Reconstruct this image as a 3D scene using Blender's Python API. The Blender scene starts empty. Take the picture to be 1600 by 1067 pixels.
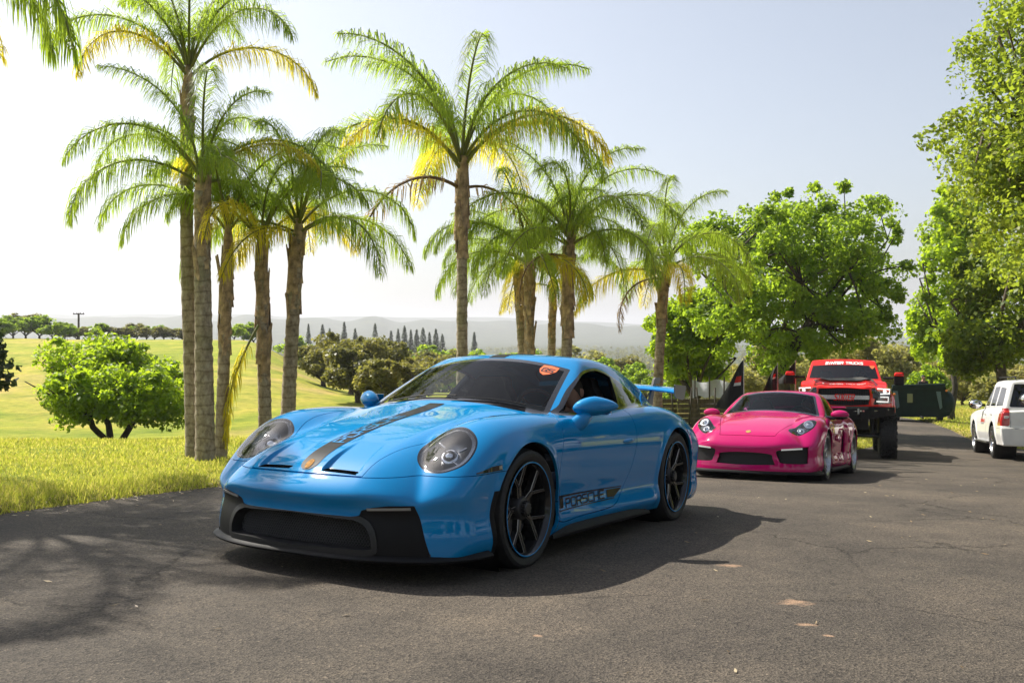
import bpy, bmesh, math, random
import numpy as np
from mathutils import Matrix, Vector

# ------------------------------------------------------------------ scene, camera, sky, sun, exposure
SC = bpy.context.scene
COL = SC.collection
CZ = 1.0107                    # camera height above the asphalt under it
FPX = 1430.0                 # focal length in pixels of the 1600 px wide photograph
PITCH = 13.5 / 1430               # camera looks very slightly down
cam = bpy.data.cameras.new("camera"); cam_o = bpy.data.objects.new("camera", cam); COL.objects.link(cam_o)
cam.sensor_width = 36.0; cam.lens = 36.0 * FPX / 1600.0; cam.clip_start = 0.05; cam.clip_end = 20000
cam_o.location = (0, 0, CZ); cam_o.rotation_euler = (math.pi / 2 - PITCH, 0, 0)
SC.camera = cam_o
cam.dof.use_dof = True; cam.dof.focus_distance = 5.6; cam.dof.aperture_fstop = 16.0

SUN_ELEV = math.radians(49.0)
SUN_AZ = math.radians(-52.0)      # from the view direction (+Y) clockwise
w = bpy.data.worlds.new("World"); SC.world = w; w.use_nodes = True
nt = w.node_tree; nt.nodes.clear()
sky = nt.nodes.new("ShaderNodeTexSky"); sky.sky_type = 'NISHITA'; sky.sun_disc = False
sky.sun_elevation = SUN_ELEV; sky.sun_rotation = SUN_AZ
sky.air_density = 1.0; sky.dust_density = 2.6; sky.ozone_density = 1.5; sky.altitude = 100
bg = nt.nodes.new("ShaderNodeBackground"); bg.inputs[1].default_value = 0.10
out = nt.nodes.new("ShaderNodeOutputWorld")
hs = nt.nodes.new("ShaderNodeHueSaturation"); hs.inputs["Saturation"].default_value = 0.60      # hazy, washed-out sky
nt.links.new(sky.outputs[0], hs.inputs["Color"]); nt.links.new(hs.outputs[0], bg.inputs[0]); nt.links.new(bg.outputs[0], out.inputs[0])
sl = bpy.data.lights.new("sun", 'SUN'); sl.energy = 5.0; sl.angle = math.radians(0.5); sl.color = (1.0, 0.94, 0.84)
sun_o = bpy.data.objects.new("sun", sl); COL.objects.link(sun_o)
sd = Vector((math.sin(SUN_AZ) * math.cos(SUN_ELEV), math.cos(SUN_AZ) * math.cos(SUN_ELEV), math.sin(SUN_ELEV)))
sun_o.rotation_euler = sd.to_track_quat('Z', 'Y').to_euler(); sun_o.location = sd * 50
SC.view_settings.view_transform = 'Standard'; SC.view_settings.look = 'None'
SC.view_settings.exposure = 0.75; SC.view_settings.gamma = 1.0; SC.view_settings.use_curve_mapping = False
SC.cycles.max_bounces = 10; SC.cycles.transparent_max_bounces = 16; SC.cycles.volume_bounces = 0
SC.cycles.use_denoising = True; SC.cycles.caustics_reflective = False; SC.cycles.caustics_refractive = False
SC.cycles.sample_clamp_indirect = 8.0

# ------------------------------------------------------------------ small helpers
def px(x, y, d):
    """world point that shows at photograph pixel (x, y) at depth d along the view axis"""
    X = (x - 800) / FPX; u = -(y - 533.5) / FPX
    c, s = math.cos(PITCH), math.sin(PITCH)
    return Vector((X * d, (c + u * s) * d, CZ + (-s + u * c) * d))

def tag(o, label=None, cat=None, group=None, kind=None):
    if label: o["label"] = label
    if cat: o["category"] = cat
    if group: o["group"] = group
    if kind: o["kind"] = kind
    return o

def empty(name, loc=(0, 0, 0), rz=0.0, parent=None):
    o = bpy.data.objects.new(name, None); COL.objects.link(o)
    o.location = loc; o.rotation_euler = (0, 0, rz); o.empty_display_size = 0.1
    if parent: o.parent = parent
    return o

def mesh_obj(name, V, F, mat, parent=None, smooth=False, normals=None, mats=None, fmat=None):
    me = bpy.data.meshes.new(name)
    V = np.asarray(V, dtype=np.float64)
    if isinstance(F, np.ndarray):
        n = F.shape[1]
        me.vertices.add(len(V)); me.vertices.foreach_set("co", V.astype(np.float32).ravel())
        me.loops.add(F.size); me.loops.foreach_set("vertex_index", F.astype(np.int32).ravel())
        me.polygons.add(len(F)); me.polygons.foreach_set("loop_start", (np.arange(len(F)) * n).astype(np.int32))
        me.update(calc_edges=True)
    else:
        me.from_pydata(V.tolist(), [], F); me.update()
    for m in (mats or [mat]): me.materials.append(m)
    if fmat is not None: me.polygons.foreach_set("material_index", np.asarray(fmat, dtype=np.int32))
    if smooth: me.polygons.foreach_set("use_smooth", np.ones(len(me.polygons), dtype=bool))
    if normals is not None:
        me.polygons.foreach_set("use_smooth", np.ones(len(me.polygons), dtype=bool))
        me.normals_split_custom_set_from_vertices(np.asarray(normals, dtype=np.float32).tolist())
    o = bpy.data.objects.new(name, me); COL.objects.link(o)
    if parent: o.parent = parent
    return o

def copy_tree(o, parent=None):
    c = o.copy(); COL.objects.link(c); c.parent = parent
    for ch in list(o.children): copy_tree(ch, c)
    return c

class MB:
    """collects simple solids; build() links them as one mesh object"""
    def __init__(s): s.V = []; s.F = []
    def add(s, V, F):
        b = len(s.V); s.V += [tuple(v) for v in V]; s.F += [tuple(i + b for i in f) for f in F]; return s
    def box(s, c, size, rot=None, bev=0.0, taper=None):
        bm = bmesh.new(); bmesh.ops.create_cube(bm, size=1.0)
        for v in bm.verts:
            k = 1.0
            if taper and v.co.z > 0: v.co.x *= taper[0]; v.co.y *= taper[1]
            v.co.x *= size[0]; v.co.y *= size[1]; v.co.z *= size[2]
        if bev > 0: bmesh.ops.bevel(bm, geom=bm.edges[:], offset=bev, segments=2, affect='EDGES', profile=0.6)
        bm.verts.index_update()
        M = Matrix.Translation(c) @ (rot.to_4x4() if rot is not None else Matrix())
        s.add([M @ v.co for v in bm.verts], [[v.index for v in f.verts] for f in bm.faces]); bm.free(); return s
    def tube(s, pts, rad, n=8, cap=True):
        pts = [Vector(p) for p in pts]
        if not hasattr(rad, '__len__'): rad = [rad] * len(pts)
        V = []; F = []; ref = None
        for i, p in enumerate(pts):
            t = (pts[min(i + 1, len(pts) - 1)] - pts[max(i - 1, 0)])
            if t.length < 1e-9: t = Vector((0, 0, 1))
            t.normalize()
            if ref is None: ref = Vector((0, 0, 1)) if abs(t.z) < 0.9 else Vector((1, 0, 0))
            a = t.cross(ref); a.normalize(); b = a.cross(t); b.normalize(); ref = b
            for k in range(n):
                q = 2 * math.pi * k / n
                V.append(p + (a * math.cos(q) + b * math.sin(q)) * rad[i])
        for i in range(len(pts) - 1):
            for k in range(n):
                F.append((i * n + k, i * n + (k + 1) % n, (i + 1) * n + (k + 1) % n, (i + 1) * n + k))
        if cap: F.append(tuple(range(n - 1, -1, -1))); F.append(tuple((len(pts) - 1) * n + k for k in range(n)))
        return s.add(V, F)
    def lathe(s, prof, n=32, M=None, close=False):
        """prof: list of (r, h); axis = local Y"""
        V = []; F = []; m = len(prof)
        for k in range(n):
            q = 2 * math.pi * k / n
            for r, h in prof:
                v = Vector((r * math.cos(q), h, r * math.sin(q)))
                V.append(M @ v if M is not None else v)
        for k in range(n):
            for i in range(m - 1 + (1 if close else 0)):
                j = (i + 1) % m; k2 = (k + 1) % n
                F.append((k * m + i, k2 * m + i, k2 * m + j, k * m + j))
        return s.add(V, F)
    def prism(s, poly, d, M=None):
        """poly: 2D points (x, z) in the local XZ plane, extruded along local Y from 0 to d"""
        n = len(poly)
        V = [Vector((x, 0, z)) for x, z in poly] + [Vector((x, d, z)) for x, z in poly]
        if M is not None: V = [M @ v for v in V]
        F = [tuple(range(n)), tuple(range(2 * n - 1, n - 1, -1))] + [(i, i + n, (i + 1) % n + n, (i + 1) % n) for i in range(n)]
        return s.add(V, F)
    def ball(s, c, r, sub=2, scale=(1, 1, 1), rot=None):
        bm = bmesh.new(); bmesh.ops.create_icosphere(bm, subdivisions=sub, radius=r); bm.verts.index_update()
        M = Matrix.Translation(c) @ (rot.to_4x4() if rot is not None else Matrix())
        s.add([M @ Vector((v.co.x * scale[0], v.co.y * scale[1], v.co.z * scale[2])) for v in bm.verts], [[v.index for v in f.verts] for f in bm.faces]); bm.free(); return s
    def build(s, name, mat, parent=None, smooth=False, auto=None):
        o = mesh_obj(name, s.V, s.F, mat, parent, smooth)
        if auto is not None:
            bm = bmesh.new(); bm.from_mesh(o.data)
            bmesh.ops.recalc_face_normals(bm, faces=bm.faces)
            for f in bm.faces: f.smooth = True
            for e in bm.edges:
                if len(e.link_faces) == 2 and e.calc_face_angle(0) > auto: e.smooth = False
            bm.to_mesh(o.data); bm.free()
        return o

# ------------------------------------------------------------------ materials
def mat(name, color=(0.5, 0.5, 0.5), rough=0.5, metal=0.0, coat=0.0, spec=0.5, emis=None, estr=0.0, noise=None, bump=None, trans=0.0, ior=1.45):
    """noise=(scale, amount) varies the colour; bump=(scale, strength)"""
    m = bpy.data.materials.new(name); m.use_nodes = True
    n = m.node_tree; b = n.nodes["Principled BSDF"]
    b.inputs["Base Color"].default_value = (*color, 1); b.inputs["Roughness"].default_value = rough
    b.inputs["Metallic"].default_value = metal; b.inputs["Specular IOR Level"].default_value = spec
    b.inputs["Coat Weight"].default_value = coat; b.inputs["Coat Roughness"].default_value = 0.02; b.inputs["Coat IOR"].default_value = 1.52
    b.inputs["IOR"].default_value = ior
    if trans: b.inputs["Transmission Weight"].default_value = trans
    if emis: b.inputs["Emission Color"].default_value = (*emis, 1); b.inputs["Emission Strength"].default_value = estr
    if noise or bump:
        tc = n.nodes.new("ShaderNodeTexCoord")
    if noise:
        t = n.nodes.new("ShaderNodeTexNoise"); t.inputs["Scale"].default_value = noise[0]; t.inputs["Detail"].default_value = 6
        n.links.new(tc.outputs["Object"], t.inputs["Vector"])
        r = n.nodes.new("ShaderNodeValToRGB"); a = noise[1]
        r.color_ramp.elements[0].color = (*[c * (1 - a) for c in color], 1); r.color_ramp.elements[0].position = 0.3
        r.color_ramp.elements[1].color = (*[min(1, c * (1 + a)) for c in color], 1); r.color_ramp.elements[1].position = 0.7
        n.links.new(t.outputs["Fac"], r.inputs["Fac"]); n.links.new(r.outputs["Color"], b.inputs["Base Color"])
    if bump:
        t2 = n.nodes.new("ShaderNodeTexNoise"); t2.inputs["Scale"].default_value = bump[0]; t2.inputs["Detail"].default_value = 4
        n.links.new(tc.outputs["Object"], t2.inputs["Vector"])
        bp = n.nodes.new("ShaderNodeBump"); bp.inputs["Strength"].default_value = bump[1]; bp.inputs["Distance"].default_value = 0.02
        n.links.new(t2.outputs["Fac"], bp.inputs["Height"]); n.links.new(bp.outputs["Normal"], b.inputs["Normal"])
    return m

def glass_mat(name, tint=(0.8, 0.85, 0.85), refl=1.0, ior=1.5):
    """thin pane: tinted see-through with mirror reflection by angle"""
    m = bpy.data.materials.new(name); m.use_nodes = True; n = m.node_tree; n.nodes.clear()
    o = n.nodes.new("ShaderNodeOutputMaterial"); mx = n.nodes.new("ShaderNodeMixShader")
    t = n.nodes.new("ShaderNodeBsdfTransparent"); t.inputs[0].default_value = (*tint, 1)
    g = n.nodes.new("ShaderNodeBsdfGlossy"); g.inputs["Roughness"].default_value = 0.01; g.inputs["Color"].default_value = (refl, refl, refl, 1)
    f = n.nodes.new("ShaderNodeFresnel"); f.inputs["IOR"].default_value = ior
    n.links.new(f.outputs[0], mx.inputs[0]); n.links.new(t.outputs[0], mx.inputs[1]); n.links.new(g.outputs[0], mx.inputs[2]); n.links.new(mx.outputs[0], o.inputs[0])
    return m

M = {}
M['black_plastic'] = mat('black_plastic', (0.011, 0.011, 0.012), 0.55, spec=.2, bump=(220, 0.05))
M['matte_black'] = mat('matte_black', (0.008, 0.008, 0.009), 0.6)
M['gloss_black'] = mat('gloss_black', (0.006, 0.006, 0.007), 0.12, coat=0.6)
M['rubber'] = mat('rubber', (0.017, 0.017, 0.018), 0.62, noise=(30, 0.35), bump=(120, 0.12))
M['rubber_dust'] = mat('rubber_dust', (0.045, 0.042, 0.038), 0.8, noise=(14, 0.5))
M['satin_black'] = mat('satin_black', (0.012, 0.012, 0.013), 0.22, metal=0.0, coat=0.3)
M['rim_edge'] = mat('rim_edge', (0.62, 0.57, 0.50), 0.35, metal=0.6)
M['steel'] = mat('steel', (0.42, 0.42, 0.43), 0.32, metal=1.0, noise=(40, 0.2))
M['chrome'] = mat('chrome', (0.75, 0.76, 0.78), 0.08, metal=1.0)
M['dark_metal'] = mat('dark_metal', (0.05, 0.05, 0.052), 0.45, metal=0.6, noise=(12, 0.5))
M['alcantara'] = mat('alcantara', (0.022, 0.022, 0.025), 0.9, noise=(60, 0.3))
M['dash'] = mat('dash', (0.07, 0.068, 0.06), 0.8, bump=(300, 0.1))
M['white_light'] = mat('white_light', (0.8, 0.8, 0.8), 0.3, emis=(1, 0.98, 0.92), estr=.55)
M['glass_ws'] = glass_mat('glass_ws', (0.80, 0.85, 0.83), .38)
M['glass_dark'] = glass_mat('glass_dark', (0.16, 0.18, 0.17))
M['lamp_glass'] = glass_mat('lamp_glass', (0.93, 0.94, 0.95))
M['skin'] = mat('skin', (0.50, 0.27, 0.18), 0.55)
M['orange'] = mat('orange', (0.75, 0.16, 0.05), 0.5)
# ------------------------------------------------------------------ car body toolkit: an implicit body, sampled by rays, cut into panels
def spl(xs, ys, lo=-2.0, hi=6.0, n=3000):
    """natural cubic spline through the knots as a fast lookup"""
    xs = np.asarray(xs, float); ys = np.asarray(ys, float); m = len(xs)
    h = np.diff(xs); A = np.zeros((m, m)); r = np.zeros(m); A[0, 0] = A[-1, -1] = 1
    for i in range(1, m - 1):
        A[i, i - 1] = h[i - 1]; A[i, i] = 2 * (h[i - 1] + h[i]); A[i, i + 1] = h[i]
        r[i] = 6 * ((ys[i + 1] - ys[i]) / h[i] - (ys[i] - ys[i - 1]) / h[i - 1])
    m2 = np.linalg.solve(A, r)
    X = np.linspace(xs[0], xs[-1], n); k = np.clip(np.searchsorted(xs, X) - 1, 0, m - 2)
    a = (xs[k + 1] - X) / h[k]; b = (X - xs[k]) / h[k]
    Y = a * ys[k] + b * ys[k + 1] + ((a ** 3 - a) * m2[k] + (b ** 3 - b) * m2[k + 1]) * h[k] ** 2 / 6
    s0 = (Y[1] - Y[0]) / (X[1] - X[0]); s1 = (Y[-1] - Y[-2]) / (X[-1] - X[-2])
    X = np.r_[xs[0] - 3, X, xs[-1] + 3]; Y = np.r_[Y[0] - 3 * s0, Y, Y[-1] + 3 * s1]
    return lambda q: np.interp(q, X, Y)

def smax(a, b, k):
    h = np.maximum(k - np.abs(a - b), 0) / k
    return np.maximum(a, b) + h ** 3 * k / 6
def smin(a, b, k): return -smax(-a, -b, k)
def sstep(a, b, x):
    t = np.clip((x - a) / (b - a), 0, 1); return t * t * (3 - 2 * t)
def gauss(x, c, w): return np.exp(-((x - c) / w) ** 2)

def poly_sdf(P, poly):
    """signed distance (negative inside) of points P (n,2) to a closed polygon"""
    poly = np.asarray(poly, float); d = np.full(len(P), 1e9); sgn = np.zeros(len(P), bool)
    for i in range(len(poly)):
        a = poly[i]; b = poly[(i + 1) % len(poly)]; e = b - a; w_ = P - a
        t = np.clip((w_ @ e) / (e @ e), 0, 1); q = w_ - t[:, None] * e
        d = np.minimum(d, (q ** 2).sum(1))
        c1 = (a[1] <= P[:, 1]) & (b[1] > P[:, 1]); c2 = (a[1] > P[:, 1]) & (b[1] <= P[:, 1])
        cr = e[0] * w_[:, 1] - e[1] * w_[:, 0]
        sgn ^= (c1 & (cr > 0)) | (c2 & (cr < 0))
    return np.where(sgn, -1, 1) * np.sqrt(d)

def smooth_poly(pts, n=6):
    """closed Catmull-Rom through points"""
    P = np.asarray(pts, float); m = len(P); out_ = []
    for i in range(m):
        p0, p1, p2, p3 = P[i - 1], P[i], P[(i + 1) % m], P[(i + 2) % m]
        for k in range(n):
            t = k / n
            out_.append(0.5 * ((2 * p1) + (-p0 + p2) * t + (2 * p0 - 5 * p1 + 4 * p2 - p3) * t * t + (-p0 + 3 * p1 - 3 * p2 + p3) * t ** 3))
    return np.array(out_)

class Surf:
    """triangle soup with smooth normals in car coordinates (s back from the front axle, y left, z up)"""
    def __init__(s, V, N, F): s.V = V; s.N = N; s.F = F
    def cut(s, f):
        """split by scalar f at the vertices: returns (inside f<0, outside)"""
        f = np.where(np.abs(f) < 1e-6, 1e-6, f)
        ins = f < 0; c = ins[s.F].sum(1)
        Fi = s.F[c == 3]; Fo = s.F[c == 0]
        X = s.F[(c == 1) | (c == 2)]
        if len(X) == 0: return Surf(s.V, s.N, Fi).clean(), Surf(s.V, s.N, Fo).clean()
        xi = ins[X]; lone_in = xi.sum(1) == 1
        lone = np.where(lone_in[:, None], xi, ~xi).argmax(1); r = np.arange(len(X))
        v0 = X[r, lone]; v1 = X[r, (lone + 1) % 3]; v2 = X[r, (lone + 2) % 3]
        E = np.sort(np.r_[np.c_[v0, v1], np.c_[v0, v2]], axis=1)
        U, inv = np.unique(E, axis=0, return_inverse=True); inv = inv.ravel()
        t = f[U[:, 0]] / (f[U[:, 0]] - f[U[:, 1]])
        NV = s.V[U[:, 0]] * (1 - t[:, None]) + s.V[U[:, 1]] * t[:, None]
        NN = s.N[U[:, 0]] * (1 - t[:, None]) + s.N[U[:, 1]] * t[:, None]
        NN /= np.linalg.norm(NN, axis=1, keepdims=True) + 1e-12
        b = len(s.V); e1 = inv[:len(X)] + b; e2 = inv[len(X):] + b
        V = np.r_[s.V, NV]; N = np.r_[s.N, NN]
        T1 = np.c_[v0, e1, e2]; T2 = np.r_[np.c_[e1, v1, v2], np.c_[e1, v2, e2]]; li2 = np.r_[lone_in, lone_in]
        Fi = np.r_[Fi, T1[lone_in], T2[~li2]]; Fo = np.r_[Fo, T1[~lone_in], T2[li2]]
        return Surf(V, N, Fi).clean(), Surf(V, N, Fo).clean()
    def clean(s):
        u, inv = np.unique(s.F.ravel(), return_inverse=True)
        return Surf(s.V[u], s.N[u], inv.reshape(-1, 3))
    def boundary(s):
        E = np.r_[s.F[:, [0, 1]], s.F[:, [1, 2]], s.F[:, [2, 0]]]
        k = np.sort(E, 1); _, idx, cnt = np.unique(k, axis=0, return_index=True, return_counts=True)
        return E[idx[cnt == 1]]
    def lip(s, depth=0.014, rnd=0.0):
        """turn the open edge inwards so the panel shows its thickness"""
        B = s.boundary(); B = B[(np.abs(s.V[B][:, :, 1]) > 1e-4).any(1)]; u, inv = np.unique(B.ravel(), return_inverse=True); inv = inv.reshape(-1, 2)
        b = len(s.V); m = len(u)
        V = np.r_[s.V, s.V[u], s.V[u] - s.N[u] * depth]
        # normals of the lip: outwards in the panel's plane
        acc = np.zeros((m, 3)); t = s.V[B[:, 1]] - s.V[B[:, 0]]
        nn = np.cross(t, s.N[B[:, 0]]); np.add.at(acc, inv[:, 0], nn); np.add.at(acc, inv[:, 1], nn)
        acc /= np.linalg.norm(acc, axis=1, keepdims=True) + 1e-12
        N = np.r_[s.N, acc, acc]
        i0 = inv[:, 0] + b; i1 = inv[:, 1] + b
        F = np.r_[s.F, np.c_[i1, i0, i0 + m], np.c_[i1, i0 + m, i1 + m]]
        return Surf(V, N, F)
    def offset(s, d): return Surf(s.V + s.N * d, s.N, s.F)
    def mirror(s): return Surf(s.V * [1, -1, 1], s.N * [1, -1, 1], s.F[:, ::-1])
    def plus(s, o): return Surf(np.r_[s.V, o.V], np.r_[s.N, o.N], np.r_[s.F, o.F + len(s.V)])
    def side(s, sign): 
        c = s.V[s.F].mean(1)[:, 1]; return Surf(s.V, s.N, s.F[c * sign > 0]).clean()
    def obj(s, name, m, parent):
        if len(s.F) == 0: return None
        f = np.array([-1.0, 1, 1])       # car coordinates -> object coordinates (x forward)
        return mesh_obj(name, s.V * f, s.F[:, ::-1].copy(), m, parent, normals=s.N * f)

def sample_body(fn, A0, A1, nu=(70, 200, 50), nv=150, tmax=2.4, vlo=-90, vhi=90):
    """cast rays from the axis A0-A1 (s, z); caps fan out to the front and the back"""
    cos, sin = np.cos, np.sin
    fr = np.linspace(0, 1, nu[0], endpoint=False); ph0 = (1 - fr) * (np.pi / 2 - 0.004)
    md = np.linspace(0, 1, nu[1], endpoint=False)
    bk = np.linspace(0, 1, nu[2]); ph1 = bk * (np.pi / 2 - 0.004)
    o_s = np.r_[np.full(nu[0], A0[0]), A0[0] + (A1[0] - A0[0]) * md, np.full(nu[2], A1[0])]
    o_z = np.r_[np.full(nu[0], A0[1]), A0[1] + (A1[1] - A0[1]) * md, np.full(nu[2], A1[1])]
    ph = np.r_[-ph0, np.zeros(nu[1]), ph1]
    v = np.radians(np.linspace(vlo, vhi, nv))
    PH, Vv = np.meshgrid(ph, v, indexing='ij')
    D = np.stack([sin(PH), cos(PH) * cos(Vv), cos(PH) * sin(Vv)], -1)
    O = np.stack([np.repeat(o_s[:, None], nv, 1), np.zeros_like(PH), np.repeat(o_z[:, None], nv, 1)], -1)
    Of = O.reshape(-1, 3); Df = D.reshape(-1, 3)
    ev = lambda t: fn(Of[:, 0] + Df[:, 0] * t, Of[:, 1] + Df[:, 1] * t, Of[:, 2] + Df[:, 2] * t)
    lo = np.zeros(len(Of)); hi = np.full(len(Of), tmax); done = np.zeros(len(Of), bool)
    for t in np.linspace(tmax, 0, 56):
        tt = np.full(len(Of), t); val = ev(tt); hit = (~done) & (val < 0)
        lo[hit] = t; done |= hit; hi = np.where(done, hi, t)
    for _ in range(16):
        mid = (lo + hi) / 2; val = ev(mid); lo = np.where(val < 0, mid, lo); hi = np.where(val < 0, hi, mid)
    P = Of + Df * ((lo + hi) / 2)[:, None]
    P[:, 1] = np.where(np.abs(P[:, 1]) < 2e-4, 0, P[:, 1])
    N = grad(fn, P)
    nu_ = len(ph); idx = np.arange(nu_ * nv).reshape(nu_, nv)
    a = idx[:-1, :-1].ravel(); b = idx[1:, :-1].ravel(); c = idx[1:, 1:].ravel(); d = idx[:-1, 1:].ravel()
    F = np.r_[np.c_[a, b, c], np.c_[a, c, d]]
    # orient outwards
    fnm = np.cross(P[F[:, 1]] - P[F[:, 0]], P[F[:, 2]] - P[F[:, 0]])
    ok = (fnm * fnm).sum(1) > 1e-16
    if (fnm * N[F[:, 0]]).sum() < 0: F = F[:, ::-1]
    return Surf(P, N, F[ok])

def grad(fn, P, e=0.002):
    g = np.stack([fn(P[:, 0] + e, P[:, 1], P[:, 2]) - fn(P[:, 0] - e, P[:, 1], P[:, 2]),
                  fn(P[:, 0], P[:, 1] + e, P[:, 2]) - fn(P[:, 0], P[:, 1] - e, P[:, 2]),
                  fn(P[:, 0], P[:, 1], P[:, 2] + e) - fn(P[:, 0], P[:, 1], P[:, 2] - e)], 1)
    c0 = np.abs(P[:, 1]) < 1e-3; g[c0, 1] = 0
    return g / (np.linalg.norm(g, axis=1, keepdims=True) + 1e-12)

def drop(fn, P, axis, start, end):
    """move points along one axis from start to the body surface"""
    P = np.array(P, float); lo = np.full(len(P), float(start)); hi = np.full(len(P), float(end))
    n = 60; found = np.zeros(len(P), bool); prev = lo.copy()
    for t in np.linspace(start, end, n):
        Q = P.copy(); Q[:, axis] = t; v = fn(Q[:, 0], np.abs(Q[:, 1]), Q[:, 2])
        hit = (~found) & (v < 0); hi[hit] = t; lo[hit] = prev[hit]; found |= hit; prev = np.full(len(P), t)
    for _ in range(18):
        m_ = (lo + hi) / 2; Q = P.copy(); Q[:, axis] = m_; v = fn(Q[:, 0], np.abs(Q[:, 1]), Q[:, 2])
        lo = np.where(v < 0, lo, m_); hi = np.where(v < 0, m_, hi)
    P[:, axis] = (lo + hi) / 2
    return P

def decal(fn, polys, axis, start, end, lift, name, m, parent, to3=None):
    """polys: list of convex 2D quads in the plane across `axis`, laid on the body `lift` above it"""
    Vs = []; Fs = []
    for q in polys:
        q = np.asarray(q, float); L0 = max(np.linalg.norm(q[1] - q[0]), np.linalg.norm(q[2] - q[3])); L1 = max(np.linalg.norm(q[3] - q[0]), np.linalg.norm(q[2] - q[1]))
        na = max(1, int(L0 / 0.025)); nb = max(1, int(L1 / 0.025)); b = len(Vs)
        for i in range(na + 1):
            for j in range(nb + 1):
                u = i / na; v = j / nb
                Vs.append(q[0] * (1 - u) * (1 - v) + q[1] * u * (1 - v) + q[2] * u * v + q[3] * (1 - u) * v)
        for i in range(na):
            for j in range(nb):
                p = b + i * (nb + 1) + j; Fs.append((p, p + 1, p + nb + 2)); Fs.append((p, p + nb + 2, p + nb + 1))
    Vs = np.array(Vs); P = np.zeros((len(Vs), 3))
    ax = [a for a in (0, 1, 2) if a != axis]; P[:, ax[0]] = Vs[:, 0]; P[:, ax[1]] = Vs[:, 1]
    P = drop(fn, P, axis, start, end)
    Q = P.copy(); sg = np.where(Q[:, 1] < 0, -1, 1.0); Q[:, 1] = np.abs(Q[:, 1]); N = grad(fn, Q); N[:, 1] *= sg
    F = np.array(Fs)
    fnm = np.cross(P[F[:, 1]] - P[F[:, 0]], P[F[:, 2]] - P[F[:, 0]])
    fl = (fnm * N[F[:, 0]]).sum(1) < 0; F[fl] = F[fl][:, ::-1]
    return Surf(P + N * lift, N, F).obj(name, m, parent)

# stroke letters on a 1 x 1 cell: list of polylines
GLYPH = {
 'P': [[(0, 0), (0, 1), (.85, 1), (1, .85), (1, .55), (.85, .42), (0, .42)]],
 'O': [[(0, .12), (0, .88), (.14, 1), (.86, 1), (1, .88), (1, .12), (.86, 0), (.14, 0), (0, .12)]],
 'R': [[(0, 0), (0, 1), (.85, 1), (1, .87), (1, .58), (.85, .45), (0, .45)], [(.6, .45), (1, 0)]],
 'S': [[(0, 0), (.86, 0), (1, .12), (1, .4), (.86, .52), (.14, .52), (0, .64), (0, .88), (.14, 1), (1, 1)]],
 'C': [[(1, 0), (.14, 0), (0, .12), (0, .88), (.14, 1), (1, 1)]],
 'H': [[(0, 0), (0, 1)], [(1, 0), (1, 1)], [(0, .5), (1, .5)]],
 'E': [[(1, 0), (0, 0), (0, 1), (1, 1)], [(0, .5), (.9, .5)]],
 'I': [[(.5, 0), (.5, 1)]],
 'N': [[(0, 0), (0, 1), (1, 0), (1, 1)]],
 'T': [[(.5, 0), (.5, 1)], [(0, 1), (1, 1)]],
 'U': [[(0, 1), (0, .12), (.14, 0), (.86, 0), (1, .12), (1, 1)]],
 'K': [[(0, 0), (0, 1)], [(1, 1), (.05, .48), (1, 0)]],
 'G': [[(1, .85), (.86, 1), (.14, 1), (0, .88), (0, .12), (.14, 0), (1, 0), (1, .5), (.55, .5)]],
 'A': [[(0, 0), (.5, 1), (1, 0)], [(.2, .35), (.8, .35)]],
 'D': [[(0, 0), (0, 1), (.75, 1), (1, .8), (1, .2), (.75, 0), (0, 0)]],
 'L': [[(0, 1), (0, 0), (1, 0)]],
 ' ': [],
}
def letters(text, x0, y0, cw, ch, gap, th, slant=0.0, fx=None):
    """quads for a line of text; th = stroke width; fx maps the flat (x, y) to the target plane"""
    Q = []
    for i, c in enumerate(text):
        for pl in GLYPH[c]:
            P = [(x0 + i * (cw + gap) + a * cw + slant * b * ch, y0 + b * ch) for a, b in pl]
            for (ax, ay), (bx, by) in zip(P[:-1], P[1:]):
                L = math.hypot(bx - ax, by - ay) or 1; ux, uy = (bx - ax) / L, (by - ay) / L; h = th / 2
                ax2, ay2, bx2, by2 = ax - ux * h, ay - uy * h, bx + ux * h, by + uy * h
                q = [(ax2 - uy * h, ay2 + ux * h), (bx2 - uy * h, by2 + ux * h), (bx2 + uy * h, by2 - ux * h), (ax2 + uy * h, ay2 - ux * h)]
                Q.append([fx(*p) for p in q] if fx else q)
    return Q
# ------------------------------------------------------------------ ground profile (needed to stand cars on)
_PY = np.array([-400, -60, 0, 6.5, 12.7, 21, 30, 45, 70, 120, 200, 400]); _PS = np.array([0, -.02, -.0638, -.0638, -.098, -.080, -.045, -.03, -.06, -.12, -.08, 0.0])
_py = np.linspace(-400, 400, 16001); _ps = np.interp(_py, _PY, _PS); _pz = np.cumsum(_ps) * (_py[1] - _py[0]); _pz -= np.interp(0, _py, _pz) - 0.012
def road_z(Y, X=0.0): return np.interp(Y, _py, _pz) - .0249 * np.clip(X, -14, 20)

def car_matrix(X, Y, yaw, wb, z=None, roll=0.0):
    """front axle at ground (X, Y), heading so that the rear lies at +yaw from the view axis; follows the slope"""
    rear = Vector((math.sin(yaw), math.cos(yaw), 0)); a = Vector((X, Y, float(road_z(Y, X)))); b = a + rear * wb; b.z = float(road_z(b.y, b.x))
    f = (a - b).normalized(); l = Vector((math.cos(yaw), -math.sin(yaw), 0)); sl_ = float(road_z(Y + 0.5) - road_z(Y - 0.5)); l.z = l.y * sl_ - .0249 * l.x; l = (l - f * l.dot(f)).normalized(); u = f.cross(l)
    m = Matrix.Identity(4)
    for i in range(3): m[i][0] = f[i]; m[i][1] = l[i]; m[i][2] = u[i]; m[i][3] = a[i]
    return m

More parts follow.
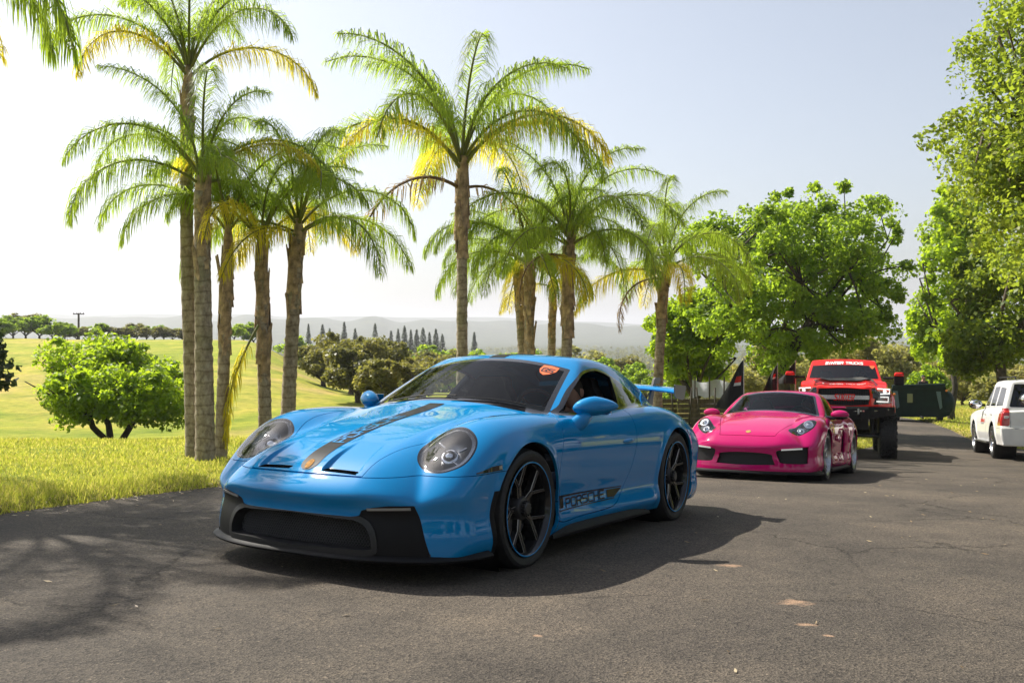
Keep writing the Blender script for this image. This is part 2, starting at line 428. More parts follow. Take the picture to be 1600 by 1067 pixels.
# ------------------------------------------------------------------ wheels
def wheel(parent, s, y, R, Rrim, width, kind, mats, steer=0.0, nsp=5):
    """y>0 left wheel; parts tyre, rim, spokes, hub, disc"""
    side = 1 if y > 0 else -1
    w_ = empty("wheel", (-s, y, R), 0, parent)
    w_.rotation_euler = (0, 0, steer + (0 if side > 0 else math.pi))
    h = width / 2; q = (R - Rrim)
    prof = [(Rrim - .012, h - .012), (Rrim + .002, h - .004), (Rrim + q * .25, h + .004), (Rrim + q * .55, h + .006), (Rrim + q * .8, h - .004), (R - .012, h - .022), (R - .003, h - .04), (R, h - .06)]
    n = len(prof); prof = prof + [(r, -b) for r, b in reversed(prof)]
    if kind == 'offroad':
        MB().lathe(prof, 40, None).build("tyre", M['rubber'], w_, auto=0.6)
        t = MB()
        for k in range(22):
            a = 2 * math.pi * k / 22
            for yy, da in ((-h * .62, 0), (-h * .2, .14), (h * .22, 0), (h * .64, .14)):
                mm = Matrix.Rotation(a + da, 4, 'Y') @ Matrix.Translation((0, yy, R + .006)); 
                t.box(mm.translation, (R * .19, h * .36, .03), mm.to_3x3() @ Matrix.Rotation(.3 if yy > 0 else -.3, 3, 'Z'))
            mm = Matrix.Rotation(a, 4, 'Y') @ Matrix.Translation((0, h - .01, R - .035)); t.box(mm.translation, (R * .13, .03, .07), mm.to_3x3())
        t.build("tread", M['rubber'], w_)
    else:
        MB().lathe(prof, 72, None).build("tyre", M['rubber'], w_, auto=0.5)
    # rim barrel
    MB().lathe([(Rrim - .010, h - .002), (Rrim - .004, h + .004), (Rrim - .012, h + .006), (Rrim - .020, h - .002), (Rrim - .03, h - .03), (Rrim - .045, -h * .6), (Rrim - .04, -h + .02)], 64).build("rim", mats['rim'], w_, auto=0.7)
    if mats.get('lip'):
        MB().lathe([(Rrim - .0065, h + .0062), (Rrim - .011, h + .0085), (Rrim - .0145, h + .0062)], 72).build("rim_stripe", mats['lip'], w_, smooth=True)
    face = h - .035
    sp = MB(); ed = MB()
    def bar(p0, p1, w0, w1, y0, y1, t=.045):
        a = Vector((p0[0], 0, p0[1])); b = Vector((p1[0], 0, p1[1])); d = (b - a).normalized(); nrm = Vector((-d.z, 0, d.x))
        V = []
        for p, ww, yy in ((a, w0, y0), (b, w1, y1)):
            V += [p + nrm * ww * .5 + Vector((0, yy - .010, 0)), p + nrm * ww * .28 + Vector((0, yy, 0)), p - nrm * ww * .28 + Vector((0, yy, 0)), p - nrm * ww * .5 + Vector((0, yy - .010, 0)), p - nrm * ww * .5 + Vector((0, yy - t, 0)), p + nrm * ww * .5 + Vector((0, yy - t, 0))]
        F = [(i, (i + 1) % 6, (i + 1) % 6 + 6, i + 6) for i in range(6)] + [tuple(range(5, -1, -1)), tuple(range(6, 12))]
        sp.add(V, F)
        # machined edge line
        e = []
        for p, ww, yy in ((a, w0, y0), (b, w1, y1)):
            e += [p + nrm * ww * .515 + Vector((0, yy - .0098, 0)), p + nrm * ww * .43 + Vector((0, yy - .0056, 0)), p - nrm * ww * .43 + Vector((0, yy - .0056, 0)), p - nrm * ww * .515 + Vector((0, yy - .0098, 0))]
        ed.add(e, [(0, 1, 5, 4), (2, 3, 7, 6)])
    P = lambda r, a: (r * math.cos(a), r * math.sin(a))
    Re = Rrim - .022
    if kind == 'gt3':
        for k in range(5):
            a = 2 * math.pi * k / 5 + math.radians(70 if side > 0 else 110)
            bar(P(.045, a - .12), P(Rrim * .50, a - .035), .026, .018, face - .012, face - .004)
            bar(P(.045, a + .12), P(Rrim * .50, a + .035), .026, .018, face - .012, face - .004)
            bar(P(Rrim * .47, a - .03), P(Re, a - .31), .018, .016, face - .004, face + .018)
            bar(P(Rrim * .47, a + .03), P(Re, a + .31), .018, .016, face - .004, face + .018)
    elif kind == 'twin':
        for k in range(nsp):
            a = 2 * math.pi * k / nsp + .3
            bar(P(.05, a - .1), P(Re, a - .13), .034, .030, face - .02, face + .012)
            bar(P(.05, a + .1), P(Re, a + .13), .034, .030, face - .02, face + .012)
    elif kind == 'five':
        for k in range(5):
            a = 2 * math.pi * k / 5 + .5
            bar(P(.05, a), P(Re, a), .10, .085, face - .01, face + .006)
    else:
        for k in range(8):
            a = 2 * math.pi * k / 8
            bar(P(.05, a), P(Re, a), .06, .05, face - .05, face - .01)
    sp.build("spokes", mats['spoke'], w_)
    if mats.get('edge'): ed.build("spoke_edge", mats['edge'], w_)
    hb = MB()
    hb.lathe([(.0, face + .030), (.030, face + .030), (.036, face + .024), (.038, face + .004), (.062, face), (.070, face - .012), (.072, face - .06)], 28)
    if kind == 'gt3':
        for k in range(12):
            a = 2 * math.pi * k / 12; hb.box((.041 * math.cos(a), face + .014, .041 * math.sin(a)), (.009, .022, .009), Matrix.Rotation(-a, 3, 'Y'))
    hb.build("hub", mats['hub'], w_, auto=0.6)
    dr = Rrim * .78
    MB().lathe([(.07, -.005), (dr, -.005), (dr, -.035), (.07, -.035)], 48).build("brake_disc", M['steel'], w_, auto=0.6)
    cp = MB()
    for k in range(7):
        a = math.radians(150 + k * 9) if side > 0 else math.radians(30 - k * 9)
        cp.box((dr * .88 * math.cos(a), .0, dr * .88 * math.sin(a)), (.05, .07, .075), Matrix.Rotation(-a, 3, 'Y'), bev=.008)
    cp.build("brake_caliper", mats.get('caliper', M['gloss_black']), w_)
    return w_

# ------------------------------------------------------------------ blue coupe
PB = mat('paint_blue', (0.0, 0.21, 0.50), 0.6, coat=1.0, spec=0.0)
ROOTB = empty("sports_car"); tag(ROOTB, "bright blue sports coupe with black centre stripe and rear wing, nearest in the line", "car", "vehicles driving up the road in a line")
def plane_matrix(pit, H, roll, hx, hy, yaw):
    """car on its sloping patch of road: slope along and across the view, heading yaw"""
    c, s = math.cos(yaw), math.sin(yaw)
    m4 = Matrix(((-s, c, 0, hx), (-c, -s, 0, hy), (0, 0, 1, 0), (0, 0, 0, 1)))
    return Matrix.Translation((0, 0, CZ)) @ Matrix.Rotation(-PITCH, 4, 'X') @ Matrix.Rotation(-roll, 4, 'Y') @ Matrix.Rotation(pit, 4, 'X') @ Matrix.Translation((0, 0, -H)) @ m4
ROOTB.matrix_world = plane_matrix(-.0543, 1.0083, -.0249, -.6692, 5.7059, .517)

M['void_black'] = mat('void_black', (.002, .002, .002), .9, spec=0)
M['silver0'] = mat('lamp_strip', (.6, .6, .62), .2, metal=.6)
class GT3: pass
_hc = spl([-1.05, -.94, -.87, -.81, -.7, -.5, -.25, 0, .2, .45, .8, 1.2, 2.2, 2.7, 3.1, 3.5], [.38, .50, .555, .602, .660, .726, .790, .840, .876, .918, .90, .86, .86, .86, .83, .78])
_zf = spl([-.95, -.80, -.72, -.64, -.56, -.45, -.35, -.25, 0, .25, .6, 1.0, 1.4, 1.8, 2.15, 2.5, 2.8, 3.05, 3.25, 3.5], [.22, .405, .495, .578, .655, .745, .803, .836, .868, .876, .868, .862, .872, .898, .920, .905, .850, .765, .66, .5])
_yc = spl([-1, -.4, 0, .5, 1.0, 1.5, 2.2, 2.6, 3.2], [.67, .685, .71, .75, .78, .78, .765, .75, .68])
_wp = spl([-1.0, -.6, -.3, 0, .3, .6, 1.0, 1.4, 1.8, 2.2, 2.5, 2.9, 3.2, 3.5], [.86, .895, .918, .926, .916, .895, .888, .893, .908, .924, .930, .915, .875, .80])
_tz = spl([-.1, .13, .20, .26, .34, .45, .58, .66, .75, .83, .92, 1.1], [.10, .045, .012, .010, .022, .012, .002, .0, .010, .035, .085, .24])
_fz = spl([-.2, .05, .15, .30, .37, .42, .46, .50, .56, .64, .8, 1.0], [-.90, -.93, -.945, -.940, -.932, -.956, -.976, -.964, -.925, -.865, -.7, -.5])
_gc = spl([.7, .9, 1.08, 1.25, 1.45, 1.7, 2.0, 2.3, 2.6, 2.9, 3.2, 3.5], [1.13, 1.20, 1.248, 1.277, 1.290, 1.283, 1.247, 1.187, 1.105, 1.008, .905, .80])
_yb = spl([.2, .45, .7, 1.1, 1.6, 2.0, 2.3, 2.6, 2.9, 3.2, 3.5], [.67, .728, .775, .798, .788, .748, .695, .625, .54, .46, .38])
_arcs = ((0.0, .343, .380), (2.457, .361, .392))
def gt3(s, y, z):
    yy = np.maximum(y, 0)
    vv = 1 - .75 * sstep(-.45, .35, s)
    hood = _hc(s) - .06 * yy ** 2 - 1.7 * vv * np.maximum(yy - .37, 0) ** 2
    crest = _zf(s) - np.where(yy > _yc(s), 2.0, 1.5) * (yy - _yc(s)) ** 2
    T = smax(hood, crest, .05)
    W = _wp(s) - _tz(z)
    for cx, cz, R in _arcs:
        r = np.sqrt((s - cx) ** 2 + (z - cz) ** 2)
        W = W + .014 * gauss(r, R + .004, .030) * sstep(.1, .3, z)
    # sill flare in front of the rear wheel
    W = W + .018 * gauss(z, .22, .055) * sstep(.5, 1.7, s) * (1 - sstep(1.95, 2.1, s))
    Sf = _fz(z) + .48 * yy ** 3
    Sr = 3.47 - .40 * yy ** 2.5 - .25 * (z - .55) ** 2
    b = smax(z - T, yy - W, .13)
    b = smax(b, (Sf - s) * .9, .085)
    b = smax(b, s - Sr, .10)
    b = smax(b, .13 - z, .03)
    # greenhouse
    roof = _gc(s) - .10 * yy ** 2
    Wg = _yb(s) - .47 * (z - .88) - .28 * (z - .88) ** 2
    Sw = .42 + (z - .93) * 2.07 + .30 * (z - .93) ** 2 + .60 * yy ** 2
    g = smax((z - roof) * .95, (yy - Wg) * .9, .075)
    g = smax(g, (Sw - s) * .45, .045)
    g = np.maximum(g, .74 - z)
    return smin(g, b, .035 + .11 * sstep(1.7, 2.7, s))
GB = gt3

def build_blue(root):
    B = sample_body(gt3, (-.30, .42), (2.75, .50), nu=(110, 230, 50), nv=190)
    s_, y_, z_ = B.V.T
    # wheel arches
    for cx, cz, R in _arcs:
        s_, y_, z_ = B.V.T; _, B = B.cut(np.maximum(np.hypot(s_ - cx, z_ - cz) - R, .45 - y_))
    gap = .0038
    both = lambda S: S.plus(S.mirror())
    # windscreen with its black border
    s_, y_, z_ = B.V.T
    fws = np.maximum.reduce([(.938 - .165 * y_ ** 2) - z_, z_ - (1.247 - .22 * y_ ** 2), y_ - (.718 - (z_ - .853) * .39), s_ - 1.5])
    ws, B = B.cut(fws)
    s_, y_, z_ = ws.V.T
    fin = np.maximum.reduce([(.958 - .165 * y_ ** 2) - z_, z_ - (1.228 - .22 * y_ ** 2), y_ - (.688 - (z_ - .853) * .39)])
    wg, wf = ws.cut(fin)
    both(wg).obj("windshield", M['glass_ws'], root)
    both(wf).lip(.006).obj("windshield_border", M['gloss_black'], root)
    # side glass
    dlo = smooth_poly([(.620, .862), (.73, .930), (.92, 1.035), (1.1, 1.115), (1.24, 1.162), (1.46, 1.190), (1.62, 1.176), (1.80, 1.132), (2.05, 1.052), (2.22, .985), (2.32, .942), (2.24, .920), (1.60, .896), (1.05, .874)], 5)
    s_, y_, z_ = B.V.T
    d = np.maximum(poly_sdf(np.c_[s_, z_], dlo), .35 - y_)
    D, B = B.cut(d)
    s_, y_, z_ = D.V.T; d = poly_sdf(np.c_[s_, z_], dlo)
    G, Tr = D.cut(d + .017)
    s_, y_, z_ = G.V.T
    bp_ = (s_ - 1.585) - (z_ - .90) * .62
    door_open, G2 = G.cut(bp_)                 # lowered door window: open
    pil, qg = G2.cut((G2.V[:, 0] - 1.63) - (G2.V[:, 2] - .90) * .62)
    for sg in (1, -1):
        fx = (lambda S: S) if sg > 0 else (lambda S: S.mirror())
        fx(Tr.lip(.02)).obj("window_trim", M['gloss_black'], root)
        fx(pil.lip(.03)).obj("door_pillar", M['gloss_black'], root)
        fx(qg).obj("quarter_window", M['glass_dark'], root)
    # rear window
    s_, y_, z_ = B.V.T
    frw = np.maximum.reduce([1.98 - s_, s_ - 2.62, y_ - (.50 - .10 * (s_ - 1.98)), .9 - z_])
    rw, B = B.cut(frw); both(rw).obj("rear_window", M['glass_dark'], root)
    # headlights
    ax = np.array([-.70, .22, .68]); ax /= np.linalg.norm(ax); C = np.array([-.500, .672, .686])
    e1 = np.array([0, 1, 0]) - ax * ax[1]; e1 /= np.linalg.norm(e1); e2 = np.cross(ax, e1)
    hp3 = np.array([(-.601, .549, .625), (-.500, .500, .690), (-.405, .520, .745), (-.345, .610, .800), (-.350, .705, .795), (-.395, .795, .742), (-.470, .830, .680), (-.560, .815, .612), (-.632, .738, .572), (-.640, .640, .574)])
    hp2 = np.c_[(hp3 - C) @ e1, (hp3 - C) @ e2]; hpo = smooth_poly(hp2, 6); rmean = np.linalg.norm(hp2, axis=1).mean()
    def hl(Vx):
        q = Vx - C; P2 = np.c_[q @ e1, q @ e2]; return 1 + poly_sdf(P2, hpo) / .16, q
    r_, q = hl(B.V)
    f = np.where((np.abs(B.V[:, 0] + .45) < .35) & (B.V[:, 1] > .3) & (B.N @ ax > .1), (r_ - 1) * .16, 1)
    H, B = B.cut(f)
    r_, q = hl(H.V); Hl, Hr = H.cut((r_ - .945) * .16)
    r_, q = hl(Hl.V)
    bowl = Surf(Hl.V - ax * (.012 + .085 * np.clip(1 - r_ ** 2.6, 0, 1))[:, None], Hl.N, Hl.F)
    nb = Hl.N + 1.4 * (Hl.V - C - np.outer((Hl.V - C) @ ax, ax)) / -.16; nb /= np.linalg.norm(nb, axis=1, keepdims=True); bowl.N = nb
    head_mat = mat('lamp_bowl', (0.27, 0.27, 0.28), 0.28, metal=0.85)
    M['ring'] = mat('lamp_ring', (.80, .80, .81), .22, metal=.85)
    _, ring_ = Hl.cut((r_ - .82) * .16); ring_ = ring_.offset(-.010)
    for sg in (1, -1):
        mfx = (lambda S: S) if sg > 0 else (lambda S: S.mirror())
        he = empty("headlight", (0, 0, 0), 0, root)
        mfx(Hl.offset(.001)).obj("lens", M['lamp_glass'], he)
        mfx(Hr.lip(.02)).obj("lamp_seal", M['gloss_black'], he)
        mfx(bowl).obj("reflector_bowl", head_mat, he)
        mfx(ring_).obj("lamp_ring", M['ring'], he)
        P3 = lambda a, b, dpt: Vector((-(C + e1 * a + e2 * b - ax * dpt)[0], sg * (C + e1 * a + e2 * b - ax * dpt)[1], (C + e1 * a + e2 * b - ax * dpt)[2]))
        axv = Vector((-ax[0], sg * ax[1], ax[2])); Rm = axv.to_track_quat('Y', 'Z').to_matrix()
        pm = MB(); T4 = Matrix.Translation(P3(.0, -.005, .065)) @ Rm.to_4x4()
        pm.lathe([(.0, .030), (.022, .026), (.034, .012), (.040, .0), (.046, .004), (.050, -.01), (.05, -.05)], 28, T4).build("projector", M['chrome'], he, smooth=True)
        for a, b in ((-.075, .055), (.075, .055), (-.075, -.062), (.075, -.062)):
            Rz = Rm @ Matrix.Rotation(math.atan2(b, a), 3, 'Y')
            MB().box(P3(a * .82, b * .82, .045), (.050, .012, .010), Rm @ Matrix.Rotation(-math.atan2(b, a) * (1 if sg > 0 else 1), 3, 'Y'), bev=.003).build("running_light", M['silver0'], he)
    # hood, bumper line, doors
    s_, y_, z_ = B.V.T
    shut = lambda s_, y_, z_: z_ - (.546 + .020 * np.clip((s_ + .87) / .33, 0, 1) + .06 * np.maximum(s_ + .54, 0))
    yh = spl([-.95, -.80, -.6, -.3, 0, .3, .62], [.375, .40, .435, .525, .575, .625, .672])
    fh = np.maximum.reduce([y_ - yh(s_), -shut(s_, y_, z_), s_ - (.40 + .62 * y_ ** 2), .5 - z_])
    Hd, B = B.cut(fh)
    Hd, _ = Hd.cut(np.maximum.reduce([Hd.V[:, 1] - yh(Hd.V[:, 0]), -shut(*Hd.V.T)]) + gap)
    # nostril vents pressed into the hood
    s_, y_, z_ = Hd.V.T
    yo_ = np.interp(s_, [-.86, -.45], [.352, .30]); yi_ = np.interp(s_, [-.86, -.45], [.105, .125])
    vm = sstep(yi_ - .004, yi_ + .016, y_) * (1 - sstep(yo_ - .016, yo_ + .004, y_)) * (1 - sstep(-.835, -.855, s_)) * np.clip((-.56 - s_) / .27, 0, 1)
    Hd.V[:, 2] -= .030 * vm
    # smooth normals of the pressed area
    fnm = np.cross(Hd.V[Hd.F[:, 1]] - Hd.V[Hd.F[:, 0]], Hd.V[Hd.F[:, 2]] - Hd.V[Hd.F[:, 0]]); acc = np.zeros_like(Hd.V)
    for k in range(3): np.add.at(acc, Hd.F[:, k], fnm)
    acc /= np.linalg.norm(acc, axis=1, keepdims=True) + 1e-12; acc[y_ < .002, 1] = 0
    wgt = np.clip(gauss(s_, -.6, .3) * (y_ > .05), 0, 1)[:, None]; Hd.N = np.where(wgt > .05, acc, Hd.N)
    both(Hd).lip(.018).obj("hood", PB, root)
    for sg in (1, -1):
        v = MB(); P = []
        ys = np.linspace(.115, .345, 9)
        top = drop(gt3, np.c_[np.full(9, -.815), ys, np.zeros(9)], 2, 1.2, .3); bot = drop(gt3, np.c_[np.full(9, -.858), ys, np.zeros(9)], 2, 1.2, .3)
        V = []
        for i in range(9):
            V += [(-top[i, 0], sg * top[i, 1], top[i, 2] - .0245), (-bot[i, 0], sg * bot[i, 1], bot[i, 2] + .002), (-bot[i, 0] + .004, sg * bot[i, 1], bot[i, 2] - .004)]
        F = [];
        for i in range(8):
            for k in range(2): F.append((i * 3 + k, i * 3 + 3 + k, i * 3 + 4 + k, i * 3 + 1 + k))
        v.add(V, F); v.build("hood_vent", M['void_black'], root)
    s_, y_, z_ = B.V.T
    fb = np.maximum(shut(s_, y_, z_), s_ + .05)
    Bp, B = B.cut(fb)
    Bp, _ = Bp.cut(shut(*Bp.V.T) + gap * .9)
    # black centre zone of the bumper
    bz = [(-.1, .347), (.36, .347), (.405, .354), (.420, .382), (.48, .400), (.56, .412), (.675, .416), (.712, .30), (.748, .17), (.757, .05), (-.1, .05)]
    s_, y_, z_ = Bp.V.T
    fz_ = np.where(s_ < -.5, poly_sdf(np.c_[y_, z_], bz), .5)
    Bk, Bp = Bp.cut(fz_)
    # arch-edge trim ahead of the front wheel and the lowest edge
    s_, y_, z_ = Bp.V.T
    ft = np.maximum.reduce([np.hypot(s_, z_ - .343) - .413, z_ - .475, s_ + .2])
    At, Bp = Bp.cut(ft)
    both(Bp).lip(.016).obj("front_bumper", PB, root)
    s_, y_, z_ = Bk.V.T
    go = smooth_poly([(-.3, .333), (.30, .333), (.40, .325), (.455, .295), (.482, .245), (.486, .205), (.468, .188), (.30, .186), (-.3, .186)], 4)
    fg = poly_sdf(np.c_[y_, z_], go)
    Go, Bk = Bk.cut(fg)
    Bk, _ = Bk.cut(np.where(Bk.V[:, 0] < -.5, -(-poly_sdf(np.c_[Bk.V[:, 1], Bk.V[:, 2]], bz)) + .001, -1))
    Fr, Bk = Bk.cut(poly_sdf(np.c_[Bk.V[:, 1], Bk.V[:, 2]], go) - .030)
    both(Fr.offset(.009)).lip(.085).obj("intake_frame", mat('satin_plastic', (.022, .022, .023), .45, spec=.4), root)
    bkm = both(Bk)
    inb = bkm.lip(.03)
    inb.obj("bumper_insert", M['black_plastic'], root)
    for sg in (1, -1):
        (At if sg > 0 else At.mirror()).lip(.02).obj("arch_trim", M['black_plastic'], root)
    # mesh behind the intake: real wires on a backing
    wires = MB(); 
    for sgn in (1, -1):
        for k in range(-46, 47):
            y0 = k * .0165; pts = []
            for t in np.linspace(0, 1, 4):
                zz = .19 + .142 * t; yy = y0 + sgn * .09 * (t - .5)
                if abs(yy) > .475 - .04 * max(0, t - .5): continue
                ss = float(_fz(zz) + .48 * abs(yy) ** 3) + .052 + (.0015 if sgn > 0 else 0)
                pts.append((-ss, yy, zz))
            if len(pts) > 1: wires.tube(pts, .0021, 4, False)
    wires.build("intake_mesh", mat('mesh_grey', (.05, .05, .05), .5), root)
    gs = both(Go); gs = Surf(gs.V + np.array([.075, 0, 0]), gs.N, gs.F); gs.obj("radiator", M['matte_black'], root)
    # running lights in the slots
    for sg in (1, -1):
        q = MB(); V = []; ys = np.linspace(.455, .660, 10)
        for y in ys:
            for zz, ds in ((.4060, .006), (.4060, -.004), (.3930, -.006), (.390, .006)):
                zt = zz - .010 * (1 - (y - .455) / .2)
                V.append((-(float(_fz(zt) + .48 * y ** 3) + ds - .002), sg * y, zt))
        F = [(i * 4 + k, i * 4 + 4 + k, i * 4 + 4 + (k + 1) % 4, i * 4 + (k + 1) % 4) for i in range(9) for k in range(4)] + [(0, 1, 2, 3), (39, 38, 37, 36)]
        q.add(V, F); q.build("daytime_light", mat('day_lamp', (.30, .29, .27), .25), root)
    # splitter
    path = [(float(-.958 + .45 * abs(y) ** 3), y) for y in np.linspace(-.80, .80, 57)]
    path = [(-.42, -.880), (-.50, -.882), (-.57, -.876), (-.64, -.856)] + [p for p in path if abs(p[1]) < .85 or True] + [(-.64, .862), (-.56, .888), (-.48, .900), (-.40, .905)]
    for _ in range(3):
        q_ = [path[0]]
        for a, b in zip(path[:-1], path[1:]): q_ += [tuple(np.array(a) * .75 + np.array(b) * .25), tuple(np.array(a) * .25 + np.array(b) * .75)]
        path = q_[:1] + q_[1::1] + [path[-1]]
        path = path[:1] + [p for k, p in enumerate(path[1:-1]) if k % 2 == 0] + path[-1:]
    V = []; n = len(path)
    for i, (ss, y) in enumerate(path):
        a = np.array(path[max(0, i - 1)]); b = np.array(path[min(n - 1, i + 1)]); t = (b - a) / np.linalg.norm(b - a); nr = np.array([-t[1], t[0]])
        if nr @ np.array([ss - .1, y]) < 0: nr = -nr
        for off, zz in ((.0, .126), (.012, .131), (.016, .140), (.010, .149), (-.03, .166), (-.12, .168), (-.12, .126)):
            V.append((-(ss + nr[0] * off), y + nr[1] * off, zz))
    F = [(i * 7 + k, i * 7 + 7 + k, i * 7 + 7 + (k + 1) % 7, i * 7 + (k + 1) % 7) for i in range(n - 1) for k in range(7)] + [tuple(range(7)), tuple(range((n - 1) * 7 + 6, (n - 1) * 7 - 1, -1))]
    MB().add(V, F).build("splitter", M['black_plastic'], root, auto=0.7)
    # doors
    dp = smooth_poly([(.405, .225), (.388, .40), (.400, .58), (.460, .78), (.53, .868), (1.0, .93), (1.62, .93), (1.652, .80), (1.645, .66), (1.595, .52), (1.49, .375), (1.36, .275), (1.2, .232), (.8, .222)], 4)
    s_, y_, z_ = B.V.T
    fd = np.where(y_ > .6, poly_sdf(np.c_[s_, z_], dp), 1)
    Dr, B = B.cut(fd)
    s_, y_, z_ = Dr.V.T
    fd = poly_sdf(np.c_[s_, z_], dp)
    Dr, _ = Dr.cut(fd + gap * 1.6)
    rv = lambda s, z: float(drop(gt3, np.array([[s, 0, z]]), 1, 1.3, .3)[0, 1])
    doors = []
    for sg in (1, -1):
        d_ = (Dr if sg > 0 else Dr.mirror()).lip(.02).obj("door", PB, root); doors.append(d_)
        # door handle blade
        hb = MB(); V = []
        ss = np.linspace(1.41, 1.60, 10)
        for i, s0 in enumerate(ss):
            zc = .672 + .012 * (i / 9); y0 = rv(s0, zc); e = math.sin(math.pi * min(1, max(0, i / 9)))
            hh = .006 + .010 * e ** .5
            V += [(-s0, sg * (y0 - .002), zc - hh), (-s0, sg * (y0 + .004 + .012 * e), zc - hh * .7), (-s0, sg * (y0 + .004 + .013 * e), zc + hh * .6), (-s0, sg * (y0 - .002), zc + hh)]
        F = [(i * 4 + k, i * 4 + 4 + k, i * 4 + 4 + (k + 1) % 4, i * 4 + (k + 1) % 4) for i in range(9) for k in range(3)]
        hb.add(V, F).build("handle", PB, d_, smooth=True)
    # side skirt blades
    for sg in (1, -1):
        V = []; ss = np.linspace(.33, 1.88, 24)
        for i, s0 in enumerate(ss):
            t = i / 23; e = min(1, t * 7, (1 - t) * 5); yo = .902 + .016 * t
            V += [(-s0, sg * (yo - .06), .125), (-s0, sg * (yo + .010 * e), .130), (-s0, sg * (yo + .018 * e), .140 + .01 * e), (-s0, sg * (yo - .004), .150 + .032 * e), (-s0, sg * (yo - .06), .165 + .03 * e)]
        F = [(i * 5 + k, i * 5 + 5 + k, i * 5 + 5 + (k + 1) % 5, i * 5 + (k + 1) % 5) for i in range(23) for k in range(5)] + [(0, 1, 2, 3, 4), (119, 118, 117, 116, 115)]
        MB().add(V, F).build("side_skirt", M['black_plastic'], root, auto=0.8)
    # remaining painted shell: fenders, roof, quarters, tail
    both(B).lip(.02).obj("body_shell", PB, root)
    # arch liners and floor
    for cx, cz, R in _arcs:
        for sg in (1, -1):
            T4 = Matrix.Translation((-cx, sg * .62, cz))
            MB().lathe([(R + .012, .24 * 1), (R + .012, -.2), (.1, -.2)], 40, T4).build("wheel_well", M['matte_black'], root)
    MB().box((-1.25, 0, .165), (4.0, 1.5, .02)).build("underbody", M['matte_black'], root)
    # body side marker
    for sg in (1, -1):
        V = []; 
        for i, s0 in enumerate(np.linspace(-.535, -.335, 10)):
            zt = .572 + .06 * max(0, s0 + .54); hgt = .005 + .022 * min(1, (s0 + .535) / .12)
            y0 = rv(s0, zt); y1 = rv(s0, zt + hgt)
            V += [(-s0, sg * (y0 + .003), zt), (-s0, sg * (y1 + .003), zt + hgt)]
        MB().add(V, [(i * 2, i * 2 + 2, i * 2 + 3, i * 2 + 1) for i in range(9)]).build("side_marker", M['gloss_black'], root, smooth=True)
        V = []
        for i, s0 in enumerate(np.linspace(-.362, -.338, 3)):
            zt = .578 + .06 * max(0, s0 + .54); y0 = rv(s0, zt); y1 = rv(s0, zt + .018); V += [(-s0, sg * (y0 + .0045), zt), (-s0, sg * (y1 + .0045), zt + .018)]
        MB().add(V, [(0, 2, 3, 1), (2, 4, 5, 3)]).build("side_marker_lamp", M['steel'], root)
    # stripes and lettering
    sm = mat('stripe_black', (.012, .012, .013), .5, coat=.12, spec=.1)
    st = [[(a, -.058), (b, -.058), (b, .058), (a, .058)] for a, b in zip(np.linspace(-.815, .38, 30)[:-1], np.linspace(-.815, .38, 30)[1:])]
    for k in range(8):      # rounded tip round the crest
        a0 = math.pi / 2 + math.pi * k / 8; a1 = a0 + math.pi / 8
        st.append([(-.815, 0), (-.815 + .048 * math.cos(a0), .058 * math.sin(a0)), (-.815 + .048 * math.cos(a1), .058 * math.sin(a1)), (-.815, .0)])
    decal(gt3, st, 2, 1.5, .3, .0022, "hood_stripe", sm, root)
    st = [[(a, -.066), (b, -.066), (b, .066), (a, .066)] for a, b in zip(np.linspace(1.13, 2.0, 20)[:-1], np.linspace(1.13, 2.0, 20)[1:])]
    decal(gt3, st, 2, 1.5, .9, .0022, "roof_stripe", sm, root)
    lq = letters("PORSCHE", 0, 0, .064, .072, .022, .0125, fx=lambda a, b: (-.60 + a, -(b - .036)))
    decal(gt3, lq, 2, 1.5, .3, .0042, "hood_lettering", PB, root)
    cr = []
    for k in range(12):
        a0 = 2 * math.pi * k / 12; a1 = a0 + math.pi / 6
        cr.append([(-.826, 0), (-.826 + .030 * math.cos(a0), .023 * math.sin(a0)), (-.826 + .030 * math.cos(a1), .023 * math.sin(a1)), (-.826, 0)])
    decal(gt3, cr, 2, 1.5, .3, .0045, "crest", mat('crest_gold', (.36, .20, .08), .9, spec=0, noise=(60, .7)), root)
    # door side graphics: frame + PORSCHE
    for sg in (1, -1):
        xf = (lambda a, b: (.392 + a * 1.13, .292 + b * 1.0 + .022 * a))
        f = .013
        qs = [[xf(0, .0), xf(.02, .0), xf(.02, .085), xf(0, .085)], [xf(.035, .006), xf(.085, .006), xf(.085, .070), xf(.035, .070)],
              [xf(0, .074), xf(.92, .046), xf(.92, .052), xf(0, .087)], [xf(.0, -.010), xf(.80, -.022), xf(.80, -.016), xf(.0, -.004)],
              [xf(.70, -.006), xf(.80, -.012), xf(.92, .040), xf(.70, .046)]]
        t = letters("PORSCHE", .125, .004, .060, .052, .019, .0100, fx=(lambda a, b: xf(a, b - .012 * a)))
        if sg < 0: t = letters("PORSCHE", .0, .004, .060, .052, .019, .0125, fx=(lambda a, b: xf(.66 - a, b - .012 * (.66 - a))))
        decal_side(qs + t, sg, .0022, "side_lettering", sm, root)
    # shield sticker on the windscreen (driver's upper corner)
    sh = [(-.05, .045), (0, .052), (.05, .045), (.052, .0), (.03, -.035), (0, -.052), (-.03, -.035), (-.052, 0)]
    def ws_pt(y, z, lift):
        s0 = drop(gt3, np.array([[0, y, z]]), 0, .0, 1.5)[0]
        n0 = grad(gt3, np.array([[s0[0], abs(y), z]]))[0]; p = s0 + n0 * lift; return (-p[0], p[1], p[2])
    V = [ws_pt(.470 + a * 1.15, 1.158 + b * .62 - .22 * a, .002) for a, b in [(0, 0)] + sh]
    MB().add(V, [(0, i, i % 8 + 1) for i in range(1, 9)]).build("windshield_sticker", M['orange'], root)
    q = letters("GS", -.032, -.018, .028, .036, .010, .008)
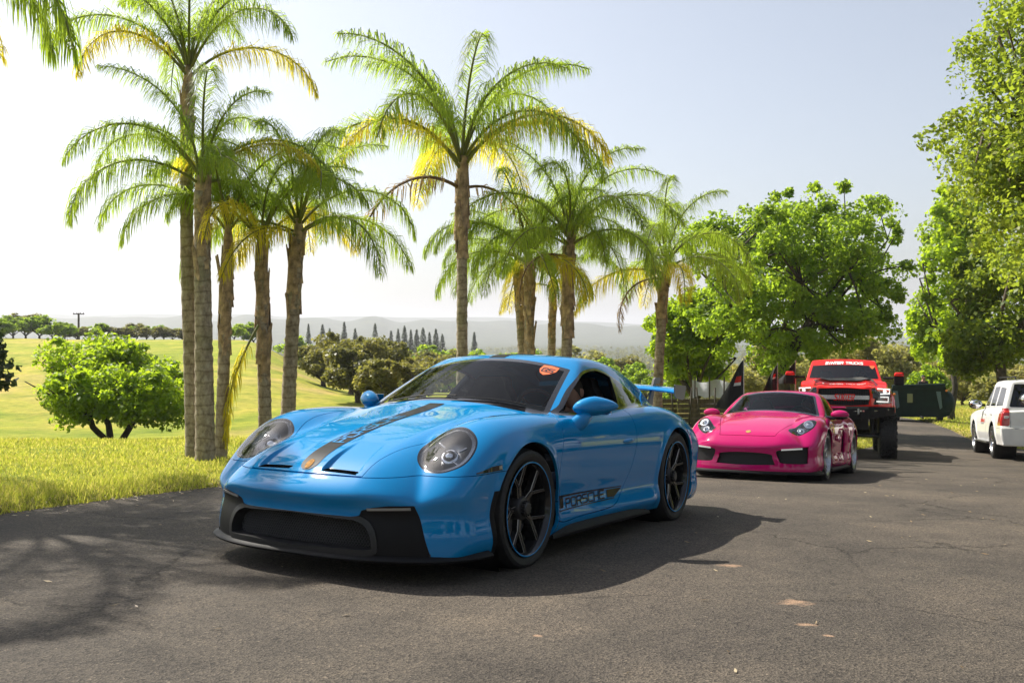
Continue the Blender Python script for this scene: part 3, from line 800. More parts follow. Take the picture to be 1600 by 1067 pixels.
    V = [ws_pt(.470 + a * 1.15, 1.158 + b * .62 - .22 * a, .0035) for qq in q for a, b in qq]
    MB().add(V, [tuple(range(i * 4, i * 4 + 4)) for i in range(len(q))]).build("sticker_lettering", M['gloss_black'], root)
    # wipers
    for y0, y1 in ((-.50, .08), (.06, .56)):
        pts = [ws_pt(y0 + (y1 - y0) * t, .945 - .16 * (y0 + (y1 - y0) * t) ** 2 + .02 * math.sin(t * 2), .012) for t in np.linspace(0, 1, 8)]
        MB().tube(pts, .005, 6).build("wiper", M['matte_black'], root)
    # door mirrors
    for sg in (1, -1):
        mr = empty("door_mirror", (0, 0, 0), 0, root)
        bm = bmesh.new(); bmesh.ops.create_uvsphere(bm, u_segments=40, v_segments=24, radius=1.0)
        for v in bm.verts:
            x, y, z = v.co
            sx = .085 if x > 0 else .05
            f1 = 1 + .12 * y
            X = x * sx + .010; Y = y * .124; Z = z * (.072 if z > 0 else .056) * (1 - .30 * max(y, 0)) * (1 + .05 * min(y, 0))
            if x < 0: X = .010 + max(x * 1.6, -1) * .045
            X -= .030 * y * y * (1 if y > 0 else .4) + .070 * y
            Z += .010 * y
            v.co = Vector((X, Y, Z))
        bm.verts.index_update()
        c0 = Vector((-.845, sg * .925, .917))
        V = [c0 + Vector((v.co.x, sg * v.co.y, v.co.z)) for v in bm.verts]; F = [[v.index for v in f.verts] for f in bm.faces]; bm.free()
        MB().add(V, F).build("mirror_housing", PB, mr, smooth=True)
        MB().tube([(-.735, sg * .80, .785), (-.745, sg * .835, .80), (-.775, sg * .865, .835), (-.80, sg * .89, .875)], [.058, .054, .050, .044], 14).build("mirror_arm", PB, mr, smooth=True)
        MB().box((-.915, sg * .93, .917), (.004, .16, .095), bev=.002).build("mirror_glass", M['chrome'], mr)
    # rear wing
    wg_ = empty("rear_wing", (0, 0, 0), 0, root)
    V = []; ys = np.linspace(-.73, .73, 33)
    for y in ys:
        z0 = 1.070 - .038 * (abs(y) / .73) ** 2.5
        for ds, dz in ((0, .0), (.012, .013), (.06, .024), (.14, .030), (.24, .034), (.245, .028), (.16, .008), (.08, -.008), (.02, -.012)):
            V.append((-(2.95 + ds), y, z0 + dz))
    F = [(i * 9 + k, i * 9 + 9 + k, i * 9 + 9 + (k + 1) % 9, i * 9 + (k + 1) % 9) for i in range(32) for k in range(9)]
    MB().add(V, F).build("wing_blade", PB, wg_, auto=0.8)
    ep = mat('endplate', (.16, .15, .14), .35)
    for sg in (1, -1):
        T4 = Matrix.Translation((0, sg * .73 - .004, 0))
        MB().prism([(-2.91, 1.095), (-2.935, 1.10), (-3.20, 1.095), (-3.21, 1.075), (-3.17, .985), (-3.13, .97), (-2.96, .985), (-2.915, 1.01)], .008, T4).build("endplate", ep, wg_)
        T4 = Matrix.Translation((0, sg * .46 - .009, 0))
        MB().prism([(-2.98, .93), (-3.03, .99), (-3.085, 1.09), (-3.12, 1.145), (-3.16, 1.165), (-3.27, 1.165), (-3.28, 1.15), (-3.26, 1.11), (-3.18, 1.115), (-3.155, 1.09), (-3.12, 1.02), (-3.08, .90)], .018, T4).build("wing_strut", ep, wg_)
    # wheels
    wm = dict(rim=M['satin_black'], spoke=M['satin_black'], edge=M['rim_edge'], hub=M['dark_metal'], lip=PB)
    wheel(root, 0, .785, .343, .274, .25, 'gt3', wm, steer=0.0)
    wheel(root, 0, -.785, .343, .272, .25, 'gt3', wm)
    wheel(root, 2.457, .768, .361, .285, .30, 'gt3', wm)
    wheel(root, 2.457, -.768, .361, .285, .30, 'gt3', wm)
    cabin(root, M['dash'], .38, 1.62)

def decal_side(qs, sg, lift, name, m, root, fn=None, start=1.3):
    fn = fn or GB
    Vs = []; Fs = []
    for q in qs:
        q = np.asarray(q, float); na = max(1, int(max(np.linalg.norm(q[1] - q[0]), np.linalg.norm(q[2] - q[3])) / .03)); b = len(Vs)
        for i in range(na + 1):
            u = i / na; Vs.append(q[0] * (1 - u) + q[1] * u); Vs.append(q[3] * (1 - u) + q[2] * u)
        for i in range(na): Fs.append((b + 2 * i, b + 2 * i + 2, b + 2 * i + 3, b + 2 * i + 1))
    Vs = np.array(Vs); P = np.c_[Vs[:, 0], np.zeros(len(Vs)), Vs[:, 1]]
    P = drop(fn, P, 1, start, .2); N = grad(fn, P); P = P + N * lift
    MB().add([(-p[0], sg * p[1], p[2]) for p in P], Fs).build(name, m, root)

def cabin(root, m, ys, sback, zs=0.0, rhd=False):
    """dashboard, wheel, two bucket seats, floor, rear shelf; s back from front axle"""
    MB().box((-(sback - .55), 0, .33 + zs), (2.1, 1.42, .03)).build("cabin_floor", M['alcantara'], root)
    V = []; 
    for y in np.linspace(-.68, .68, 15):
        hump = .02 * math.exp(-((y - ys) / .2) ** 2) * 2.2; x0 = .50 + .50 * y * y
        for s0, z0 in ((x0, .885 - .10 * y * y), (x0 + .18, .905 + hump - .07 * y * y), (x0 + .30, .895 + hump - .06 * y * y), (x0 + .36, .84), (x0 + .34, .60)):
            V.append((-s0, y, z0 + zs))
    MB().add(V, [(i * 5 + k, i * 5 + 5 + k, i * 5 + 6 + k, i * 5 + 1 + k) for i in range(14) for k in range(4)]).build("dashboard", m, root, auto=0.7)
    T4 = Matrix.Translation((-(sback - .52), ys, .86 + zs)) @ Matrix.Rotation(math.radians(-66), 4, 'Y') @ Matrix.Rotation(math.pi / 2, 4, 'X')
    sw = MB(); ring = [T4 @ Vector((.175 * math.cos(a), 0, .175 * math.sin(a))) for a in np.linspace(0, 2 * math.pi, 33)]
    sw.tube(ring, .015, 8, False)
    for a in (0, 2.4, -2.4): sw.tube([T4 @ Vector((0, -.01, 0)), T4 @ Vector((.17 * math.sin(a + math.pi), 0, .17 * math.cos(a + math.pi)))], .014, 6)
    sw.ball(T4 @ Vector((0, 0, 0)), .05, 2, (1, 1, 1)); sw.build("steering_wheel", M['alcantara'], root, smooth=True)
    for y0 in (ys, -ys):
        se = empty("seat", (0, 0, 0), 0, root)
        MB().box((-(sback - .22), y0, .46 + zs), (.52, .48, .16), bev=.05).build("seat_cushion", M['alcantara'], se, auto=1.0)
        # one-piece bucket back with shoulder wings and head support
        V = []; prof = [(.0, .44, .25), (.05, .60, .27), (.10, .78, .27), (.14, .90, .255), (.165, .98, .20), (.185, 1.05, .145), (.20, 1.10, .13), (.205, 1.125, .10)]
        for ds, z0, hw in prof:
            for k in range(9):
                u = -1 + k / 4; V.append((-(sback - .06 + ds - .075 * abs(u) ** 3), y0 + hw * u, z0 + zs))
            for k in range(9):
                u = 1 - k / 4; V.append((-(sback + .035 + ds - .04 * abs(u) ** 3), y0 + hw * .97 * u, z0 + zs))
        F = [(i * 18 + k, i * 18 + (k + 1) % 18, i * 18 + 18 + (k + 1) % 18, i * 18 + 18 + k) for i in range(7) for k in range(18)] + [tuple(range(7 * 18, 8 * 18))]
        MB().add(V, F).build("seat_back", M['alcantara'], se, auto=1.0)
    MB().box((-(sback + .62), 0, .80 + zs), (.55, 1.1, .03), bev=.01).build("rear_shelf", M['alcantara'], root)
    MB().box((-(sback + .30), 0, .60 + zs), (.04, 1.3, .45)).build("rear_bulkhead", M['alcantara'], root)
build_blue(ROOTB)
# ------------------------------------------------------------------ magenta coupe
PM = mat('paint_magenta', (0.46, 0.001, 0.110), 0.6, coat=1.0, spec=0.0)
ROOTM = empty("sports_car"); tag(ROOTM, "magenta sports coupe with silver wheels, second in the line behind the blue one", "car", "vehicles driving up the road in a line")
ROOTM.matrix_world = plane_matrix(-.0863, .7026, -.0248, 3.5044, 12.8018, .4885)
_mhc = spl([-1.05, -.95, -.87, -.8, -.7, -.5, -.25, 0, .25, .5, .8, 1.2, 2.2, 2.8, 3.2, 3.5], [.36, .48, .56, .615, .66, .728, .795, .848, .890, .925, .90, .86, .87, .87, .85, .78])
_mzf = spl([-.95, -.8, -.7, -.6, -.5, -.4, -.3, -.15, 0, .3, .6, 1.0, 1.4, 1.8, 2.2, 2.6, 2.9, 3.2, 3.4], [.25, .43, .53, .615, .69, .752, .80, .842, .862, .868, .862, .86, .87, .90, .925, .91, .86, .76, .6])
_myc = spl([-1, -.4, 0, .5, 1.0, 1.5, 2.2, 2.6, 3.2], [.65, .665, .69, .74, .76, .76, .75, .73, .66])
_mwp = spl([-1.0, -.6, -.3, 0, .3, .6, 1.0, 1.4, 1.8, 2.2, 2.5, 2.9, 3.2, 3.5], [.84, .875, .895, .902, .890, .868, .860, .868, .890, .902, .906, .89, .85, .79])
_mgc = spl([.7, .9, 1.12, 1.3, 1.5, 1.8, 2.2, 2.6, 2.9, 3.2, 3.5], [1.12, 1.185, 1.240, 1.264, 1.268, 1.240, 1.155, 1.04, .955, .89, .82])
_myb = spl([.2, .45, .7, 1.1, 1.6, 2.0, 2.3, 2.6, 2.9, 3.2, 3.5], [.64, .69, .735, .755, .745, .71, .665, .60, .54, .48, .42])
_mfz = spl([-.2, .05, .15, .28, .40, .46, .50, .56, .64, .8, 1.0], [-.90, -.945, -.955, -.950, -.955, -.965, -.962, -.93, -.87, -.7, -.5])
_marc = ((0.0, .335, .372), (2.484, .338, .375))
def cay(s, y, z):
    yy = np.maximum(y, 0)
    vv = 1 - .75 * sstep(-.45, .35, s)
    hood = _mhc(s) - .06 * yy ** 2 - 1.5 * vv * np.maximum(yy - .40, 0) ** 2
    crest = _mzf(s) - np.where(yy > _myc(s), 2.0, 1.5) * (yy - _myc(s)) ** 2
    T = smax(hood, crest, .05); W = _mwp(s) - _tz(z)
    for cx, cz, R in _marc:
        r = np.sqrt((s - cx) ** 2 + (z - cz) ** 2); W = W + .012 * gauss(r, R + .004, .03) * sstep(.1, .3, z)
    W = W - .035 * gauss(s, 1.62, .16) * gauss(z, .52, .22)
    b = smax(z - T, yy - W, .13); b = smax(b, (_mfz(z) + .46 * yy ** 3 - s) * .9, .085); b = smax(b, s - (3.38 - .4 * yy ** 2.5 - .25 * (z - .55) ** 2), .1); b = smax(b, .12 - z, .03)
    roof = _mgc(s) - .13 * yy ** 2; Wg = _myb(s) - .48 * (z - .88) - .28 * (z - .88) ** 2
    Sw = .46 + (z - .93) * 2.0 + .3 * (z - .93) ** 2 + .62 * yy ** 2
    g = smax((z - roof) * .95, (yy - Wg) * .9, .10); g = smax(g, (Sw - s) * .45, .045); g = np.maximum(g, .74 - z)
    return smin(g, b, .035 + .10 * sstep(1.7, 2.7, s))
def build_magenta(root):
    B = sample_body(cay, (-.30, .42), (2.7, .50), nu=(70, 140, 30), nv=130)
    both = lambda S: S.plus(S.mirror())
    for cx, cz, R in _marc:
        s_, y_, z_ = B.V.T; _, B = B.cut(np.maximum(np.hypot(s_ - cx, z_ - cz) - R, .45 - y_))
    s_, y_, z_ = B.V.T
    ws, B = B.cut(np.maximum.reduce([(.940 - .165 * y_ ** 2) - z_, z_ - (1.238 - .22 * y_ ** 2), y_ - (.685 - (z_ - .853) * .47), s_ - 1.5]))
    s_, y_, z_ = ws.V.T
    wg, wf = ws.cut(np.maximum.reduce([(.958 - .165 * y_ ** 2) - z_, z_ - (1.222 - .22 * y_ ** 2), y_ - (.655 - (z_ - .853) * .47)]))
    both(wg).obj("windshield", M['glass_ws'], root); both(wf).obj("windshield_border", M['gloss_black'], root)
    dlo = smooth_poly([(.70, .860), (.82, .93), (1.02, 1.04), (1.2, 1.12), (1.36, 1.162), (1.55, 1.172), (1.75, 1.135), (1.98, 1.05), (2.15, .965), (2.05, .93), (1.6, .895), (1.1, .872)], 5)
    s_, y_, z_ = B.V.T; D, B = B.cut(np.maximum(poly_sdf(np.c_[s_, z_], dlo), .35 - y_))
    s_, y_, z_ = D.V.T; G, Tr = D.cut(poly_sdf(np.c_[s_, z_], dlo) + .02)
    for sg in (1, -1):
        fx = (lambda S: S) if sg > 0 else (lambda S: S.mirror())
        fx(Tr.lip(.02)).obj("window_trim", M['gloss_black'], root); fx(G).obj("side_window", M['glass_dark'], root)
    s_, y_, z_ = B.V.T; rw, B = B.cut(np.maximum.reduce([1.95 - s_, s_ - 2.55, y_ - .46, .9 - z_])); both(rw).obj("rear_window", M['glass_ws'], root)
    # headlights: upright ovals with two round lamps
    hp = smooth_poly([(-.64, .50), (-.55, .49), (-.40, .585), (-.27, .69), (-.235, .765), (-.30, .79), (-.44, .775), (-.57, .70), (-.65, .58)], 5)
    s_, y_, z_ = B.V.T
    H, B = B.cut(np.where((z_ > .5) & (B.N[:, 2] > .05) & (s_ < -.1) & (y_ > .3), poly_sdf(np.c_[s_, y_], hp), 1))
    s_, y_, z_ = H.V.T; Hl, Hr = H.cut(poly_sdf(np.c_[s_, y_], hp) + .012)
    bm_ = mat('lamp_bowl_grey', (.20, .20, .21), .2, metal=.7)
    for sg in (1, -1):
        mfx = (lambda S: S) if sg > 0 else (lambda S: S.mirror())
        he = empty("headlight", (0, 0, 0), 0, root)
        mfx(Hl.offset(.001)).obj("lens", M['lamp_glass'], he); mfx(Hr.lip(.02)).obj("lamp_seal", M['gloss_black'], he)
        mfx(Surf(Hl.V - Hl.N * .05, Hl.N, Hl.F)).obj("reflector_bowl", bm_, he)
        axv = Vector((.78, sg * .18, .60)).normalized(); Rm = axv.to_track_quat('Y', 'Z').to_matrix().to_4x4()
        for (s0, y0, z0, r) in ((-.36, .70, .755, .068), (-.52, .63, .665, .05)):
            MB().lathe([(0, .018), (r * .45, .014), (r * .6, .0), (r * .8, .012), (r, .006), (r, -.03)], 26, Matrix.Translation((-s0 - .0, sg * y0, z0 - .012)) @ Rm).build("round_lamp", M['chrome'], he, smooth=True)
    # black openings in the bumper
    s_, y_, z_ = B.V.T
    c_in = [(-.1, .365), (.30, .360), (.35, .30), (.375, .232), (.36, .222), (-.1, .222)]
    s_in = [(.395, .395), (.50, .42), (.74, .462), (.765, .43), (.76, .29), (.735, .245), (.47, .245), (.425, .29)]
    f = np.where((s_ < -.4), np.minimum(poly_sdf(np.c_[y_, z_], smooth_poly(c_in, 4)), poly_sdf(np.c_[y_, z_], smooth_poly(s_in, 4))), 1)
    O, B = B.cut(f)
    cI, sI = O.cut(O.V[:, 1] - .38)
    Surf(both(cI).V + np.array([.05, 0, 0]), both(cI).N, both(cI).F).obj("centre_intake", M['matte_black'], root)
    for sg in (1, -1):
        q = sI if sg > 0 else sI.mirror(); ia = Surf(q.V + np.array([.05, 0, 0]), q.N, q.F).obj("side_intake", M['matte_black'], root)
        V = []
        for y in np.linspace(.46, .70, 8):
            for zz, ds in ((.425 + .09 * (y - .46), .012), (.425 + .09 * (y - .46), -.006), (.405 + .09 * (y - .46), -.006), (.405 + .09 * (y - .46), .012)):
                V.append((-(float(_mfz(zz) + .46 * y ** 3) + ds - .012), sg * y, zz))
        MB().add(V, [(i * 4 + k, i * 4 + 4 + k, i * 4 + 4 + (k + 1) % 4, i * 4 + (k + 1) % 4) for i in range(7) for k in range(4)]).build("daytime_light", M['drl'], root)
    # hood, with its front shut line
    s_, y_, z_ = B.V.T; yh = spl([-.95, -.80, -.6, -.3, 0, .3, .65], [.34, .37, .42, .50, .555, .60, .66])
    fh = lambda s_, y_, z_: np.maximum.reduce([y_ - yh(s_), (.585 + .0 * s_) - z_, s_ - (.44 + .6 * y_ ** 2)])
    Hd, B = B.cut(fh(s_, y_, z_)); Hd, _ = Hd.cut(fh(*Hd.V.T) + .006); both(Hd).lip(.02).obj("hood", PM, root)
    cr = []
    for k in range(10):
        a0 = 2 * math.pi * k / 10; a1 = a0 + math.pi / 5; cr.append([(-.755, 0), (-.755 + .036 * math.cos(a0), .034 * math.sin(a0)), (-.755 + .036 * math.cos(a1), .034 * math.sin(a1)), (-.755, 0)])
    decal(cay, cr, 2, 1.5, .3, .004, "crest", mat('crest_gold2', (.65, .45, .12), .3, metal=.6), root)
    # doors
    dp = smooth_poly([(.50, .22), (.49, .42), (.51, .62), (.58, .82), (.65, .868), (1.0, .93), (1.50, .93), (1.53, .75), (1.50, .55), (1.42, .36), (1.30, .23), (.9, .21)], 4)
    s_, y_, z_ = B.V.T; Dr, B = B.cut(np.where(y_ > .6, poly_sdf(np.c_[s_, z_], dp), 1)); Dr, _ = Dr.cut(poly_sdf(np.c_[Dr.V[:, 0], Dr.V[:, 2]], dp) + .006)
    # side scoop behind the door
    sp_ = smooth_poly([(1.60, .70), (1.67, .68), (1.72, .50), (1.70, .34), (1.60, .30), (1.58, .48)], 4)
    s_, y_, z_ = B.V.T; Sc, B = B.cut(np.where(y_ > .6, poly_sdf(np.c_[s_, z_], sp_), 1))
    for sg in (1, -1):
        d_ = (Dr if sg > 0 else Dr.mirror()).lip(.02).obj("door", PM, root)
        q = Sc if sg > 0 else Sc.mirror(); Surf(q.V - q.N * .05, q.N, q.F).obj("side_scoop", M['matte_black'], root)
        MB().box((-1.40, sg * .875, .70), (.16, .03, .025), bev=.008).build("handle", PM, d_, smooth=True)
        mr = empty("door_mirror", (0, 0, 0), 0, root)
        MB().ball((-.80, sg * .925, .905), 1, 3, (.065, .125, .065)).build("mirror_housing", PM, mr, smooth=True)
        MB().tube([(-.72, sg * .75, .855), (-.76, sg * .86, .85)], [.03, .022], 8).build("mirror_arm", M['gloss_black'], mr)
        MB().ball((-.80, sg * .925, .872), 1, 2, (.060, .118, .045)).build("mirror_foot", M['gloss_black'], mr, smooth=True)
        V = []; ss = np.linspace(.36, 1.95, 16)
        for s0 in ss: V += [(-s0, sg * .80, .12), (-s0, sg * .895, .125), (-s0, sg * .90, .145), (-s0, sg * .86, .165)]
        MB().add(V, [(i * 4 + k, i * 4 + 4 + k, i * 4 + 5 + k, i * 4 + 1 + k) for i in range(15) for k in range(3)]).build("side_skirt", M['black_plastic'], root)
    both(B).lip(.02).obj("body_shell", PM, root)
    # splitter
    path = [(float(-.965 + .44 * abs(y) ** 3), y) for y in np.linspace(-.85, .85, 41)]; path = [(-.42, -.90), (-.55, -.885)] + path + [(-.55, .885), (-.42, .90)]
    V = []; n = len(path)
    for i, (ss, y) in enumerate(path):
        a = np.array(path[max(0, i - 1)]); b = np.array(path[min(n - 1, i + 1)]); t = (b - a) / np.linalg.norm(b - a); nr = np.array([-t[1], t[0]])
        if nr @ np.array([ss - .1, y]) < 0: nr = -nr
        for off, zz in ((.0, .10), (.016, .108), (.012, .125), (-.03, .15), (-.1, .15), (-.1, .10)): V.append((-(ss + nr[0] * off), y + nr[1] * off, zz))
    MB().add(V, [(i * 6 + k, i * 6 + 6 + k, i * 6 + 6 + (k + 1) % 6, i * 6 + (k + 1) % 6) for i in range(n - 1) for k in range(6)]).build("splitter", M['black_plastic'], root, auto=.7)
    for cx, cz, R in _marc:
        for sg in (1, -1): MB().lathe([(R + .012, .24), (R + .012, -.2), (.1, -.2)], 32, Matrix.Translation((-cx, sg * .60, cz))).build("wheel_well", M['matte_black'], root)
    MB().box((-1.2, 0, .13), (4.0, 1.45, .02)).build("underbody", M['matte_black'], root)
    wg_ = empty("rear_wing", (0, 0, 0), 0, root); MB().box((-3.22, 0, 1.06), (.22, 1.36, .025), bev=.01).build("wing_blade", PM, wg_)
    for sg in (1, -1): MB().box((-3.2, sg * .42, .96), (.10, .02, .2)).build("wing_strut", M['black_plastic'], wg_)
    wm = dict(rim=M['steel'], spoke=M['silver'], edge=M['chrome'], hub=M['silver'])
    for s0, y0, w_ in ((0, .755, .245), (0, -.755, .245), (2.484, .745, .285), (2.484, -.745, .285)): wheel(root, s0, y0, .338, .270, w_, 'twin', wm, nsp=5)
    cabin(root, M['dash'], .36, 1.55)
    # awareness ribbon hanging by the glass
    MB().tube([(-.86, -.40, .93), (-.90, -.44, .985), (-.92, -.41, 1.0), (-.90, -.46, .955)], .012, 6).build("ribbon", mat('ribbon', (.75, .12, .45), .6), root)
M['drl'] = mat('drl', (.7, .7, .68), .3, emis=(1, 1, .95), estr=.12)
M['silver'] = mat('silver', (.55, .55, .56), .25, metal=.9)
build_magenta(ROOTM)

# ------------------------------------------------------------------ red lifted pickup
PR_ = mat('paint_red', (0.72, 0.014, 0.008), 0.6, coat=1.0, spec=0.0)
ROOTT = empty("pickup_truck"); tag(ROOTT, "lifted bright red pickup truck on huge off-road tyres behind the magenta coupe", "truck", "vehicles driving up the road in a line")
ROOTT.matrix_world = car_matrix(7.62, 21.0, .345, 3.68)
_thc = spl([-1.0, -.88, -.80, -.6, -.2, .4, .9, 1.3, 5], [1.30, 1.50, 1.575, 1.625, 1.68, 1.755, 1.80, 1.80, 1.80])
def trk(s, y, z):
    yy = np.maximum(y, 0)
    T = _thc(s) - .05 * yy ** 2 - .10 * sstep(.62, .74, yy) * (1 - sstep(.8, 1.1, s)) + .030 * gauss(yy, .50, .10) * (1 - sstep(.6, 1.0, s))
    W = 1.0 - .03 * sstep(1.4, 1.85, z) + 0 * s
    for cx in (0, 3.68):
        r = np.hypot(s - cx, z - .80); W = W + .075 * sstep(.78, .62, r) * sstep(.95, 1.05, z) * (1 - sstep(1.45, 1.6, z))
    b = smax(z - T, yy - W, .07); b = smax(b, (-.86 + .16 * yy ** 2.5 + .06 * np.abs(z - 1.35)) - s, .06); b = smax(b, s - 4.95, .05); b = smax(b, 1.02 - z, .03)
    roof = 2.335 - .06 * yy ** 2 - .03 * (s - 2.2) ** 2; Wg = .865 - .24 * (z - 1.8)
    Sw = 1.02 + (z - 1.80) * 1.38 + .16 * yy ** 2
    g = smax(z - roof, yy - Wg, .09); g = smax(g, (Sw - s) * .6, .04); g = smax(g, s - (3.25 - .15 * (z - 1.8)), .06); g = np.maximum(g, 1.6 - z)
    return smin(g, b, .03)
def build_truck(root):
    B = sample_body(trk, (.1, 1.4), (3.9, 1.45), nu=(60, 110, 12), nv=130, tmax=2.2)
    both = lambda S: S.plus(S.mirror())
    for cx in (0, 3.68):
        s_, y_, z_ = B.V.T; _, B = B.cut(np.maximum(np.hypot(s_ - cx, z_ - .66) - .68, .45 - y_))
    s_, y_, z_ = B.V.T; ws, B = B.cut(np.maximum.reduce([1.825 - z_, z_ - (2.272 - .05 * y_ ** 2), y_ - (.80 - .235 * (z_ - 1.8)), s_ - 1.95, .95 - s_]))
    z_ = ws.V[:, 2]; bn, wg = ws.cut(2.180 - .05 * ws.V[:, 1] ** 2 - z_)
    both(wg).obj("windshield", M['glass_mid'], root)
    both(bn).obj("windshield_banner", PR_, root)
    s_, y_, z_ = B.V.T
    dl = smooth_poly([(1.34, 1.86), (1.60, 2.10), (1.78, 2.20), (2.2, 2.22), (3.0, 2.20), (3.06, 1.86), (2.2, 1.84)], 4)
    D, B = B.cut(np.maximum(poly_sdf(np.c_[s_, z_], dl), .4 - y_))
    for sg in (1, -1): (D if sg > 0 else D.mirror()).obj("side_window", M['glass_dark'], root)
    # grille opening
    s_, y_, z_ = B.V.T
    go = smooth_poly([(-.2, 1.545), (.46, 1.545), (.53, 1.50), (.545, 1.36), (.52, 1.24), (.46, 1.195), (-.2, 1.195)], 4)
    G, B = B.cut(np.where(s_ < -.3, poly_sdf(np.c_[y_, z_], go), 1))
    # headlight pockets
    hp = [(.575, 1.60), (.985, 1.565), (.985, 1.24), (.60, 1.20), (.66, 1.36), (.575, 1.46)]
    s_, y_, z_ = B.V.T; H, B = B.cut(np.where((s_ < -.35) & (z_ < 1.58), poly_sdf(np.c_[y_, z_], hp), 1))
    both(B).lip(.02).obj("body_shell", PR_, root)
    Gb = both(G); Surf(Gb.V + np.array([.06, 0, 0]), Gb.N, Gb.F).obj("grille_back", M['matte_black'], root)
    sf = lambda y, z: -.86 + .16 * abs(y) ** 2.5 + .06 * abs(z - 1.35)
    for k in range(22):
        y = -.525 + k * .05; MB().box((-sf(y, 1.37) - .045, y, 1.37), (.03, .014, .33)).build("grille_slat", M['black_plastic'], root)
    # silver bar with red script
    V = []
    for y in np.linspace(-.53, .53, 13): V += [(-sf(y, 1.36) + .0, y, 1.40), (-sf(y, 1.36) + .0, y, 1.31)]
    MB().add(V, [(i * 2, i * 2 + 2, i * 2 + 3, i * 2 + 1) for i in range(12)]).build("grille_bar", M['silver'], root)
    q = letters("SINTER", -.20, 1.29, .048, .125, .022, .020, slant=.22)
    V = []; F = []
    for i, qq in enumerate(q):
        for a, b in qq: V.append((-sf(a, b) + .02, a, b))
        F.append(tuple(range(i * 4, i * 4 + 4)))
    MB().add(V, F).build("grille_lettering", PR_, root)
    # banner lettering
    def wsp(y, z, lift=.006):
        s0 = drop(trk, np.array([[0, y, z]]), 0, .6, 2.4)[0]; n0 = grad(trk, np.array([[s0[0], abs(y), z]]))[0]; p = s0 + n0 * lift; return (-p[0], p[1], p[2])
    wl = mat('white_vinyl', (.8, .8, .78), .5)
    for txt, y0, cw, gp, sl_, th in (("SINTER", -.42, .055, .014, .3, .020), ("TRUCKS", .06, .046, .022, 0, .017)):
        q = letters(txt, y0, 2.197, cw, .055, gp, th, slant=sl_); V = [wsp(a, b - .05 * a * a) for qq in q for a, b in qq]
        MB().add(V, [tuple(range(i * 4, i * 4 + 4)) for i in range(len(q))]).build("banner_lettering", wl, root)
    V = [wsp(.66 + a, 2.12 + b, .004) for a, b in ((-.06, .04), (.05, .04), (.055, 0), (0, -.05), (-.055, 0))]; MB().add(V, [(0, 1, 2, 3, 4)]).build("windshield_sticker", M['orange'], root)
    # hood vent panel
    vp = [[(.30, -.50), (.30, .50), (.86, .60), (.86, -.60)], [(.18, -.30), (.18, .30), (.30, .42), (.30, -.42)]]
    decal(trk, [[(a, b) for a, b in q_] for q_ in vp], 2, 2.0, 1.4, .03, "hood_vent", mat('vent_grey', (.05, .05, .055), .45), root)
    for k in range(5): 
        s0 = drop(trk, np.array([[-.55, -.36 + .18 * k, 0]]), 2, 2, 1.3)[0]; MB().ball((-s0[0], s0[1], s0[2] + .003), 1, 2, (.018, .018, .008)).build("hood_rivet", PR_, root)
    # headlights
    Hm = H
    for sg in (1, -1):
        he = empty("headlight", (0, 0, 0), 0, root)
        q = Hm if sg > 0 else Hm.mirror()
        Surf(q.V + np.array([.04, 0, 0]), q.N, q.F).obj("lamp_housing", M['gloss_black'], he); q.obj("lens", M['lamp_glass'], he)
        for pts in ([(.70, 1.555), (.955, 1.545), (.945, 1.45), (.76, 1.44)], [(.76, 1.375), (.925, 1.375), (.915, 1.27), (.68, 1.275)]):
            MB().tube([(-sf(y, z) - .018, sg * y, z) for y, z in pts], .017, 6).build("light_bar", M['white_light'], he)
        MB().ball((-sf(.85, 1.5) - .03, sg * .85, 1.498), .04, 2).build("projector", M['white_light'], he, smooth=True)
        MB().box((-sf(.64, 1.40) - .01, sg * .66, 1.40), (.05, .13, .13), bev=.02).build("lamp_pod", M['gloss_black'], he)
    # steel bumper: winged plate
    bp_ = MB(); prof = [(-1.02, .0), (-1.0, .50), (-.86, .86), (-.62, 1.06)]
    V = []
    for ss, y in [(-a, -b) for a, b in []] + [(p[0], -p[1]) for p in reversed(prof)] + prof[1:]:
        f_ = abs(y) / 1.06; zl = .86 + .24 * max(0, f_ - .35) ** 1.2
        V += [(-ss, y, 1.16), (-ss + .03, y, 1.10), (-ss + .0, y, zl), (-ss - .15, y, zl + .02), (-ss - .15, y, 1.16)]
    nn = 7; bp_.add(V, [(i * 5 + k, i * 5 + 5 + k, i * 5 + 5 + (k + 1) % 5, i * 5 + (k + 1) % 5) for i in range(nn - 1) for k in range(5)] + [(0, 1, 2, 3, 4), tuple(range(34, 29, -1))]); bp_.build("front_bumper", M['black_plastic'], root)
    for sg in (1, -1):
        MB().tube([(1.0, sg * .30, 1.08), (1.1, sg * .30, 1.10), (1.1, sg * .30, 1.0), (1.0, sg * .30, .97)], .02, 6).build("tow_hook", M['steel'], root)
        V = [(.965 + .012, sg * .60, 1.085), (.735 + .012, sg * .985, 1.10), (.735 + .012, sg * .985, 1.125), (.965 + .012, sg * .60, 1.055)]
        MB().tube([(.965, sg * .62, 1.07), (.80, sg * .92, 1.10)], .025, 6).build("bumper_light", M['silver'], root)
    for k in range(8): MB().box((1.025, .02 + k * .055, 1.06), (.02, .038, .03)).build("led_pod", mat('led_%d' % k, (.75, .35, .3) if k in (0, 7) else (.7, .68, .6), .3), root)
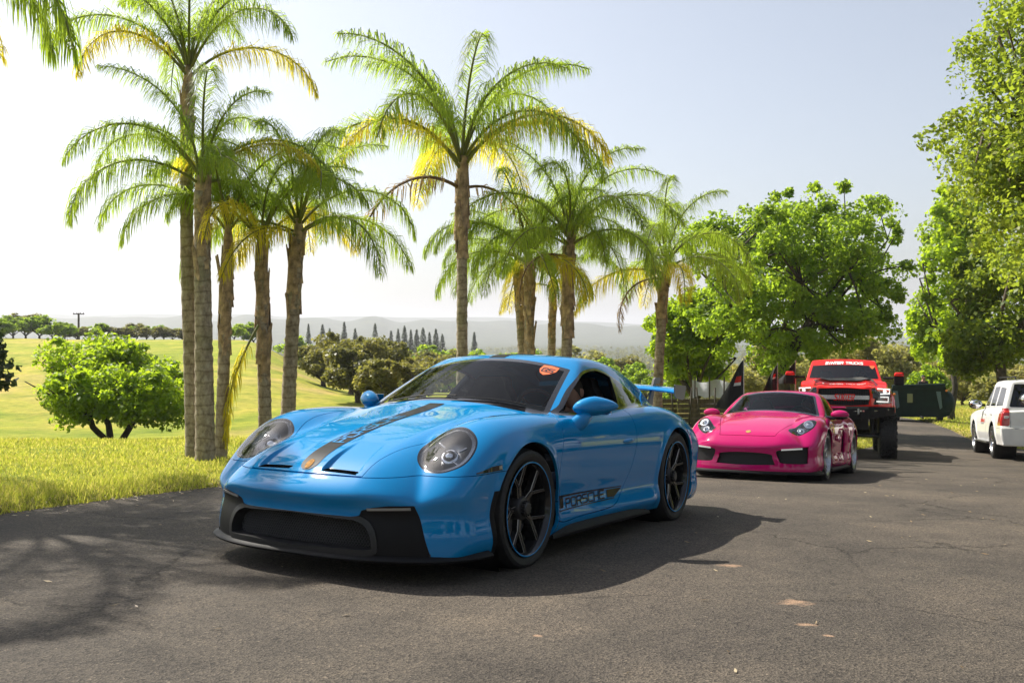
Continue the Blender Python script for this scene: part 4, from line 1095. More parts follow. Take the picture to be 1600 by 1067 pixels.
    # mirrors on arms
    for sg in (1, -1):
        mr = empty("door_mirror", (0, 0, 0), 0, root)
        MB().tube([(-1.35, sg * .90, 1.86), (-1.30, sg * 1.15, 1.86)], .035, 6).build("mirror_arm", M['black_plastic'], mr)
        MB().box((-1.28, sg * 1.25, 1.80), (.14, .22, .22), bev=.03).build("mirror_body", M['black_plastic'], mr)
        MB().box((-1.26, sg * 1.25, 1.945), (.15, .23, .10), bev=.035, taper=(.9, .85)).build("mirror_cap", PR_, mr, auto=1.0)
    # running gear
    MB().tube([(0, -.85, .52), (0, .85, .52)], .06, 10).build("front_axle", M['dark_metal'], root)
    MB().ball((0, -.2, .52), .17, 2).build("differential", M['dark_metal'], root, smooth=True)
    for sg in (1, -1):
        MB().tube([(.1, sg * .62, .55), (-.1, sg * .58, 1.2)], [.06, .045], 10).build("shock_absorber", M['steel'], root)
        MB().tube([(.05, sg * .75, .48), (-.9, sg * .45, .80)], .035, 8).build("control_arm", M['dark_metal'], root)
        MB().tube([(.16, sg * .8, .50), (.16, -sg * .2, .52)], .022, 8).build("tie_rod", M['steel'], root)
        MB().box((-1.8, sg * .42, .92), (5.4, .09, .16)).build("frame_rail", M['matte_black'], root)
        MB().tube([(-.85, sg * 1.02, .86), (-2.75, sg * 1.02, .86)], .045, 8).build("side_step", M['black_plastic'], root)
    MB().box((.15, 0, .80), (.9, 1.05, .30), bev=.03).build("skid_plate", M['matte_black'], root)
    MB().box((-.15, 0, .62), (.5, .5, .34), bev=.06).build("engine_sump", M['dark_metal'], root)
    MB().tube([(-3.68, -.85, .52), (-3.68, .85, .52)], .07, 10).build("rear_axle", M['dark_metal'], root)
    MB().box((-2.0, 0, 1.04), (5.4, 1.8, .05)).build("underbody", M['matte_black'], root)
    wm = dict(rim=M['gloss_black'], spoke=M['gloss_black'], edge=None, hub=M['dark_metal'])
    for s0 in (0, 3.68):
        for sg in (1, -1): wheel(root, s0, sg * .93, .515, .29, .37, 'offroad', wm)
    cabin(root, M['dash'], .42, 2.15, zs=.92)
M['glass_mid'] = glass_mat('glass_mid', (.30, .34, .35))
build_truck(ROOTT)

# ------------------------------------------------------------------ white SUV (seen from behind)
PW = mat('paint_white', (.74, .74, .73), .5, coat=.8, spec=.2)
_stc = spl([-1.0, -.9, -.7, -.2, .5, .9, 1.3, 5], [.85, 1.0, 1.10, 1.17, 1.21, 1.22, 1.2, 1.2])
def suv(s, y, z):
    yy = np.maximum(y, 0); T = _stc(s) - .05 * yy ** 2
    W = .99 - .05 * sstep(.85, 1.2, z) - .04 * sstep(.62, .35, z)
    for cx in (0, 2.95):
        r = np.hypot(s - cx, z - .45); W = W + .02 * gauss(r, .47, .05) * sstep(.2, .4, z)
    b = smax(z - T, yy - W, .07); b = smax(b, (-.95 + .20 * yy ** 2.5) - s, .08); b = smax(b, s - (4.16 - .06 * yy ** 2 - .12 * np.maximum(z - .95, 0) + .04 * sstep(.82, .72, z)), .06); b = smax(b, .34 - z, .04)
    roof = 1.925 - .08 * yy ** 2 - .022 * (s - 2.4) ** 2; Wg = .90 - .26 * (z - 1.18)
    Sw = .95 + (z - 1.2) * 1.25 + .16 * yy ** 2
    g = smax(z - roof, yy - Wg, .10); g = smax(g, (Sw - s) * .6, .04); g = smax(g, s - (4.06 - .22 * (z - 1.2) - .05 * yy ** 2), .08); g = np.maximum(g, 1.0 - z)
    return smin(g, b, .03)
def build_suv(root):
    B = sample_body(suv, (.0, .85), (3.3, .95), nu=(30, 110, 50), nv=130, tmax=2.0)
    both = lambda S: S.plus(S.mirror())
    for cx in (0, 2.95):
        s_, y_, z_ = B.V.T; _, B = B.cut(np.maximum(np.hypot(s_ - cx, z_ - .42) - .47, .45 - y_))
    s_, y_, z_ = B.V.T; ws, B = B.cut(np.maximum.reduce([1.24 - z_, z_ - 1.84, y_ - (.84 - .26 * (z_ - 1.2)), s_ - 1.9])); both(ws).obj("windshield", M['glass_dark'], root)
    for nm, pl in (("front_window", [(1.24, 1.26), (1.50, 1.55), (1.70, 1.74), (1.88, 1.75), (1.88, 1.25)]), ("rear_door_window", [(1.98, 1.25), (1.98, 1.755), (2.72, 1.745), (2.72, 1.25)]), ("cargo_window", [(2.84, 1.25), (2.84, 1.735), (3.62, 1.69), (3.74, 1.25)])):
        s_, y_, z_ = B.V.T; D, B = B.cut(np.maximum(poly_sdf(np.c_[s_, z_], pl) + .012, .45 - y_))
        for sg in (1, -1): (D if sg > 0 else D.mirror()).obj(nm, M['glass_dark'], root)
    s_, y_, z_ = B.V.T; rw, B = B.cut(np.maximum.reduce([3.5 - s_, 1.24 - z_, z_ - 1.77, y_ - (.80 - .24 * (z_ - 1.2))])); both(rw).obj("rear_window", M['glass_dark'], root)
    s_, y_, z_ = B.V.T; tl, B = B.cut(np.where(s_ > 3.7, poly_sdf(np.c_[y_, z_], [(.80, .80), (.80, 1.21), (1.1, 1.21), (1.1, .80)]), 1))
    red = mat('tail_red', (.42, .008, .01), .15, coat=.8)
    for sg in (1, -1):
        t_ = (tl if sg > 0 else tl.mirror()).lip(.02).obj("tail_light", red, root)
        MB().box((-4.10, sg * .86, 1.0), (.03, .10, .06), bev=.005).build("reverse_lamp", mat('lamp_white', (.7, .68, .66), .2), t_)
    s_, y_, z_ = B.V.T; bp_, B = B.cut(np.maximum(z_ - .74, 3.45 - s_)); bp2, _ = bp_.cut(bp_.V[:, 2] - .733); both(bp2).lip(.02).obj("rear_bumper", PW, root)
    # doors and tailgate
    def pan(B, pl, nm):
        s_, y_, z_ = B.V.T; Dr, B2 = B.cut(np.where(y_ > .6, poly_sdf(np.c_[s_, z_], pl), 1)); Dr, _ = Dr.cut(poly_sdf(np.c_[Dr.V[:, 0], Dr.V[:, 2]], pl) + .007)
        for sg in (1, -1):
            d_ = (Dr if sg > 0 else Dr.mirror()).lip(.02).obj(nm, PW, root); sx = max(p[0] for p in pl) - .17
            MB().box((-sx, sg * .975, 1.06), (.16, .03, .035), bev=.01).build("handle", PW, d_, auto=1)
            if nm == "front_door":
                rl = mat('decal_red', (.5, .03, .02), .5); gl = mat('decal_grey', (.3, .3, .3), .5)
                for txt, z0, m_, cw, th in (("CARDINALE", .86, rl, .050, .022), ("TRUCKS", .78, gl, .05, .012)):
                    if txt == "TRUCKS": continue
                    q = letters(txt.replace('V', 'U'), 0, 0, cw, .06, .022, th, fx=(lambda a, b: (1.18 + (a if sg > 0 else .64 - a), z0 + b)))
                    decal_side(q, sg, .004, "door_lettering", m_, d_, fn=suv, start=1.4)
                q = [[(1.22 + k * .066, .80), (1.255 + k * .066, .80), (1.255 + k * .066, .835), (1.22 + k * .066, .835)] for k in range(8)]
                decal_side(q, sg, .004, "door_small_print", gl, d_, fn=suv, start=1.4)
        return B2
    B = pan(B, [(.62, .42), (.62, 1.235), (1.92, 1.235), (1.92, .42)], "front_door")
    B = pan(B, [(1.93, .42), (1.93, 1.235), (2.80, 1.235), (2.80, .98), (2.55, .80), (2.42, .42)], "rear_door")
    s_, y_, z_ = B.V.T; fg = np.maximum.reduce([3.7 - s_, .745 - z_, y_ - .79, z_ - 1.24]); Tg, B = B.cut(fg)
    s_, y_, z_ = Tg.V.T; Tg, _ = Tg.cut(np.maximum.reduce([.745 - z_, y_ - .79, z_ - 1.24]) + .007); both(Tg).lip(.02).obj("tailgate", PW, root)
    both(B).lip(.02).obj("body_shell", PW, root)
    for sg in (1, -1):
        MB().tube([(-1.6, sg * .62, 1.93), (-1.7, sg * .62, 1.985), (-3.6, sg * .60, 1.95), (-3.7, sg * .60, 1.90)], .02, 6).build("roof_rail", M['black_plastic'], root)
        mr = empty("door_mirror", (0, 0, 0), 0, root); MB().ball((-1.25, sg * 1.12, 1.30), 1, 3, (.10, .17, .125)).build("mirror_housing", M['gloss_black'], mr, smooth=True); MB().ball((-1.31, sg * 1.12, 1.30), 1, 2, (.055, .15, .107)).build("mirror_glass", M['chrome'], mr, smooth=True); MB().tube([(-1.22, sg * .9, 1.28), (-1.24, sg * 1.02, 1.29)], .04, 6).build("mirror_arm", M['gloss_black'], mr)
        MB().box((-1.5, sg * .97, .37), (1.9, .16, .05), bev=.015).build("side_step", M['steel'], root)
        for cx in (0, 2.95): MB().lathe([(.485, .2), (.485, -.2), (.1, -.2)], 28, Matrix.Translation((-cx, sg * .74, .42))).build("wheel_well", M['matte_black'], root)
    MB().box((-1.6, 0, .36), (4.6, 1.5, .04)).build("underbody", M['matte_black'], root)
    wm = dict(rim=M['silver'], spoke=M['chrome'], edge=None, hub=M['chrome'])
    for s0 in (0, 2.95):
        for sg in (1, -1): wheel(root, s0, sg * .865, .40, .27, .27, 'five', wm)
def suv_matrix(X, Y, ax_, ay_, wb=2.95):
    """rear-left wheel at (X, Y), facing (ax_, ay_)"""
    f = Vector((ax_, ay_, 0)).normalized(); l = Vector((-f.y, f.x, 0)); c = Vector((X, Y, 0)) - l * .865 + f * wb
    return car_matrix(c.x, c.y, math.atan2(-f.x, -f.y), wb)
ROOTS = empty("parked_suv"); tag(ROOTS, "white SUV parked on the right with red tail lights and door lettering", "car", "white vehicles parked on the right")
ROOTS.matrix_world = suv_matrix(11.70, 22.0, .33, .945)
build_suv(ROOTS)
S2 = copy_tree(ROOTS); S2.matrix_world = suv_matrix(8.75, 15.0, .52, .854); tag(S2, "second white SUV, only a mirror and wheel show at the right edge")
S3 = copy_tree(ROOTS); S3.matrix_world = suv_matrix(15.2, 9.5, -.94, .34); tag(S3, "third white SUV outside the frame, mirrored in the blue coupe's door")
# ------------------------------------------------------------------ terrain and road
LEFT_EDGE = [(-26, -40), (-14, -12), (-8.2, -2), (-5.8, 2.0), (-4.7, 4.5), (-3.80, 6.7), (-2.95, 9.0), (-1.5, 12.0), (.6, 14.8), (3.4, 17.8), (7.6, 22.5), (12.4, 30), (15.6, 39), (16.0, 48), (13.5, 60), (6, 76)]
RIGHT_EDGE = [(60, -40), (60, 14), (44, 17.5), (26, 21.0), (17.5, 23.6), (15.0, 26.5), (15.6, 31), (17.8, 37), (19.6, 43), (20.2, 50), (17.5, 63), (9, 80)]
def _res(P, n):
    P = np.array(P, float); d = np.r_[0, np.cumsum(np.hypot(*np.diff(P, axis=0).T))]; t = np.linspace(0, d[-1], n)
    return np.c_[spl(d, P[:, 0])(t), spl(d, P[:, 1])(t)]
_LE = _res(LEFT_EDGE, 240); _RE = np.array(RIGHT_EDGE, float)
ROAD_POLY = np.r_[_LE, _RE[::-1]]
_hill = spl([10, 18, 25, 35, 50, 70, 90, 110, 150, 220, 400], [-.45, -1.15, -2.0, -2.5, -1.9, -.75, .02, .2, -1.5, -10, -22])
def fnoise(X, Y, sc, seed=0):
    r = np.random.RandomState(seed); v = 0
    for k in range(7):
        a = r.uniform(0, 6.28); f = sc * r.uniform(.6, 1.9); v = v + np.sin((X * np.cos(a) + Y * np.sin(a)) * f + r.uniform(0, 6.28))
    return v / 4.0
def ground_raw(X, Y):
    X = np.asarray(X, float); Y = np.asarray(Y, float); r = np.hypot(X, Y)
    z = road_z(np.clip(Y, -390, 399), X)
    az = X / np.maximum(Y, 1.0)
    wl = sstep(-.165, -.30, az) * sstep(14, 26, Y)
    z = z * (1 - wl) + _hill(np.clip(Y, 10, 400)) * wl
    wf = sstep(260, 420, r); z = z * (1 - wf) + (-24 + 1.5 * fnoise(X, Y, .004, 3)) * wf
    ang = np.arctan2(X, Y)
    hl_ = np.interp(ang, [-3.2, -1.2, -.6, -.3, 0, .18, .42, .8, 1.4, 3.2], [70, 90, 112, 104, 92, 66, 20, 45, 70, 70])
    rd = hl_ * np.exp(-((r - 4600 - 250 * np.sin(ang * 7)) / 900) ** 2) * (1 + .10 * fnoise(ang * 60, r * .001, 1, 5))
    rd2 = .62 * hl_ * np.exp(-((r - 2900 - 200 * np.sin(ang * 11 + 1)) / 500) ** 2) * (1 + .16 * fnoise(ang * 80, r * .001, 1, 6))
    return z + rd + rd2 + .03 * fnoise(X, Y, .9, 1) * sstep(1, 6, r) * (1 - sstep(200, 400, r)) + .22 * fnoise(X, Y, .16, 2) * sstep(22, 40, r) * (1 - sstep(200, 400, r))
def road_sdf(X, Y): return poly_sdf(np.c_[np.ravel(X), np.ravel(Y)], ROAD_POLY).reshape(np.shape(X))
def ground_z(X, Y):
    """surface height: asphalt inside the road, the verge a little proud of it outside"""
    X = np.asarray(X, float); Y = np.asarray(Y, float)
    d = np.where(np.hypot(X, Y) < 110, road_sdf(X, Y), 50.0)
    zr = road_z(np.clip(Y, -390, 399), X)
    t = sstep(.0, 1.2, d)
    g = ground_raw(X, Y); bump_ = .05 * np.exp(-((d - .5) / .6) ** 2)
    return np.where(d < 0, zr, zr * (1 - t) + g * t + bump_ * (d > 0) * sstep(0, .25, d) + .012)

def build_ground():
    # grass terrain: polar sheet, fine near and in front, sunk a little under the road
    R_ = np.r_[np.linspace(1.2, 4, 12, endpoint=False), np.geomspace(4, 9500, 330)]
    A_ = np.r_[np.linspace(-.75, .75, 420), np.linspace(.75, 2 * math.pi - .75, 120)[1:-1]]
    RR, AA = np.meshgrid(R_, A_, indexing='ij'); X = RR * np.sin(AA); Y = RR * np.cos(AA)
    d = np.where(RR < 110, road_sdf(X, Y), 50.0)
    Z = ground_z(X, Y) - .10 * sstep(.05, -.25, d)
    n, m_ = X.shape; idx = np.arange(n * m_).reshape(n, m_); nx = np.roll(idx, -1, axis=1)
    F = np.c_[idx[:-1].ravel(), idx[1:].ravel(), nx[1:].ravel(), nx[:-1].ravel()][:, ::-1]
    V = np.c_[X.ravel(), Y.ravel(), Z.ravel()]
    # close the disc at the camera
    c = len(V); V = np.r_[V, [[0, 0, float(road_z(0)) - .1]]]
    o = mesh_obj("ground", V, F.copy(), grass_ground(), smooth=True); tag(o, kind="structure")
    sa = o.data.attributes.new("soil", 'FLOAT', 'POINT'); sa.data.foreach_set("value", np.r_[np.exp(-(np.maximum(d, 0).ravel() / .28) ** 2), 0].astype(np.float32))
    # asphalt
    le = _res([tuple(p) for p in LEFT_EDGE], 260); re = _res(RIGHT_EDGE, 260)
    rs = np.random.RandomState(4); jit = np.convolve(rs.normal(0, .09, 300), np.ones(5) / 5, 'same')[:260]
    le = le + np.c_[jit, jit * .3]
    # sheet in rows of constant parameter between the edges
    nu = 60; V = []; u = np.linspace(0, 1, nu)
    le2 = _res(LEFT_EDGE, 400); re2 = _res(RIGHT_EDGE, 400)
    V = (le2[:, None, :] * (1 - u)[None, :, None] + re2[:, None, :] * u[None, :, None])
    V[:, 0, 0] += np.interp(np.arange(400), np.arange(260) * 400 / 260, jit)
    Zr = road_z(V[..., 1], V[..., 0]) + .004
    Vv = np.c_[V.reshape(-1, 2), Zr.ravel()]
    idx = np.arange(400 * nu).reshape(400, nu)
    F = np.c_[idx[:-1, :-1].ravel(), idx[:-1, 1:].ravel(), idx[1:, 1:].ravel(), idx[1:, :-1].ravel()]
    o = mesh_obj("road", Vv, F.copy(), asphalt(), smooth=True); tag(o, kind="structure")

def _n(nt_, t, **kw):
    n = nt_.nodes.new(t)
    for k, v in kw.items():
        if k in n.inputs: n.inputs[k].default_value = v
        else: setattr(n, k, v)
    return n
def ramp(nt_, src, stops):
    r = nt_.nodes.new("ShaderNodeValToRGB"); e = r.color_ramp.elements
    while len(e) < len(stops): e.new(0.5)
    for i, (p, c) in enumerate(stops): e[i].position = p; e[i].color = (*c, 1) if len(c) == 3 else c
    nt_.links.new(src, r.inputs[0]); return r
def mixc(nt_, a, b, fac, mode='MIX'):
    m_ = nt_.nodes.new("ShaderNodeMix"); m_.data_type = 'RGBA'; m_.blend_type = mode
    for sock, v in ((m_.inputs[0], fac), (m_.inputs[6], a), (m_.inputs[7], b)):
        if hasattr(v, 'is_output') or hasattr(v, 'links'): nt_.links.new(v, sock)
        elif isinstance(v, (int, float)): sock.default_value = v
        else: sock.default_value = (*v, 1)
    return m_.outputs[2]
def math_n(nt_, op, a, b=0.0, clamp=False):
    m_ = nt_.nodes.new("ShaderNodeMath"); m_.operation = op; m_.use_clamp = clamp
    for sock, v in ((m_.inputs[0], a), (m_.inputs[1], b)):
        if hasattr(v, 'links'): nt_.links.new(v, sock)
        else: sock.default_value = v
    return m_.outputs[0]

def asphalt():
    m = bpy.data.materials.new("asphalt"); m.use_nodes = True; n = m.node_tree; b = n.nodes["Principled BSDF"]; L = n.links
    tc = n.nodes.new("ShaderNodeTexCoord"); P = tc.outputs["Object"]
    def noise(sc, det=4, rough=.6, dist=0.0):
        t = _n(n, "ShaderNodeTexNoise", Scale=sc, Detail=det, Roughness=rough, Distortion=dist); L.new(P, t.inputs["Vector"]); return t.outputs["Fac"]
    base = ramp(n, noise(.30, 7, .62, .9), [(.30, (.052, .045, .038)), (.45, (.070, .060, .049)), (.58, (.088, .074, .059)), (.74, (.120, .099, .076))]).outputs[0]
    mid = ramp(n, noise(1.7, 8, .72, .5), [(.3, (.70, .70, .71)), (.5, (1, 1, 1)), (.7, (1.26, 1.23, 1.18))]).outputs[0]
    col = mixc(n, base, mid, 1.0, 'MULTIPLY')
    vo = _n(n, "ShaderNodeTexVoronoi", Scale=120.0); L.new(P, vo.inputs["Vector"])
    gr = ramp(n, vo.outputs["Color"], [(.1, (.30, .30, .31)), (.5, (1.0, .99, .97)), (.88, (1.5, 1.46, 1.38)), (1.0, (3.0, 2.85, 2.6))]).outputs[0]
    col = mixc(n, col, gr, .9, 'MULTIPLY')
    # small pale stones
    v2 = _n(n, "ShaderNodeTexVoronoi", Scale=9.0); L.new(P, v2.inputs["Vector"])
    spk = ramp(n, v2.outputs["Distance"], [(.035, (1, 1, 1)), (.055, (0, 0, 0))]).outputs[0]
    spm = math_n(n, 'MULTIPLY', spk, ramp(n, v2.outputs["Color"], [(.80, (0, 0, 0)), (.84, (1, 1, 1))]).outputs[0])
    col = mixc(n, col, (.36, .33, .28), math_n(n, 'MULTIPLY', spm, .8))
    # cracks
    vc = _n(n, "ShaderNodeTexVoronoi", Scale=.36); vc.feature = 'DISTANCE_TO_EDGE'
    dn = _n(n, "ShaderNodeTexNoise", Scale=1.7, Detail=8.0, Roughness=.7); L.new(P, dn.inputs["Vector"])
    sc_ = n.nodes.new("ShaderNodeVectorMath"); sc_.operation = 'SCALE'; sc_.inputs[3].default_value = .55; L.new(dn.outputs["Color"], sc_.inputs[0])
    ad = n.nodes.new("ShaderNodeVectorMath"); ad.operation = 'ADD'; L.new(P, ad.inputs[0]); L.new(sc_.outputs[0], ad.inputs[1]); L.new(ad.outputs[0], vc.inputs["Vector"])
    ck = ramp(n, vc.outputs["Distance"], [(.0012, (1, 1, 1)), (.0042, (0, 0, 0))]).outputs[0]
    ckm = math_n(n, 'MULTIPLY', ck, ramp(n, noise(.5, 3), [(.44, (0, 0, 0)), (.54, (1, 1, 1))]).outputs[0])
    col = mixc(n, col, (.018, .016, .014), math_n(n, 'MULTIPLY', ckm, .55))
    # sandy dirt marks
    for (x, y, r) in ((1.37, 4.45, .17), (1.30, 4.02, .08), (1.33, 3.84, .05), (1.28, 5.38, .15), (.10, 3.73, .05)):
        mp = _n(n, "ShaderNodeMapping"); mp.inputs["Location"].default_value = (-x / r, -y / (r * .7), 0); mp.inputs["Scale"].default_value = (1 / r, 1 / (r * .7), 0); L.new(P, mp.inputs["Vector"])
        ln = n.nodes.new("ShaderNodeVectorMath"); ln.operation = 'LENGTH'; L.new(mp.outputs[0], ln.inputs[0])
        q = math_n(n, 'ADD', ln.outputs["Value"], math_n(n, 'MULTIPLY', noise(14, 5, .7), 1.75))
        msk = ramp(n, q, [(.0, (1, 1, 1)), (.85, (1, 1, 1)), (1.0, (0, 0, 0))])
        q2 = math_n(n, 'SUBTRACT', q, 1.05); msk = ramp(n, q2, [(.0, (.75, .75, .75)), (.35, (0, 0, 0))]).outputs[0]
        col = mixc(n, col, (.34, .22, .14), msk)
    L.new(col, b.inputs["Base Color"])
    b.inputs["Roughness"].default_value = .86; b.inputs["Specular IOR Level"].default_value = .25
    bp = _n(n, "ShaderNodeBump", Strength=.8, Distance=.005)
    hgt = math_n(n, 'ADD', vo.outputs["Distance"], math_n(n, 'MULTIPLY', ckm, -2.0)); L.new(hgt, bp.inputs["Height"]); L.new(bp.outputs[0], b.inputs["Normal"])
    return m

def grass_ground():
    m = bpy.data.materials.new("grass_ground"); m.use_nodes = True; n = m.node_tree; b = n.nodes["Principled BSDF"]; L = n.links
    tc = n.nodes.new("ShaderNodeTexCoord"); P = tc.outputs["Object"]
    def noise(sc, det=5, rough=.6, dist=0.0):
        t = _n(n, "ShaderNodeTexNoise", Scale=sc, Detail=det, Roughness=rough, Distortion=dist); L.new(P, t.inputs["Vector"]); return t.outputs["Fac"]
    base = ramp(n, noise(.06, 7, .68, .8), [(.36, (.200, .255, .026)), (.47, (.265, .300, .034)), (.55, (.345, .325, .055)), (.66, (.43, .335, .11))]).outputs[0]
    fine = ramp(n, noise(2.2, 8, .75), [(.25, (.62, .66, .55)), (.5, (1, 1, 1)), (.8, (1.4, 1.3, 1.25))]).outputs[0]
    col = mixc(n, base, fine, 1.0, 'MULTIPLY')
    fine2 = ramp(n, noise(.45, 6, .7), [(.32, (.58, .70, .55)), (.50, (1, 1, 1)), (.68, (1.35, 1.2, 1.15))]).outputs[0]
    col = mixc(n, col, fine2, 1.0, 'MULTIPLY')
    # far land: darker scrub and wooded slopes
    ln = n.nodes.new("ShaderNodeVectorMath"); ln.operation = 'LENGTH'; L.new(P, ln.inputs[0])
    far = ramp(n, math_n(n, 'MULTIPLY', ln.outputs["Value"], 1 / 1000.0), [(.20, (0, 0, 0)), (.40, (1, 1, 1))]).outputs[0]
    scrub = ramp(n, noise(.02, 8, .7), [(.35, (.030, .045, .018)), (.6, (.070, .085, .035)), (.8, (.17, .15, .08))]).outputs[0]
    col = mixc(n, col, scrub, far)
    sa = n.nodes.new("ShaderNodeAttribute"); sa.attribute_name = "soil"
    col = mixc(n, col, (.13, .090, .055), math_n(n, 'MULTIPLY', sa.outputs["Fac"], ramp(n, noise(2.5, 4), [(.35, (.2, .2, .2)), (.6, (1, 1, 1))]).outputs[0]))
    L.new(col, b.inputs["Base Color"]); b.inputs["Roughness"].default_value = .9; b.inputs["Specular IOR Level"].default_value = .1
    bp = _n(n, "ShaderNodeBump", Strength=.9, Distance=.12); L.new(noise(3.0, 8, .8), bp.inputs["Height"]); L.new(bp.outputs[0], b.inputs["Normal"])
    return m
build_ground()
# ------------------------------------------------------------------ vegetation
def leaf_mat(name, stops, trans=(.35, .45, .06), tf=.45, rough=.5, objvar=True, tone=False):
    """leaves: colour varies from leaf to leaf, light shines through"""
    m = bpy.data.materials.new(name); m.use_nodes = True; n = m.node_tree; n.nodes.clear(); L = n.links
    o = n.nodes.new("ShaderNodeOutputMaterial"); g = n.nodes.new("ShaderNodeNewGeometry")
    r = ramp(n, g.outputs["Random Per Island"], stops)
    c = r.outputs[0]
    if objvar:
        oi = n.nodes.new("ShaderNodeObjectInfo"); v = ramp(n, oi.outputs["Random"], [(0, (.78, .84, .8)), (1, (1.2, 1.14, 1.1))]); c = mixc(n, c, v.outputs[0], 1.0, 'MULTIPLY')
    if tone:
        ta = n.nodes.new("ShaderNodeAttribute"); ta.attribute_name = "tone"; v2 = ramp(n, ta.outputs["Fac"], [(0, (.62, .72, .7)), (1, (1.42, 1.28, 1.1))]); c = mixc(n, c, v2.outputs[0], 1.0, 'MULTIPLY')
    d = n.nodes.new("ShaderNodeBsdfPrincipled"); L.new(c, d.inputs["Base Color"]); d.inputs["Roughness"].default_value = rough; d.inputs["Specular IOR Level"].default_value = .35
    t = n.nodes.new("ShaderNodeBsdfTranslucent"); tcol = mixc(n, c, trans, .5); tm = mixc(n, tcol, (1.9, 1.9, 1.3), 1.0, 'MULTIPLY'); L.new(tm, t.inputs[0])
    mx = n.nodes.new("ShaderNodeMixShader"); mx.inputs[0].default_value = tf
    L.new(d.outputs[0], mx.inputs[1]); L.new(t.outputs[0], mx.inputs[2]); L.new(mx.outputs[0], o.inputs[0])
    return m

M['bark'] = mat('bark', (.11, .085, .06), .9, noise=(7, .5), bump=(18, .8))
M['dark_bark'] = mat('dark_bark', (.055, .045, .035), .9, noise=(7, .5), bump=(18, .8))
LF = {
 'bright': leaf_mat('leaf_bright', [(0, (.060, .115, .010)), (.5, (.110, .185, .014)), (1, (.180, .240, .020))], (.46, .60, .03), .52, tone=True),
 'green': leaf_mat('leaf_green', [(0, (.042, .094, .013)), (.5, (.088, .156, .020)), (1, (.165, .220, .030))], (.42, .56, .05), .54, tone=True),
 'oak': leaf_mat('leaf_oak', [(0, (.062, .075, .020)), (.5, (.115, .120, .034)), (1, (.190, .175, .060))], (.34, .32, .08), .36, tone=True),
 'olive': leaf_mat('leaf_olive', [(0, (.090, .105, .042)), (.5, (.175, .180, .070)), (1, (.280, .255, .115))], (.46, .44, .14), .40, tone=True),
 'yellow': leaf_mat('leaf_yellowgreen', [(0, (.065, .095, .012)), (.5, (.130, .165, .020)), (1, (.210, .220, .035))], (.50, .52, .05), .45, tone=True),
 'fir': leaf_mat('leaf_fir', [(0, (.030, .050, .030)), (.5, (.052, .080, .042)), (1, (.085, .115, .055))], (.12, .18, .07), .2, tone=True),
 'leafy': leaf_mat('leaf_leafy', [(0, (.040, .085, .012)), (.5, (.090, .145, .018)), (1, (.170, .205, .030))], (.42, .50, .05), .45, tone=True),
 'dark': leaf_mat('leaf_dark', [(0, (.022, .040, .020)), (.5, (.040, .062, .028)), (1, (.068, .092, .038))], (.10, .14, .04), .2, tone=True),
}

def leaf_cloud(rs, centres, radii, n_per, size, flat=.5, elong=1.5):
    """leaf quads scattered in clumps; returns V, F"""
    C = np.repeat(centres, n_per, axis=0); R = np.repeat(radii, n_per)
    n = len(C)
    d = rs.normal(size=(n, 3)); d /= np.linalg.norm(d, axis=1, keepdims=True)
    P = C + d * (R * rs.uniform(.25, 1.0, n) ** .6)[:, None] * np.array([1, 1, .78])
    nr = d * .9 + rs.normal(size=(n, 3)) * .8 + np.array([0, 0, .5]); nr /= np.linalg.norm(nr, axis=1, keepdims=True)
    a = np.cross(nr, rs.normal(size=(n, 3))); a /= np.linalg.norm(a, axis=1, keepdims=True) + 1e-9
    b = np.cross(nr, a); sz = size * rs.uniform(.55, 1.3, n)
    la = a * (sz * elong * .5)[:, None]; lb = b * (sz * .5)[:, None]; bend = nr * (sz * .18)[:, None]
    V = np.stack([P - la - bend, P - lb, P + la - bend, P + lb], 1).reshape(-1, 3)
    F = np.arange(n * 4).reshape(n, 4)
    return V, F

